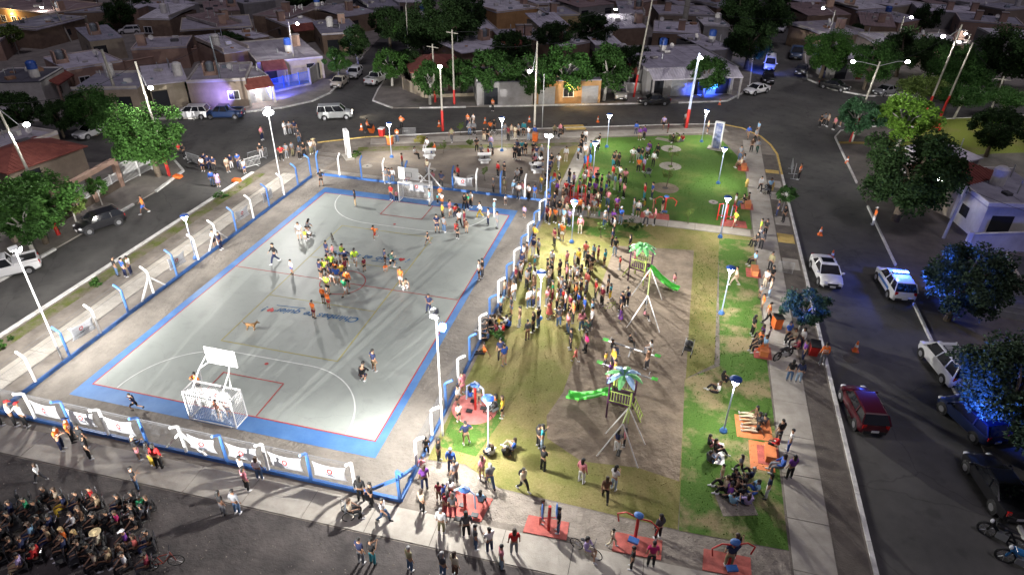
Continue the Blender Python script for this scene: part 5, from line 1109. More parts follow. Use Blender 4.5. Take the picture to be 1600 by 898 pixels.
# x, y of the trunk foot in the photograph
for a in [
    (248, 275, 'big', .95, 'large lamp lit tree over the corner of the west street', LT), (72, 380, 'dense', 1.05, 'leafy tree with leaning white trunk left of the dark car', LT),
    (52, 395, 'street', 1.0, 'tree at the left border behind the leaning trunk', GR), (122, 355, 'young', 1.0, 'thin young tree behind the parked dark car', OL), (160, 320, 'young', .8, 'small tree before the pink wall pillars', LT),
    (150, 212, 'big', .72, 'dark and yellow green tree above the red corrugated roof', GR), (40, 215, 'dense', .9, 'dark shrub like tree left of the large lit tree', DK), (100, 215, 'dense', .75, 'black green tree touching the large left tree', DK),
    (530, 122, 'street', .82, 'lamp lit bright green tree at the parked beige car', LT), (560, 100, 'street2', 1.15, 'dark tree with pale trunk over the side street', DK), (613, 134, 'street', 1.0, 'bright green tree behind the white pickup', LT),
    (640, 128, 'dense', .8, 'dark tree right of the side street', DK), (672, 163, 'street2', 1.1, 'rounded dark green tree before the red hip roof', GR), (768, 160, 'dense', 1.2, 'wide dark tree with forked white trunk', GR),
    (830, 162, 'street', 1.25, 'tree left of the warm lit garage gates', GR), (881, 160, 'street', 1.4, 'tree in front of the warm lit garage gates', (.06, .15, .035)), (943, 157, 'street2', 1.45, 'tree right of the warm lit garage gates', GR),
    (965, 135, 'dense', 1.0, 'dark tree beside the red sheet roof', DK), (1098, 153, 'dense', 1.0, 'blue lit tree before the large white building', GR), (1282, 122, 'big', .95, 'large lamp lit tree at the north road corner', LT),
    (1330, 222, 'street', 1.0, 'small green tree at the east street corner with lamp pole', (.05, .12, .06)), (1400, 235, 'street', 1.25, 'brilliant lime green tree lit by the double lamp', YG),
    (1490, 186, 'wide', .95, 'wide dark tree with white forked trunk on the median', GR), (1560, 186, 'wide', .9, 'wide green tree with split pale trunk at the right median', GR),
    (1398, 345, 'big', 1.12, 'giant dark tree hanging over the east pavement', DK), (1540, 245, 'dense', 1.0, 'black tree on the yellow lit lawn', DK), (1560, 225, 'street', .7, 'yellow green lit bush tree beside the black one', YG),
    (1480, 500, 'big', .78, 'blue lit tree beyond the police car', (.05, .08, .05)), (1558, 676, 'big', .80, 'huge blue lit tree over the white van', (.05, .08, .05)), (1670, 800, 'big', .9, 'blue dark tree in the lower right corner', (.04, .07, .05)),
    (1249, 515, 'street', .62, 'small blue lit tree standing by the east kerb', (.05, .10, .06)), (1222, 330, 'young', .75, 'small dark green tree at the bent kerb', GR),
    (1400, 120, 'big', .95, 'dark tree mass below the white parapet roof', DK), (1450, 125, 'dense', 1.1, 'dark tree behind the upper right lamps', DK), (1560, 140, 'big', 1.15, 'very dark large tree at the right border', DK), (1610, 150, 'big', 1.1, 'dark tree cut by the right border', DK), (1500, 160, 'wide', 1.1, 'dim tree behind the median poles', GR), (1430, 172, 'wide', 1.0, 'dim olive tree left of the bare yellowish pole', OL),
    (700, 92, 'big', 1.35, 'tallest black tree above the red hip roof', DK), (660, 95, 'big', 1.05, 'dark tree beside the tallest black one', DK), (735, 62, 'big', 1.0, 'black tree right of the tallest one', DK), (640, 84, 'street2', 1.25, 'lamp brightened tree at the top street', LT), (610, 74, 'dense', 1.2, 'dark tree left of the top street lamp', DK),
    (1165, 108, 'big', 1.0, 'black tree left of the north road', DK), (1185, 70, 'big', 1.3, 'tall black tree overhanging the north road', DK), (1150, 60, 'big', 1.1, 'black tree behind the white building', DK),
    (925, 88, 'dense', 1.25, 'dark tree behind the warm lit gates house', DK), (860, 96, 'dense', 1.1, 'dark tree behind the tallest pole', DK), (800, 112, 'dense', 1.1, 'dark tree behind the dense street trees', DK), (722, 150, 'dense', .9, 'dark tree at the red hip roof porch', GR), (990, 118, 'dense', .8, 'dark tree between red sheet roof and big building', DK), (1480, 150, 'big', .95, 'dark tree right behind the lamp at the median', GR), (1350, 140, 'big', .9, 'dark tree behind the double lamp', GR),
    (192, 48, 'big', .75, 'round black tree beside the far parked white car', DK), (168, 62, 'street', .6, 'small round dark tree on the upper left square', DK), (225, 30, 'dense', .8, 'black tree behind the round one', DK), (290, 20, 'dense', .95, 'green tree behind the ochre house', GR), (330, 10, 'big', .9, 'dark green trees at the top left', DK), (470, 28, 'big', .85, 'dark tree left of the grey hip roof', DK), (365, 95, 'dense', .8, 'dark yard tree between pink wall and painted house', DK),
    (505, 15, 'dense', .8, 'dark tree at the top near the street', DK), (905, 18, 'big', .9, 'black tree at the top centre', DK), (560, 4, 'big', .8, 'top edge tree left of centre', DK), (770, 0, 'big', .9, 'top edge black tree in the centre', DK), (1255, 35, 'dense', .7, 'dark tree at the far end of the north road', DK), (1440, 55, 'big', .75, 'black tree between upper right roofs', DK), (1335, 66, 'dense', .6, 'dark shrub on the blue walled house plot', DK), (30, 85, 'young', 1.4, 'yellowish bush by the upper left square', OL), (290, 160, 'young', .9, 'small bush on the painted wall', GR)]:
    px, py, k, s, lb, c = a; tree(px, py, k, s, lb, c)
for (px, py, s, lb) in ((1050, 233, .8, 'thin sapling in the upper lawn ring'), (1049, 260, .9, 'thin sapling in the middle lawn ring'), (1041, 292, .9, 'thin sapling in the lowest lawn ring'), (693, 240, .6, 'dry sapling by the yard table'), (758, 283, .7, 'sapling behind the far fence'), (556, 255, .5, 'small shrub sapling by the beige totem'), (720, 212, .7, 'little green sapling on the north path'), (1075, 350, .7, 'thin sapling on the cross path'), (939, 372, .7, 'staked sapling in the crowd')):
    tree(px, py, 'sapling', s, lb, OL, group='young saplings')
# shrubs and weeds as small leaf clumps
def bush(px, py, r, label, col, n=10, per=45, leaf=.16):
    cm, C = crown_mesh('bush', px, n, per, r, r * .55, leaf, r * .4); p = G(px, py); o = place('shrub', cm, loc=p, color=col); tag(o, label, 'shrub', 'shrubs'); return o
bush(657, 224, .9, 'dry yellow ornamental grass clump on the north verge', (.34, .30, .07), 12, 60); bush(672, 230, .6, 'low green shrub beside the yellow grass clump', OL)
bush(735, 225, .5, 'small weed by the yard sapling', OL); bush(556, 243, .6, 'green shrub at the beige totem', GR); bush(985, 398 - 40, .9, 'dark green ground shrub left of the cross path', GR); bush(1020, 240, .5, 'bright green shrub in the upper lawn', (.05, .3, .05))
bush(775, 530, .6, 'green shrub behind the people at the lawn fence', LT); bush(345, 308, .6, 'pale weeds at the west kerb', LT); bush(150, 445, .5, 'light green weed on the west verge', LT); bush(10, 538, .7, 'weeds at the left border verge', LT)
bush(176, 333, .7, 'dark hedge patch behind the parked dark car', DK)
# ---------------------------------------------------------------- vehicles
# x forward, wheels on z=0; each kind is described by its side profile
CARS = dict(
    sedan=dict(L=4.45, W=1.74, hood=(.78, .92), belt=.95, roof=1.42, cab=(-1.45, -.78, .38, 1.12), wb=(-1.33, 1.36), tail=.98),
    hatch=dict(L=3.95, W=1.72, hood=(.80, .98), belt=1.0, roof=1.50, cab=(-1.92, -1.55, .50, 1.10), wb=(-1.22, 1.28), tail=1.0),
    suv=dict(L=4.35, W=1.80, hood=(.92, 1.06), belt=1.10, roof=1.66, cab=(-2.10, -1.72, .48, 1.12), wb=(-1.32, 1.36), tail=1.1),
    van=dict(L=4.35, W=1.75, hood=(.92, 1.10), belt=1.12, roof=1.82, cab=(-2.14, -2.02, .72, 1.35), wb=(-1.35, 1.38), tail=1.12),
    bus=dict(L=5.0, W=1.85, hood=(1.0, 1.25), belt=1.25, roof=2.10, cab=(-2.46, -2.36, 1.55, 2.15), wb=(-1.55, 1.60), tail=1.25),
    pickup=dict(L=4.95, W=1.80, hood=(.92, 1.06), belt=1.06, roof=1.66, cab=(-.70, -.45, .72, 1.30), wb=(-1.55, 1.62), tail=.0),
    truck=dict(L=6.2, W=2.1, hood=(1.1, 1.3), belt=1.35, roof=2.25, cab=(1.0, 1.1, 2.5, 2.9), wb=(-1.9, 2.1), tail=.0))
_car = {}
def car_meshes(kind):
    if kind in _car: return _car[kind]
    c = CARS[kind]; L, Wd = c['L'], c['W']; h = L / 2; w = Wd / 2; low = .24; P = {}
    b0, b1, f1, f0 = c['cab']; belt = c['belt']
    rear_z = c['tail'] if c['tail'] else .98
    # lower body: stations along x with (bottom, shoulder, half width)
    st = [(-h, .42, rear_z * .78, w * .80), (-h + .10, .30, rear_z * .97, w * .93), (-h + .45, low, rear_z, w), (b1, low, belt, w), (0, low, belt, w), (f1, low, belt * .995, w), (h - .75, low, c['hood'][1] * .98, w * .985), (h - .30, .26, c['hood'][0] * 1.02, w * .94), (h - .06, .32, c['hood'][0] * .86, w * .84), (h, .42, c['hood'][0] * .7, w * .76)]
    st = sorted(st, key=lambda s: s[0]); mb = MB(); vs = []
    for x, zb, zt, hw in st:
        zm = zb + (zt - zb) * .55
        vs += [(x, -hw * .86, zb), (x, -hw, zb + .12), (x, -hw * 1.0, zm), (x, -hw * .955, zt - .05), (x, -hw * .86, zt), (x, 0, zt + .03), (x, hw * .86, zt), (x, hw * .955, zt - .05), (x, hw, zm), (x, hw, zb + .12), (x, hw * .86, zb)]
    k = 11; fs = []
    for i in range(len(st) - 1):
        for j in range(k): fs.append((i * k + j, i * k + (j + 1) % k, (i + 1) * k + (j + 1) % k, (i + 1) * k + j))
    fs += [tuple(range(k))[::-1], tuple((len(st) - 1) * k + j for j in range(k))]
    mb.add(vs, fs); me = mb.mesh('body', M['paint']); bm = bmesh.new(); bm.from_mesh(me); bmesh.ops.recalc_face_normals(bm, faces=bm.faces[:]); bm.to_mesh(me); bm.free(); smooth_by_angle(me, 38); P['body'] = me
    # cabin: roof shell + pillars, glass inset
    ri = w * .76; bi = w * .93; z0 = belt - .03; z1 = c['roof']
    B = [(b0, -bi, z0), (f0, -bi, z0), (f0, bi, z0), (b0, bi, z0)]; R = [(b1, -ri, z1 - .05), (f1, -ri, z1 - .05), (f1, ri, z1 - .05), (b1, ri, z1 - .05)]
    R2 = [(b1 + .08, -ri * .88, z1), (f1 - .12, -ri * .88, z1), (f1 - .12, ri * .88, z1), (b1 + .08, ri * .88, z1)]
    roof = MB(); roof.add(R + R2, [(0, 1, 5, 4), (1, 2, 6, 5), (2, 3, 7, 6), (3, 0, 4, 7), (4, 5, 6, 7), (3, 2, 1, 0)])
    for i in range(4): roof.bar(B[i], R[i], .07)
    for y in (-1, 1):
        for t in ((.36,) if kind not in ('van', 'bus', 'suv') else (.30, .62)):
            if kind in ('pickup', 'truck'): t = .55
            a = Vector((b0 + (f0 - b0) * t, y * bi, z0)); q = Vector((b1 + (f1 - b1) * t, y * ri, z1 - .05)); roof.bar(a, q, .07)
    me = roof.mesh('roof_shell', M['paint']); smooth_by_angle(me, 30); P['roof_shell'] = me
    g = MB(); s = .985
    Bs = [(x * 1.0 - (.02 if x > 0 else -.02) * 0, y * s, z) for x, y, z in B]; Rs = [(x, y * s, z) for x, y, z in R]
    P['side_glass'] = MB().add([Bs[0], Bs[1], Rs[1], Rs[0]], [(0, 1, 2, 3)]).add([Bs[3], Bs[2], Rs[2], Rs[3]], [(3, 2, 1, 0)]).mesh('side_glass', M['glass'])
    P['windscreen'] = MB().add([Bs[1], Bs[2], Rs[2], Rs[1]], [(0, 1, 2, 3)]).mesh('windscreen', M['glass'])
    P['rear_window'] = MB().add([Bs[3], Bs[0], Rs[0], Rs[3]], [(0, 1, 2, 3)]).mesh('rear_window', M['glass'])
    ty = MB().tube([(0, -.11, 0), (0, -.09, 0), (0, .09, 0), (0, .11, 0)], [.28, .325, .325, .28], 18).mesh('tyre', M['rubber'])
    rm = MB().tube([(0, -.115, 0), (0, .115, 0)], [.20, .20], 12)
    P['tyre'] = ty; P['rim'] = rm.mesh('rim', M['rim'])
    P['wheel_arch'] = MB().tube([(0, -.07, .34), (0, .07, .34)], [.40, .40], 18).mesh('wheel_arch', M['black'])
    P['bumper'] = MB().box((h - .02, 0, .42), (.10, w * 1.45, .20)).mesh('front_bumper', M['black']); P['rbumper'] = MB().box((-h + .02, 0, .45), (.10, w * 1.5, .18)).mesh('rear_bumper', M['black'])
    P['head'] = MB().ell((0, 0, 0), (.16, .20, .10), 8, 5).mesh('headlight', M['lens']); P['tail'] = MB().box((0, 0, 0), (.10, .20, .26)).mesh('tail_light', M['red_lens'])
    P['mirror'] = MB().ell((0, 0, 0), (.09, .13, .09), 8, 5).mesh('mirror', M['paint']); P['plate'] = MB().box((0, 0, 0), (.02, .42, .14)).mesh('number_plate', M['plate'])
    P['grille'] = MB().box((h - .01, 0, .62), (.06, w * .9, .12)).mesh('grille', M['black'])
    if kind in ('pickup', 'truck'):
        bx0, bx1 = -h + .12, b0 - .1; zt = 1.02 if kind == 'pickup' else 1.25
        P['bed'] = MB().box(((bx0 + bx1) / 2, 0, zt + .005), (bx1 - bx0, Wd * .84, .02)).mesh('cargo_bed', M['black'])
        rl = MB()
        for y in (-1, 1): rl.box(((bx0 + bx1) / 2, y * w * .93, zt + .08), (bx1 - bx0, .08, .18))
        rl.box((bx0, 0, zt + .08), (.08, Wd * .86, .18)); P['bedrail'] = rl.mesh('bed_side', M['paint'])
    _car[kind] = P; return P
def car(kind, front, rear, col, label, lights=False, z=-.12, rack=False, beacon=False, sunroof=False, cat='car', ladder=False, group='vehicles on the streets'):
    """front, rear: photo pixels of the ground points below the bumpers' centre"""
    a, b = G(*front, z), G(*rear, z); c = (a + b) / 2; rz = math.atan2(a.y - b.y, a.x - b.x); P = car_meshes(kind); D = CARS[kind]; h = D['L'] / 2; w = D['W'] / 2
    names = dict(sedan='parked_car', hatch='parked_car', suv='parked_car', van='van', bus='van', pickup='pickup_truck', truck='truck')
    root = empty(names[kind], (c.x, c.y, z + .01), rz); tag(root, label, cat, group)
    body = place('body', P['body'], root, color=col); place('roof_shell', P['roof_shell'], root, color=col)
    for k in ('side_glass', 'windscreen', 'rear_window'): place(k, P[k], root)
    place('front_bumper', P['bumper'], root, color=col); place('rear_bumper', P['rbumper'], root); place('grille', P['grille'], root)
    for x in D['wb']:
        for y in (-1, 1):
            place('wheel_arch', P['wheel_arch'], root, loc=(x, y * (w - .062), 0))
            wh = empty('wheel', (x, y * (w - .08), .325), parent=root); place('tyre', P['tyre'], wh); place('rim', P['rim'], wh)
    for y in (-1, 1):
        place('headlight', P['head'], root, loc=(h - .16, y * w * .68, D['hood'][0] * .86)); place('tail_light', P['tail'], root, loc=(-h + .06, y * w * .74, (D['tail'] or .98) * .84))
        place('mirror', P['mirror'], root, loc=(D['cab'][3] - .15, y * (w + .10), D['belt'] + .06), color=col)
    place('number_plate', P['plate'], root, loc=(h + .04, 0, .45)); place('number_plate', P['plate'], root, loc=(-h - .04, 0, .55))
    if kind in ('pickup', 'truck'): place('cargo_bed', P['bed'], root); place('bed_side', P['bedrail'], root, color=col)
    if lights:
        for y in (-1, 1): MB().ell((h - .02, y * w * .68, D['hood'][0] * .86), (.08, .12, .07), 8, 4).build('lit_headlight', M['head_on'], root)
        q = c + Vector((math.cos(rz), math.sin(rz), 0)) * (h + .1); spot(None, 'headlight_beam', (q.x, q.y, .6), (q.x + math.cos(rz) * 8, q.y + math.sin(rz) * 8, 0), 260, 90, (1, .85, .6), .1)
    if rack:
        rk = MB(); zt = D['roof'] + .10
        for y in (-.55, .55): rk.bar((-1.9, y, zt), (.1, y, zt), .05)
        for i in range(11): rk.bar((-1.9 + .2 * i, -.6, zt + .03), (-1.9 + .2 * i, .6, zt + .03), .035)
        rk.build('roof_rack', M['black'], root)
    if sunroof: MB().box((-.35, 0, D['roof'] + .008), (.75, .9, .02)).build('sunroof', M['glass'], root)
    if beacon:
        bb = MB().box((-.25, 0, D['roof'] + .07), (.28, 1.15, .10)).build('light_bar', M['black'], root)
        for y in (-.45, -.15, .15, .45): MB().box((-.25, y, D['roof'] + .13), (.22, .2, .08)).build('blue_beacon', M['blue_on'], bb)
        MB().box((0, -w - .004, .75), (2.2, .012, .22)).build('blue_stripe', M['blue'], root); MB().box((0, w + .004, .75), (2.2, .012, .22)).build('blue_stripe', M['blue'], root)
    return root
WH, SL, BK, NV, RD = (.72, .72, .72), (.42, .42, .42), (.012, .012, .014), (.012, .03, .09), (.06, .003, .008)
car('van', (549, 184), (500, 186), (.55, .57, .56), 'silver white delivery van driving on the north street with lit headlights', True, cat='van')
car('sedan', (521, 143), (541, 126), (.50, .45, .38), 'beige wagon parked at the corner kerb facing the camera')
car('hatch', (545, 129), (564, 112), WH, 'white hatchback parked just behind the beige wagon')
car('pickup', (602, 122), (574, 137), WH, 'white pickup parked in the side street mouth beside the green tree', cat='pickup')
car('suv', (288, 184), (318, 184), WH, 'white estate car at the kerb left of the dark blue pickup', cat='car')
car('pickup', (327, 184), (378, 184), NV, 'dark blue pickup with load at the northwest kerb', cat='pickup')
car('hatch', (126, 366), (190, 345), BK, 'black hatchback parked on the west street beside the young trees')
car('pickup', (-40, 442), (58, 418), WH, 'white pickup at the left edge of the view on the west street', cat='pickup')
car('pickup', (971, 162), (966, 142), (.40, .38, .34), 'old pale pickup parked nose out at the graffiti wall', cat='pickup', z=0)
car('sedan', (996, 163), (1046, 163), BK, 'long black sedan parked at the far kerb of the north street')
car('sedan', (1163, 150), (1199, 142), WH, 'white sedan at the corner below the blue lit van')
car('bus', (1200, 122), (1203, 94), (.70, .70, .70), 'white minibus with blue light on its side in the north road', cat='van')
car('sedan', (1200, 136), (1198, 120), BK, 'black car hidden behind the white sedan')
car('hatch', (1212, 58), (1226, 42), WH, 'white car standing far up the north road')
car('truck', (1241, 106), (1245, 74), (.03, .06, .14), 'dark blue lorry with pale blue panel at the north road', cat='truck')
car('sedan', (1246, 124), (1256, 106), BK, 'black car behind the dark blue lorry')
car('sedan', (1322, 144), (1284, 136), BK, 'black car in the shadow left of the double lamp')
car('sedan', (1362, 152), (1402, 144), (.20, .20, .21), 'grey sedan glimpsed between the double lamp and the lime tree')
car('sedan', (1302, 463), (1275, 406), WH, 'white sedan with sunroof parked at the east kerb by the blue tree', sunroof=True)
car('suv', (1378, 428), (1412, 480), WH, 'white police patrol car with glowing blue light bar', beacon=True, cat='police car')
car('van', (1448, 548), (1500, 612), WH, 'white van with roof rack under the blue lit tree', rack=True, cat='van')
car('hatch', (1326, 612), (1364, 688), RD, 'dark red hatchback driving down the east street')
car('hatch', (1486, 640), (1540, 690), (.008, .015, .05), 'dark blue car beneath the huge blue tree')
car('sedan', (1520, 722), (1586, 820), BK, 'black sedan with chrome window line at the lower right')
car('hatch', (186, 54), (222, 52), WH, 'white car parked on the far upper left square')
car('sedan', (-6, 190), (28, 184), (.5, .5, .5), 'pale car in the dark at the left edge')
car('sedan', (135, 216), (158, 208), (.5, .5, .52), 'silver car behind the big left tree')
# patrol car beacon, plus added blue spots without fixtures to tint trees and walls
BLUE = (.03, .10, 1.0)
def blue(a, b, w, ang, col=BLUE): return spot(None, 'added_blue_spot', a, b, w, ang, col, .12, .6)
point('patrol_beacon_light', (51.2, 25.6, 2.1), 600, BLUE, .1)
blue((50.3, 23.6, 2.3), (54.2, 21.8, 3.9), 12000, 80); 
p = G(692, 680); bf = MB().box((0, 0, 0), (.3, .3, .3)).build('added_blue_lamp', M['blue_on']); bf.location = (p.x + .25, p.y + .15, 7.5); tag(bf, 'small added blue lamp under the near right court mast head', 'floodlight')  # added glowing box, gives the blue tint on the kerb tree a source
blue((p.x + .5, p.y + .4, 7.5), (43.5, 17.9, 2.3), 90000, 6.5); blue((51.8, 26.0, 2.1), (62, 37, 2.5), 2500, 40)
blue((50.0, 7.6, 2.6), (53.8, 9.9, 4.0), 3000, 115); blue((51.6, 13.4, 2.6), (53.6, 10.3, 3.8), 2500, 100)
blue((37.8, 74.2, 1.6), (35.6, 78.5, 2.6), 7000, 110); blue((44.6, 92.0, 2.2), (46.4, 95.5, .8), 1500, 120)
blue((-20.5, 56.5, 1.5), (-23.0, 59.9, 1.8), 5000, 120, (.13, .14, 1.0)); blue((-24.5, 50.5, 1.5), (-30, 55, 2), 1300, 90, (.3, .25, 1.0))
# motorbikes, bicycles
def bicycle(px, py, rz, label, col=(.02, .02, .02), s=1.0, z=0.0, moto=False):
    p = G(px, py, z); root = empty('motorbike' if moto else 'bicycle', (p.x, p.y, z), math.radians(rz)); root.scale = (s, s, s); tag(root, label, 'motorbike' if moto else 'bicycle', 'motorbikes' if moto else 'bicycles')
    R = .33; tw = .05 if moto else .022
    for x in (-.52, .52):
        mb = MB(); mb.tube([(x + R * math.cos(a), 0, R + R * math.sin(a)) for a in [2 * PI * k / 20 for k in range(21)]], tw, 6, cap=False)
        wh = mb.build('wheel', M['rubber'], root); sp = MB()
        for k in range(8): sp.bar((x, 0, R), (x + R * math.cos(k * PI / 4), 0, R + R * math.sin(k * PI / 4)), .008 if not moto else .03)
        sp.build('spokes', M['rim'], wh)
    fr = MB()
    for a, b in (((-.52, 0, .33), (-.15, 0, .78)), ((-.15, 0, .78), (.38, 0, .82)), ((-.52, 0, .33), (0, 0, .30)), ((0, 0, .30), (-.15, 0, .80)), ((0, 0, .30), (.40, 0, .75)), ((.52, 0, .33), (.38, 0, .98))): fr.tube([a, b], .05 if moto else .02, 6)
    fr.build('frame', M['paint'], root, color=col)
    MB().tube([(.34, -.3, 1.02), (.40, 0, 1.0), (.34, .3, 1.02)], .015, 6).build('handlebar', M['chrome'], root); MB().ell((-.2, 0, .86), (.3 if moto else .14, .1, .05), 8, 4).build('saddle', M['black'], root)
    if moto: MB().ell((.12, 0, .80), (.28, .15, .14), 10, 6).build('fuel_tank', M['paint'], root, color=col); MB().box((0, 0, .40), (.4, .24, .3)).build('engine', M['steel'], root); MB().ell((.5, 0, .85), (.08, .1, .1), 8, 5).build('headlight', M['lens'], root)
bicycle(780, 212, 20, 'bicycle leaning near the lamp on the north path')
bicycle(952, 486, 25, 'bicycle with yellow green bag beside the person in black at the playground', (.3, .4, .05), .9)
bicycle(915, 864, -20, 'white bicycle ridden along the near path', (.6, .6, .6))
bicycle(872, 500, 10, 'bicycle half hidden in the dense crowd')
bicycle(258, 886, 30, 'bicycle at the right end of the seated audience', (.3, .05, .03), 1.05)
bicycle(222, 800, 200, 'small bicycle of the child in green by the audience', (.02, .02, .02), .9)
bicycle(1184, 380, 70, 'black motorbike with white fairing on the east path', (.5, .5, .5), 1.15, moto=True)
bicycle(1560, 846, 150, 'motorbike parked at the lower right kerb', (.01, .01, .01), 1.2, -.12, True)
bicycle(1590, 886, 160, 'blue motorbike cut by the lower right corner', (.03, .2, .5), 1.2, -.12, True)
bicycle(1222, 560, 40, 'motorbike in the group by the blue tree', (.02, .02, .02), 1.0, moto=True)
bicycle(1201, 305, 100, 'stroller like small bike held on the east path', (.02, .02, .02), .8)
# ---------------------------------------------------------------- playground and furniture
def T(root, name, pts, r, m, n=8): return MB().tube(pts, r, n).build(name, M[m], root)
def slide_tower(px, py, rz, slide_dir, label, leafcol, pxs=None):
    """platform with palm shaped roof, barred walls, ladder and a green slide"""
    p = G(px, py); root = empty('slide_tower', (p.x, p.y, 0), rz); tag(root, label, 'play tower', 'play towers with palm roofs')
    for (x, y, m, h) in ((-.65, -.65, 'purple', 2.9), (.65, -.65, 'lime', 2.3), (.65, .65, 'purple', 2.9), (-.65, .65, 'lime', 2.3)): T(root, 'corner_post', [(x, y, 0), (x, y, h)], .055, m)
    MB().box((0, 0, 1.25), (1.4, 1.4, .08)).build('platform', M['purple'], root)
    rl = MB()
    for y in (-.65, .65):
        for z in (1.35, 2.05): rl.bar((-.65, y, z), (.65, y, z), .035)
        for k in range(7): rl.bar((-.5 + k * .165, y, 1.35), (-.5 + k * .165, y, 2.05), .02)
    rl.build('guard_rail', M['lime'], root)
    ld = MB()
    for y in (-.3, .3): ld.bar((.7, y, 1.3), (1.35, y, 0), .05)
    for k in range(5): ld.bar((.8 + k * .12, -.3, 1.08 - k * .24), (.8 + k * .12, .3, 1.08 - k * .24), .04)
    ld.build('ladder', M['lime'], root)
    # slide bed with raised lips
    vs = []; pr = [(-.7, 1.3), (-1.0, 1.25), (-1.7, .75), (-2.5, .35), (-3.0, .25), (-3.3, .25)]
    for x, z in pr: vs += [(x, -.32, z + .2), (x, -.26, z), (x, .26, z), (x, .32, z + .2)]
    mb = MB().add(vs, [(i * 4 + j, (i + 1) * 4 + j, (i + 1) * 4 + j + 1, i * 4 + j + 1) for i in range(len(pr) - 1) for j in range(3)])
    s = mb.build('slide', M['green_plastic'], root, smooth=False); so = s.modifiers.new('thickness', 'SOLIDIFY'); so.thickness = .05
    T(root, 'slide_leg', [(-2.6, 0, .3), (-2.6, 0, 0)], .04, 'lime')
    # palm roof: eight broad leaves
    for k in range(8):
        a = k * PI / 4; ux = Vector((math.cos(a), math.sin(a), 0)); uy = Vector((-math.sin(a), math.cos(a), 0)); c = Vector((.65, .65, 0)) * 0
        L = [(0.05, .04, 2.95), (.35, .16, 3.08), (.65, .20, 3.02), (.9, .14, 2.86), (1.08, 0.02, 2.68)]; vv = []
        for r_, w_, z_ in L: vv += [c + ux * r_ - uy * w_ + Vector((0, 0, z_ - .06)), c + ux * r_ + Vector((0, 0, z_)), c + ux * r_ + uy * w_ + Vector((0, 0, z_ - .06))]
        f = MB().add(vv, [(i * 3 + j, i * 3 + j + 1, i * 3 + j + 4, i * 3 + j + 3) for i in range(4) for j in range(2)]).build('palm_leaf', leafcol[k % 2], root)
        so = f.modifiers.new('thickness', 'SOLIDIFY'); so.thickness = .03
    for (x, y) in ((-.65, -.65), (.65, .65)): T(root, 'roof_strut', [(x, y, 2.85), (0, 0, 2.95)], .035, 'lime')
    return root
LG = mat('leaf_green_plastic', (.16, .50, .17), .35); LB = mat('leaf_blue_plastic', (.30, .48, .70), .35)
slide_tower(998, 437, math.radians(160), 1, 'far play tower with green palm roof and slide to the right', (LG, LG))
slide_tower(968, 645, math.radians(-8), 1, 'near play tower with blue and green petal roof and slide to the left', (LG, LB))
def swing(a, b, h, label):
    """a, b: ground pixels below the two ends of the top bar"""
    A, B = G(*a), G(*b); c = (A + B) / 2; rz = math.atan2(B.y - A.y, B.x - A.x); hl = (B - A).length / 2; root = empty('swing_frame', (c.x, c.y, 0), rz); tag(root, label, 'swing', 'A frame swings')
    T(root, 'top_bar', [(-hl, 0, h), (hl, 0, h)], .05, 'lime')
    for x in (-hl, hl):
        for y in (-1, 1): T(root, 'leg', [(x, 0, h), (x + (.25 if x > 0 else -.25), y * 1.15, 0)], .036, 'white')
    for x in (-.75, .75):
        s = MB().box((x, 0, .5), (.5, .22, .05)).build('seat', M['black'], root)
        for dx in (-.2, .2): MB().bar((x + dx, 0, .5), (x + dx, 0, h), .018).build('chain', M['steel'], s)
swing((1005, 512), (1010, 468), 2.75, 'A frame swing with white legs between the play towers')
swing((966, 716), (975, 690), 2.6, 'A frame swing with white legs nearest the camera')
def seesaw(px, py, rz, label):
    p = G(px, py); root = empty('seesaw', (p.x, p.y, 0), rz); tag(root, label, 'seesaw', 'seesaws')
    T(root, 'beam', [(-1.9, 0, .62), (1.9, 0, .5)], .055, 'steel'); T(root, 'stand', [(-.05, -.28, 0), (0, 0, .56), (.05, .28, 0)], .05, 'steel')
    for x in (-1.8, 1.8):
        MB().box((x, 0, .66 if x < 0 else .56), (.38, .28, .05)).build('seat', M['green_plastic'], root); T(root, 'handle', [(x * .8, -.18, .85), (x * .8, 0, .95), (x * .8, .18, .85), ], .02, 'steel')
seesaw(985, 554, math.radians(-12), 'upper seesaw with children in the playground'); seesaw(978, 590, math.radians(-10), 'lower seesaw above the petal roofed tower')
# red rubber pads with exercise equipment
def pad(pts, label, m='pad'):
    bm = MB().prism(pts, .0, .045); o = bm.build('rubber_pad', M[m]); tag(o, label, 'rubber pad', 'red rubber pads'); return o
pad([(28.45, -3.75), (30.6, -3.68), (30.55, -2.62), (28.5, -2.7)], 'red pad under the two blue paddles at the near path'); pad([(32.8, -3.7), (35.1, -3.62), (35.1, -2.5), (32.85, -2.58)], 'red pad under the bent red equipment on the near path')
pad([(37.0, -3.65), (39.2, -3.55), (39.2, -2.4), (37.05, -2.45)], 'red pad nearest the lower right lawn corner'); pad([(24.2, -3.85), (26.3, -3.7), (26.5, -2.2), (24.1, -2.2)], 'red pad below the blue headed spinner')
pad([(38.2, 33.5), (40.6, 33.6), (40.5, 35.0), (38.3, 34.9)], 'red pad under the red frame on the green lawn'); pad([(30.9, 33.2), (33.6, 33.3), (33.5, 34.6), (30.9, 34.5)], 'red pad at the cross path in the lawn corner')
pad([(24.0, 41.5), (25.6, 41.6), (25.5, 44.6), (24.1, 44.5)], 'red pad at the left edge of the green lawn'); pad([(23.3, 34.3), (26.3, 34.3), (26.2, 37.4), (23.4, 37.2)], 'red pad hidden below the crowd by the middle path')
o = MB().lathe([(0, .05), (1.35, .05), (1.4, 0)], 30, (23.6, 4.1, 0)).build('rubber_pad', M['pinkpad']); tag(o, 'round pink pad beside the near lawn fence', 'rubber pad')
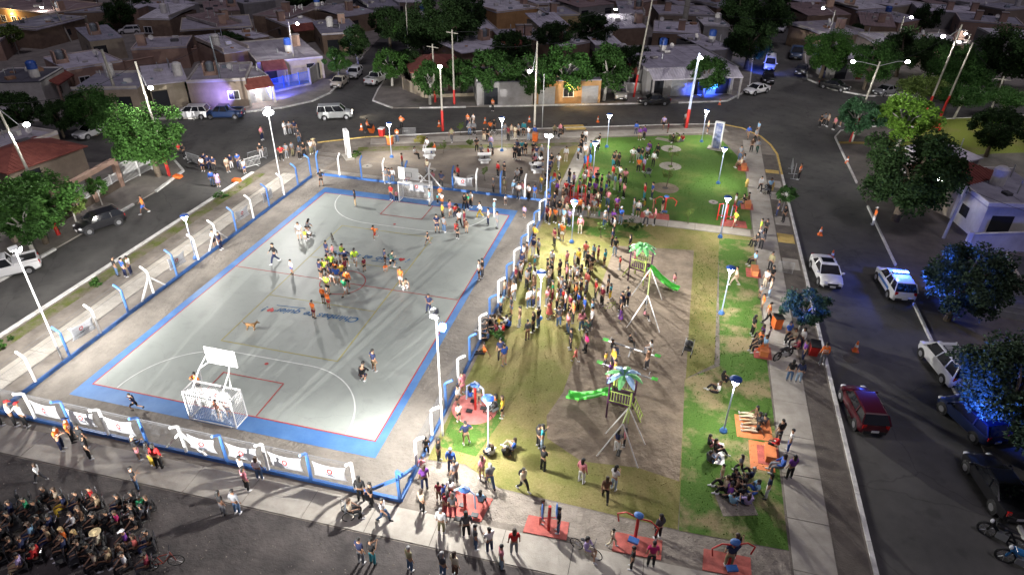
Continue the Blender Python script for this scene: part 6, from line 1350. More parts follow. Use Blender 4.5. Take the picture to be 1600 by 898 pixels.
def spinner(px, py, label, kind=0, rz=0):
    p = G(px, py); root = empty('exercise_machine', (p.x, p.y, .04), rz); tag(root, label, 'exercise machine', 'outdoor exercise machines')
    T(root, 'post', [(0, 0, 0), (0, 0, 1.7)], .08, 'red')
    if kind == 0:
        T(root, 'arch', [(-.55, 0, .7), (-.5, 0, 1.7), (0, 0, 2.15), (.5, 0, 1.7), (.55, 0, .7)], .05, 'pale'); MB().ell((0, 0, 1.9), (.32, .22, .14), 10, 6).build('cap', M['blue'], root)
        for k in range(3): MB().box((.5 * math.cos(k * 2.1), .5 * math.sin(k * 2.1), .22), (.36, .26, .06)).build('foot_plate', M['black'], root)
    elif kind == 1:
        for s in (-1, 1): MB().ell((s * .35, 0, 1.35), (.06, .24, .5), 10, 6).build('paddle', M['blue'], root); T(root, 'crank', [(0, 0, .9), (s * .45, 0, .9), (s * .45, 0, .4)], .035, 'red')
    elif kind == 2:
        for s in (-1, 1): T(root, 'arm', [(0, 0, 1.5), (s * .6, 0, 1.6), (s * 1.0, 0, 1.3), (s * .9, 0, .8)], .04, 'red')
        MB().ell((0, 0, 1.7), (.25, .2, .12), 10, 5).build('cap', M['blue'], root); MB().box((0, -.35, .3), (.5, .3, .12)).build('step', M['blue'], root)
    else:
        for s in (-1, 1): T(root, 'frame', [(s * .75, 0, 0), (s * .75, 0, 1.6), (s * .4, 0, 1.7)], .06, 'red'); T(root, 'swing_arm', [(s * .4, 0, 1.6), (s * .4, 0, .3)], .04, 'pale')
        T(root, 'crossbar', [(-.75, 0, .5), (.75, 0, .5)], .05, 'red')
    return root
spinner(727, 806, 'exercise spinner with blue arch on red post', 0); spinner(857, 828, 'exercise machine with two blue paddles', 1, .3); spinner(992, 842, 'exercise machine with bent red arms and blue step', 2, -.2); spinner(1138, 884, 'round blue twister on the right red pad', 2, .3)
spinner(1133, 346, 'red exercise frame with pale swing arms on the lawn', 3, -.1); spinner(743, 640, 'dark spinner on the round pink pad', 0); spinner(917, 268, 'red and blue machine left of the green lawn', 1, .8); spinner(1038, 333, 'red exercise post by the cross path', 2); spinner(902, 315, 'machine with bars inside the crowd', 3, .4)
def bench(px, py, rz, label, w=2.2):
    p = G(px, py); root = empty('bench', (p.x, p.y, .0), rz); tag(root, label, 'bench', 'orange benches along the east path')
    MB().box((0, 0, .02), (1.15, 1.45, .05)).build('base_pad', M['pad'], root)
    MB().box((.05, 0, .24), (.5, 1.1, .40)).build('seat_block', M['orange_seat'], root); MB().box((.05, 0, .47), (.56, 1.16, .06)).build('seat', M['orange_seat'], root)
bench(1161, 264, 0, 'orange bench farthest up the lawn edge'); bench(1167, 323, 0, 'orange bench with a family beside the lawn'); bench(1177, 427, 0, 'orange bench on its red pad below the motorbike'); bench(1191, 551, 0, 'orange bench with people opposite the blue lit tree')
bench(1200, 712, 0, 'orange bench by the picnic groups at lower right'); bench(1130, 333 + 560, .1, 'bench at lower edge') if False else None
for (px, py, rz, lb) in ((1412, 201, .3, 'small red bench with backrest under the lime tree'), (1458, 204, .2, 'curved red bench on the yellow lit median')):
    p = G(px, py); rb = empty('bench', (p.x, p.y, 0), rz); tag(rb, lb, 'bench', 'red benches on the median')
    MB().box((0, 0, .45), (1.8, .45, .08)).build('seat', M['red'], rb); MB().box((0, .24, .75), (1.8, .06, .5)).build('backrest', M['red'], rb)
    for sx in (-.7, .7): MB().box((sx, 0, .2), (.1, .4, .42)).build('leg', M['red'], rb)
def picnic_table(px, py, rz, label):
    p = G(px, py); root = empty('picnic_table', (p.x, p.y, 0), rz); tag(root, label, 'table', 'white concrete tables in the yard')
    MB().box((0, 0, .76), (1.5, .8, .08)).build('table_top', M['white'], root)
    for s in (-1, 1): MB().box((s * .5, 0, .37), (.16, .55, .72)).build('leg', M['white'], root); MB().box((0, s * .85, .43), (1.4, .34, .08)).build('seat_board', M['white'], root); MB().box((0, s * .85, .2), (.9, .22, .38)).build('seat_leg', M['white'], root)
picnic_table(671, 244, .35, 'white concrete table at the left in the yard'); picnic_table(757, 251, .3, 'white concrete table with person in red'); picnic_table(838, 266, .35, 'white concrete table crowded with people by the mast')
def bin_(px, py, label, col='orange', rz=0, lid='black', tilt=0):
    p = G(px, py); root = empty('wheelie_bin', (p.x, p.y, 0), rz); root.rotation_euler = (tilt, 0, rz); tag(root, label, 'bin', 'wheelie bins')
    MB().box((0, 0, .52), (.52, .62, .9), taper=1.12).build('bin_body', M[col], root); MB().box((0, -.02, 1.0), (.64, .74, .08)).build('lid', M[lid], root)
    for s in (-1, 1): MB().tube([(s * .2, .33, .1), (s * .28, .33, .1)], .1, 10).build('wheel', M['rubber'], root)
bin_(1212, 512, 'orange wheelie bin pushed by the worker on the east path', rz=.3); bin_(1269, 552, 'dark red bin with black lid at the east kerb', 'red', tilt=.2); bin_(582, 206, 'orange bin rolled across the north street by a worker', tilt=.5); bin_(836, 221, 'orange bin beneath the person in blue', lid='orange_seat')
bin_(610, 226, 'yellow lidded bin beside the left park lamp', 'orange', lid='kerb_yellow'); bin_(597, 213, 'red bin with white lid on the north pavement', 'red', lid='white')
# pushchairs and wheelchair
def stroller(px, py, rz, label, z=0, wheelchair=False):
    p = G(px, py, z); root = empty('wheelchair' if wheelchair else 'pushchair', (p.x, p.y, z), math.radians(rz)); tag(root, label, 'wheelchair' if wheelchair else 'pushchair')
    R = .30 if wheelchair else .12
    for x in (-.28, .28):
        for y in ((-.12, .38) if not wheelchair else (-.1,)):
            MB().tube([(x + .0, y + R * math.cos(a), R + R * math.sin(a)) for a in [2 * PI * k / 14 for k in range(15)]], .022, 5, cap=False).build('wheel', M['rubber'], root)
        if wheelchair: MB().tube([(x, .4, .02), (x, .4, .16)], .05, 8).build('caster', M['rubber'], root)
        T(root, 'side_frame', [(x, .40, .25), (x, -.05, .55), (x, -.35, 1.0)], .02, 'steel')
    MB().box((0, .12, .48), (.50, .45, .07)).build('seat', M['black'], root); MB().box((0, -.14, .75), (.48, .07, .55), rot=Matrix.Rotation(-.35, 3, 'X')).build('backrest', M['tank_grey'], root)
    T(root, 'handle', [(-.28, -.35, 1.0), (.28, -.35, 1.0)], .02, 'black')
    if not wheelchair: MB().ell((0, -.02, .78), (.27, .30, .30), 12, 6, z0=.0).build('hood', M['black'], root)
stroller(1074, 552, 170, 'grey empty pushchair standing alone on the playground'); stroller(770, 648, 60, 'dark pushchair at the pink pad'); stroller(1196, 303, 40, 'dark pushchair on the east path'); stroller(548, 806, -60, 'wheelchair of the spectator at the near fence corner', wheelchair=True)
stroller(1012, 277, 20, 'dark pushchair amid the lawn group')
# barriers
def barrier(px, py, rz, label, L=2.3, m='steel'):
    p = G(px, py, -.12); root = empty('crowd_barrier', (p.x, p.y, -.11), rz); tag(root, label, 'barrier', 'crowd barriers')
    T(root, 'frame', [(-L / 2, 0, .12), (-L / 2, 0, 1.1), (L / 2, 0, 1.1), (L / 2, 0, .12), (-L / 2, 0, .2)], .022, m, 6)
    me = MB().box((0, 0, .64), (.018, .018, .9)).mesh('bar', M[m])
    for i in range(1, 15): place('bar', me, root, loc=(-L / 2 + L * i / 15, 0, 0))
    for s in (-1, 1): MB().box((s * L * .35, 0, .03), (.05, .6, .05)).build('foot', M[m], root)
barrier(304, 256, -.3, 'crowd barrier left of the uniformed group'); barrier(392, 262, 1.1, 'crowd barrier right of the uniformed group', m='white'); barrier(404, 250, 1.1, 'crowd barrier before the corner kerb'); barrier(1240, 276, 1.4, 'pale barrier held by the worker on the east street'); barrier(1236, 268, 1.5, 'second barrier stacked by the worker')
barrier(640, 214, .3, 'low rail on the north pavement verge', 1.6); barrier(1225, 428, 0, 'small rail on the verge slab', 1.2)
# picnic mats, low posts, small things
def mat_on(px, py, w, d, rz, m, label):
    p = G(px, py); o = MB().box((0, 0, .022), (w, d, .02), rz=rz).build('blanket', M[m]); o.location = (p.x, p.y, 0); tag(o, label, 'blanket', 'picnic blankets')
mat_on(1123, 708, .6, 1.7, 0, 'white', 'white blanket beside two people in black'); mat_on(1177, 668, 2.0, 1.9, .05, 'orange_seat', 'orange blanket with people lying'); mat_on(1150, 788, 1.8, 1.4, .3, 'sand', 'beige blanket of the large picnic circle'); mat_on(1040, 219, 2.4, .9, -.3, 'sand', 'pale cloth on the upper lawn edge')
mat_on(1190, 712, 1.3, 2.2, 0, 'orange_seat', 'orange mat by the lower bench')
for (px, py, lb) in ((1206, 297, 'yellow hydrant like post by the east path'), (1166, 292, 'yellow post at the lawn edge')):
    p = G(px, py); root = empty('bollard', (p.x, p.y, 0)); tag(root, lb, 'bollard', 'yellow posts'); MB().lathe([(.14, 0), (.14, .65), (.17, .7), (.1, .85), (0, .9)], 10).build('post_body', M['kerb_yellow'], root); MB().box((0, 0, .45), (.4, .1, .1)).build('valve', M['kerb_yellow'], root)
for i, (px, py) in enumerate(((283, 276), (272, 280))):
    pass
for (px, py, lb) in ((278, 277, 'orange drain marker at the west kerb corner'), (370, 283, 'red painted stone at the end of the west kerb')):
    p = G(px, py); o = MB().box((0, 0, .12), (.9, .6, .26), taper=.85).build('kerb_marker', M['orange']); o.location = p; tag(o, lb, 'kerb marker')
p = G(825, 100); 
# utility covers
for (px, py) in ((912, 194), (1240, 455), (1330, 560)):
    p = G(px, py, -.12); o = MB().lathe([(0, .012), (.5, .012), (.52, .0)], 20).build('manhole_cover', M['lotdirt']); o.location = (p.x, p.y, -.118); o['kind'] = 'structure'
# balls
o = MB().ell((0, 0, .12), (.12, .12, .12), 12, 8).build('ball', M['orange']); o.location = G(1010, 432); tag(o, 'small ball by the far slide', 'ball')
# ---------------------------------------------------------------- the crowd: x y pose top bottom hair [facing] [size] [extra]; feet in photo pixels
CROWD = """
556 323 s black tan lk 200|469 375 s white white-s lb 300|486 373 c white black sk|480 362 c grey black lk|478 376 s lime white-s sk - .6|587 376 r orange red-s sk 250 .9|431 411 w black navy sk 230 1.08|457 428 s white blue-s sk - .75
669 383 w black black-s sk 200 .75|612 313 s red navy sk 250|620 315 s pink black sk - .7|672 321 s sky white sk 200|684 318 s teal black sk - .6|691 321 s white orange-s sk - .75|688 312 s orange white-s sk - .8
692 343 s yellow black sk 220|703 339 t pink white-s lk|711 341 p red navy sk - .8|719 336 c black black lk|726 328 k black black sk|731 328 s green navy sk|736 324 s white black sk|683 363 t navy navy-s sk|694 363 s grey jeans sk
715 373 s black black sk - .7|712 362 c red red sk - .8|718 355 w white black sk|726 356 s maroon maroon sk|729 364 s brown tan-s sk - .75|750 341 w white yellow lk|763 352 k white navy sk 200|772 338 s sky white cw|777 357 s grey grey sk
790 320 s white dgrey-s sk - .6|819 340 s lilac navy-s sk - .75|502 436 s navy black-s sk 60|508 434 t lime black-s sk|513 427 k lime black-s sk|520 426 s lime black-s sk|528 421 s white black-s sk - .85|537 411 s lime tan-s sk|556 417 w lime white-s sk
570 424 s maroon black-s sk - .75|602 412 s navy black-s sk - .8|612 422 r dgreen black-s sk 20|602 424 c orange white-s sk - .7|627 447 s orange white-s sk|632 453 c beige white sk|512 404 s navy navy-s sk|521 404 w pink black sk - .75|541 417 k navy black-s sk
533 418 s white maroon-s sk - .75|521 443 k navy white-s sk|528 445 s blue white-s sk|535 440 t yellow blue-s sk|541 432 s maroon black-s sk|544 451 s orange black-s sk 100|540 463 w green white-s sk 60|515 436 s black black-s sk|526 432 s orange white-s sk - .8
513 460 s lime black-s sk 80|506 474 s orange black-s sk 80 .9|514 482 s orange red-s sk 70 .9|491 497 s orange maroon-s sk 70 .9|671 489 k navy navy sk 250|585 580 s navy tan-s sk 60|566 596 c black navy-s sk 90 1.1|215 643 r navy black-s sk 200 .8|312 615 k orange black-s sk 90|345 657 t orange black-s sk 80|359 650 s coral navy-s sk 120 .8
749 437 k white black-s sk 180|754 434 s black dgrey sk 180|503 291 k black black-s sk 290 1.05 T|337 388 s white navy-s sk 0|346 390 s navy navy sk 0
184 431 s black jeans sk 60|197 433 s blue navy sk 70|206 429 s white navy sk 200|227 334 w orange blue-s sk 220 1.05|318 268 s white navy-s sk|322 262 a navy navy sk|328 265 s navy navy sk|336 267 t navy black sk|333 291 s blue jeans sk 120|342 292 s lilac lilac-d lk 100
357 269 s beige beige-s sk|363 264 s navy white sk|374 263 a blue navy sk|383 271 s white blue-s lk - .95|289 247 k black black sk 0|281 241 b red black sk 0|272 232 b black black sk 0|410 219 s pink navy sk|446 210 s white white lb|454 211 a grey grey sk|462 210 s navy dgrey sk
468 224 s dgrey jeans sk|409 246 s black white sk|441 251 k red black sk|449 247 s grey grey sk|458 244 s grey khaki sk|469 249 s dgrey black sk|476 245 s black black lk|487 241 u white khaki sk|492 239 s beige grey hs
575 208 w orange black sk 20 1.05 V|628 201 k orange black sk 250 1.05 V|621 222 s orange jeans sk - 1.05 V|770 174 s orange black sk 250 1.05 V|755 156 b maroon black lk 270|706 222 w khaki dgrey sk|731 199 s orange navy sk - 1.05 V|740 199 a white white sk|734 211 s grey jeans sk|741 211 s grey black sk
745 237 a black black sk 300|756 220 t black cream sk|762 221 s black black lk|767 234 s lilac jeans lb 270|766 205 b orange black sk 270|772 207 s black black sk|789 212 s grey grey sk|794 219 s maroon black sk|799 215 s beige grey lb|805 217 s cream cream sk|810 214 s grey black sk|818 212 s teal black-s sk
826 219 s white ljeans lk|835 218 s blue black sk 270|866 211 b khaki black sk 300|875 208 b pink black lk 290|879 216 b black black lk 200|804 249 s black black sk|811 250 s black black-d lk|808 241 t navy black sk|815 241 s teal navy sk|821 243 s black black-s sk|833 244 a black maroon-s sk|838 249 s navy ljeans sk - .9|846 249 s grey black lg
857 245 s lime grey lk - .9|861 263 s black black lk|872 264 w white grey lk|884 252 s white beige lb|835 259 b pink black lk 90|844 259 b white black lk 90|848 268 b grey navy sk 200|858 272 s navy navy sk|832 266 b black black sk 0|778 277 s red black sk|788 278 a black black cn|814 280 b black black lk|808 282 b white black sk
648 247 b white black lk 0|680 240 b orange blue sk 200|668 233 b white white sk 250|763 247 b red black sk 200|770 249 b black black lk 200|752 243 b grey black sk 300
629 263 s red jeans sk 200|604 286 k grey grey sk|609 287 s dgrey jeans sk|614 286 s white jeans lb|668 272 s cream grey lb|677 291 s pink grey sk|690 293 k navy black sk 250|711 292 s beige jeans lk|716 283 s red black sk|771 302 s dgrey black sk|788 303 s khaki beige sk
803 306 s sky grey cw|810 311 a white dgrey lk|816 308 s pink grey lk|826 313 p white black sk|835 313 s blue jeans sk|845 299 s yellow jeans lb|857 285 s dgrey black sk|866 287 s red beige-s lk - .8|853 291 s black black lk
873 296 s black beige-s lk|870 307 s purple brown lk|879 320 k brown black sk|884 307 s red black sk|889 288 s black jeans sk|896 294 s lilac black sk|891 310 s black black sk|857 321 s blue black-s sk - .8|866 325 s navy black sk|873 338 s black white sk|859 350 s orange black sk - 1.05 V|867 348 s orange black sk - .9
854 347 s maroon black sk|880 351 s sky white sk|885 342 s beige grey sk|889 353 s lilac navy lk|878 330 s beige khaki lb|905 304 s grey black sk|920 306 s navy black lb|929 308 s purple black lk|938 314 s navy navy sk|946 309 s blue black lk|949 322 s pink jeans sk|939 297 s black black sk|932 291 a black black sk
912 294 s white khaki sk|915 285 s white brown sk|922 288 s cream black lk|950 293 t grey black sk|960 296 s sky cream sk 200|968 300 s lilac black sk|974 310 s pink black lb 210|957 282 s red grey sk|968 284 s white black sk|976 288 s pink black lk|905 335 s orange black sk|918 324 s black dgrey lg
910 340 s white grey sk|927 336 s grey khaki sk|933 324 s beige maroon lb|936 339 s yellow green sk 180 .95|919 341 s white khaki lk - .9|906 364 s pink cream lg 270|944 356 s grey jeans cw|949 346 s navy black lk|957 353 s purple navy lg|963 331 s purple maroon sk|969 350 s blue ljeans cw|960 352 c white grey lb
1006 312 s red teal lk|1018 311 s blue navy sk 190 1.05|989 336 s grey grey lk|996 338 s white navy-s lk 260|1006 329 b yellow navy lk|1019 336 s brown brown lb|1009 352 k grey dgrey sk|1022 352 s pink black sk|1034 333 s black cream lk|958 261 s black teal lk|966 262 s black black lk|961 259 s beige black sk
988 254 k white khaki sk|996 251 s navy white sk|1002 253 s black teal lk|1010 249 s lilac black sk|1013 243 s purple black sk|997 269 s orange black cn|1005 269 s lilac maroon lb|1020 260 s white black lk|1026 247 s black black sk|993 211 s blue navy sk 100|999 219 s purple beige-s lk|1006 218 s purple black sk
1036 202 w lilac black-s sk|1043 208 s maroon brown-s lk - .8|1051 221 g black black sk|1059 222 g lime khaki sk|1066 221 g red grey lk|909 229 s black black lb|914 224 s white black sk|914 247 s white khaki sk|903 250 s sky black sk|907 241 s black dgrey lk|933 237 s white black sk|936 231 s black black sk
922 243 s teal navy sk 200|1070 196 s white brown sk 120|1105 209 s cream navy-s lb|1168 217 w blue tan-s sk|1183 211 s sky grey lb|1179 223 s grey black sk|1173 238 s brown black lb|1182 239 w grey dgreen lk|1155 251 s grey jeans sk|1157 263 b beige brown lb 180|1161 259 b white orange lk 190
1186 300 w white black sk 280|1201 303 s sky black lk 300|1213 338 k navy navy sk|1223 347 s black black lk|1147 327 s white maroon lk|1160 323 b black jeans lk 190|1168 320 b brown black sk 170|1147 355 w lime cream-s sk|1186 369 s lime beige sk|1194 369 s black black lk|1247 281 s orange black sk 160 1.05 V
1181 384 b black black lk 200|1188 388 s dgrey black sk|1178 414 b sky black sk 200|1202 422 s khaki black sk|1203 444 s black black lk|1194 449 s white beige sk|1201 464 s beige ljeans lk|1186 466 s grey black-s sk - .7|1190 483 s orange tan-s sk - .8|1197 506 w orange black sk 0 1.05 V|1174 523 s black black lk 20
1189 531 b purple black lk|1184 549 b black black sk 200|1193 548 b sky orange lb 200|1186 541 b orange black sk|1228 534 s blue black lk 300|1250 543 s white navy lk 200|1238 538 b beige black lb|1244 553 b maroon black sk|1199 533 s white grey-s sk - .7|1232 595 s black jeans lk 90|1246 597 s navy ljeans lk 90|1253 563 s purple navy sk|1283 570 s orange grey sk 100 1.05 V
1280 199 s black black sk|1286 196 s grey black lk|1292 198 s beige black sk|1302 203 s pink black lk|1312 198 s yellow dgrey-s sk|1363 351 s orange white cw 180 1.05|1147 446 w beige beige sk
1130 597 g black black lk 30|1121 613 g white black lb|1108 697 g black pink sk 10|1117 705 g black black lk 0|1108 722 g dgrey jeans sk 40|1180 653 f brown cream lk 180|1184 662 f black tan lk 190|1183 675 f black beige lk 180|1192 665 f dgrey black sk 100|1215 689 s black dgrey sk|1230 705 s white blue sk|1211 706 b red black lk|1219 739 b blue grey lk 180|1232 747 s purple black lk 120
1196 778 s navy white lk 170|1125 754 s tan grey-s sk - .8|1154 738 w grey black lk - .8|1147 752 g black black lk 300|1173 747 g navy black lg|1180 768 g sky blue lk 200|1138 773 g purple black lk|1144 788 g sky jeans sk 60|1158 774 g black black sk|1166 790 g lilac jeans lb 90|1150 763 g brown black sk|1162 757 g black dgrey lk|1132 762 g beige black lb
835 378 k yellow black-s sk|866 384 a maroon black sk|873 372 s sky black sk|878 376 s orange white-s lk|833 399 s navy white cn|841 400 s grey black sk|818 410 s white navy sk|823 408 s brown beige sk|815 422 s navy black cn|862 420 s white navy sk|835 428 s teal grey lg|861 432 s black black lk|874 434 s black black sk|815 432 s white black sk - .8
914 406 s coral jeans sk|885 420 s pink black sk|897 418 s grey dgrey-s sk - .8|903 416 s yellow black lk|917 420 s black black sk|924 424 k black black-s sk|927 405 s sky black sk - .8|934 408 s maroon maroon-s sk - .85|944 417 s teal black-s sk|968 421 s red grey sk - .75|960 399 s black ljeans sk|956 385 s navy black lk|959 366 s white black lk|983 395 s black black lk|992 411 s pink pink-s lk - .7
783 490 k sky navy sk 170|799 492 s dgrey jeans-s lb|803 470 s white grey sk|789 464 s beige jeans lk|796 464 s brown brown lk|806 445 s maroon black lb|813 438 s white black sk|823 450 s grey black lk|827 441 s dgrey black sk|835 447 s white maroon lk|826 481 s white jeans sk|834 479 s grey navy sk|841 482 s white grey sk|834 460 s brown dgrey lb
812 510 s brown grey sk|824 531 s dgrey brown sk|833 519 s black black lb|841 511 s black jeans sk|796 512 g blue black lk|760 516 g black black lk|765 508 g black black sk|772 506 g beige black lb|779 509 g yellow black lb|775 521 g maroon black lk|786 519 g red white sk|790 508 g white black sk|762 531 g jeans black lk|788 571 s blue tan-s sk|782 562 s navy black sk|757 553 f orange black sk 200
855 432 s black black sk|862 438 s black black lk|858 447 s beige dgrey sk|863 469 s green maroon sk|855 478 s pink grey lb|873 458 s cream khaki sk|877 463 s grey navy sk|885 440 s pink black lk|890 446 s white black sk|897 441 s white dgrey lb|901 449 s white black sk|889 461 s cream black sk|907 443 s black black lk|916 454 s coral grey sk|899 459 s tan black lk|881 470 s dgrey black sk|921 434 s brown black sk
930 467 s red black sk 200|940 477 s maroon black sg 220|949 459 s dgrey black lb|953 467 s teal yellow sk - .8|899 472 s orange black sk|880 481 s red black sk|870 483 s cream black lb|883 486 s white navy lk|858 498 s coral coral-d lb|873 509 s dgrey jeans sk|887 520 s pink jeans lb|895 504 a orange black sg 200 1.05|903 485 s blue black sk|912 494 s blue black sk|908 516 s pink jeans lb 120|924 500 s sky white sk|924 511 s white dgrey sk|921 519 c dgreen black sk
970 486 s navy black sk|968 492 s black black sk|978 480 s cream black sk 120 1 B|969 504 s purple purple-d lb - .75|890 490 s maroon black lk|907 466 s black dgrey sk|914 470 s dgrey black lk|875 492 s khaki brown-s sk - .8
891 545 s black black lk 200|915 550 k magenta black lk 200|899 565 w coral coral-s sk - .65|955 552 b black jeans sk 0 .85 S|982 540 b black black lk 0 .8|1016 552 b white white lk 200 .8 S|1010 576 s brown dgrey sk 150|957 575 s yellow navy sk|945 572 s yellow black sk - .7|952 596 s purple black lk|959 595 s yellow black sk|950 600 s white lilac lk - .75|1052 450 s pink white-s lk - .8|1006 499 b pink black lk 0 .7
841 698 u black black sk 40|847 699 s teal ljeans lk|848 734 a black black sk 60|908 753 s pink white lk 60|945 782 w brown black lb 100|958 765 p white ljeans lk 60|817 766 w cream black sk 330 1 B|963 705 s navy white lk 60|975 697 s pink black lk - .8|846 816 s brown beige-s lb 0|872 831 s black jeans sk 190|1027 841 s dgrey black lk|955 853 w beige cream sk 0 .75|986 887 s black black sk - .9|1016 884 s magenta black sk|915 868 b lilac cream-s lk 340 1
1137 884 u navy khaki sk 90|1143 872 s black black lr
803 865 s red grey lb 110|667 709 s black black sk - .7|686 720 s black black lk 0|660 742 r pink black-s sk - .7|705 736 s blue navy sg|711 754 s grey dgrey sk|664 764 s purple navy lb|660 800 s beige black lb 60|686 782 s maroon brown sk - .8|694 783 s blue black sk - .75|705 778 s white black lk - .8|700 803 s maroon maroon lk|708 808 s dgrey maroon lb|690 832 s white khaki sg 90|729 838 s dgrey black lk|743 857 s dgrey jeans sk 30|765 862 a white navy sk|783 888 s pink ljeans sk 30|753 747 s pink tan-s lb|766 760 w grey jeans lg
751 794 b sky black lk 90|768 712 g white black lb|793 714 g black black lk 100|803 702 g blue beige lb 180|641 891 s khaki jeans sg 60|692 900 s dgrey jeans lg 60|711 900 s cream brown lb 60|723 616 s pink pink-s sk|716 635 s white dgrey-s sk|735 622 g blue grey lk|748 632 s grey beige sk|717 658 s white black-s sk - .8|728 694 k navy tan-s sk|785 652 s yellow black-s lb 180|773 634 g orange green lk|746 628 c beige grey lk
565 782 s black black lk 100|582 789 a black black sk 200|548 808 b beige black lb 20|600 814 w white jeans sk 0|565 879 s navy grey sk 70|583 881 p black teal sk 70|407 749 s white jeans lb 100|387 766 s pink black lk 60|382 748 s white sky sk|350 803 s black grey lk 70|372 802 s grey jeans sk 90|218 718 p black pink-s cw 60|240 729 s black yellow lk|250 731 s red black lk 100|216 765 a black jeans sk 60
99 703 p orange navy sk 20 1.05 V|115 690 s orange black sn 40 1.05 V|141 717 s black black lk 60|134 700 s black black sk|25 665 p white black cr 60 1.05 L|42 667 s white black cr 80 1.05 L|3 664 s blue black sk 60|66 752 w white dgrey lb 200 .8|228 806 s green grey sk 160 .85
"""
AUD = """50 806 b green black sk 240|108 852 b orange black ly 244|128 856 b black black ly 224|66 880 b red black sk 211|162 858 b cream black hs 223|190 826 b magenta black sb 239|203 856 b purple black cw 237|218 864 b coral black lb 226|202 892 b white black sk 242|40 893 b lilac tan sk 223|176 826 b black black sk 227|80 790 b black black sb 213|96 790 b beige black lb 231|108 800 b navy yellow lk 231|122 828 b white black lb 241|134 820 b brown black lb 246|150 788 b red black sk 239|160 800 b tan black lb 228|14 850 b black black sb 234|146 876 b black black sk 214|178 884 b tan black sk 215|156 890 b beige black lk 243|58 845 b sky navy lb 229|84 852 b tan navy lb 241|129 795 b black navy sk 235|193 800 b black navy sk 217|216 796 b black black lk 213|238 803 b black navy sb 243|0 810 b dgrey navy lk 210|27 811 b navy black sb 227|64 809 b black black sk 247|215 817 b black black lb 229|230 816 b dgrey black lk 211|25 829 b black dgrey sk 241|71 833 b black dgrey sk 239|88 832 b navy navy sk 214|156 830 b black black sk 225|217 833 b black black sb 245|239 857 b black navy sk 229|27 867 b black black sb 232|45 868 b navy black sb 219|109 867 b navy black sb 223|132 872 b black dgrey sb 235|196 877 b brown dgrey sb 250|8 881 b black black sb 229|236 892 b maroon dgrey sk 224"""
def parse(t):
    for rec in t.replace('\n', '|').split('|'):
        f = rec.split()
        if len(f) < 6: continue
        h = f[5]
        if h not in ('sk','lk','sb','lb','sg','lg','sy','ly','cw','cr','cn','hs'): h = {'sn': 'cn', 'lr': 'lb'}.get(h, 'sk')
        yield float(f[0]), float(f[1]), f[2], f[3], f[4], h, (None if len(f) < 7 or f[6] == '-' else float(f[6])), (float(f[7]) if len(f) > 7 else 1.0), (f[8] if len(f) > 8 else '')
for r in parse(CROWD):
    zz = -.12 if (PX((0, 0, 0)) and (G(r[0], r[1]).x > 44.9 or G(r[0], r[1]).x < -10 or (G(r[0], r[1]).y > 63))) else 0.0
    build_person(*r[:8], z=zz, extra=r[8])
_seat = MB().box((0, 0, .44), (.44, .44, .04)).mesh('seat', M['black']); _back = MB().box((0, -.22, .72), (.42, .03, .40), rot=Matrix.Rotation(-.12, 3, 'X')).mesh('backrest', M['black'])
_leg = MB().tube([(0, 0, 0), (0, 0, .43)], .016, 6).mesh('leg', M['chrome']); _rail = MB().tube([(-.21, -.2, .44), (-.21, -.26, .95), (.21, -.26, .95), (.21, -.2, .44)], .014, 6).mesh('back_rail', M['chrome'])
CHAIRS = []
def chair(p, rz):
    root = empty('chair', p, rz); root['category'] = 'chair'; root['group'] = 'dark chairs of the seated audience'
    root['label'] = 'dark chair with chrome back rail in the seated audience at lower left'
    place('seat', _seat, root); place('backrest', _back, root); place('back_rail', _rail, root)
    for sx in (-1, 1):
        for sy in (-1, 1): place('leg', _leg, root, loc=(sx * .2, sy * .2, 0))
    CHAIRS.append(root)
for i, r in enumerate(parse(AUD)):
    o = build_person(*r[:8], extra=r[8]); PEOPLE[-1]['aud'] = True; c = o.location.copy(); a = o.rotation_euler[2]; chair((c.x, c.y, 0), a)
for (px, py) in ((26, 792), (46, 792), (134, 800), (8, 815), (30, 832), (100, 884), (120, 886), (240, 870)):
    p = G(px, py); chair((p.x, p.y, 0), 2.4)

# ---- about 300 people show largest (nearest the camera); the far rest becomes one crowd mesh
import numpy as np
_near = sorted(PEOPLE, key=lambda d: (d['p'] - CAM).length)
FAR = _near[300:]; PEOPLE = _near[:300]
m_, n_, b_ = new_mat('crowd_clothing'); at_ = n_.nodes.new('ShaderNodeAttribute'); at_.attribute_name = 'tone'; n_.links.new(at_.outputs['Color'], b_.inputs['Base Color']); b_.inputs['Roughness'].default_value = .8
VV, FF, CC, off = [], [], [], 0
_vc = {}
_kids = {}
for o in COL.objects:
    if o.parent is not None: _kids.setdefault(o.parent.name, []).append(o)
for d in FAR:
    r = d['o']; Rm = np.array(Matrix.LocRotScale(r.location, r.rotation_euler, r.scale))
    for o in _kids.get(r.name, []):
        me = o.data
        if me.name not in _vc:
            co = np.empty(len(me.vertices) * 3, dtype=np.float32); me.vertices.foreach_get('co', co); _vc[me.name] = (co.reshape(-1, 3), [tuple(p.vertices) for p in me.polygons])
        co, fs = _vc[me.name]; A = Rm @ np.array(Matrix.LocRotScale(o.location, o.rotation_euler, o.scale)); w = co @ A[:3, :3].T + A[:3, 3]
        VV.append(w); CC.append(np.tile(np.array([*o.color[:3], 1.0], dtype=np.float32), (len(co), 1))); FF += [[off + i for i in f] for f in fs]; off += len(co)
    for o in _kids.get(r.name, []): bpy.data.objects.remove(o)
    bpy.data.objects.remove(r)
me = bpy.data.meshes.new('distant_crowd'); me.from_pydata(np.concatenate(VV).tolist(), [], FF); me.materials.append(m_)
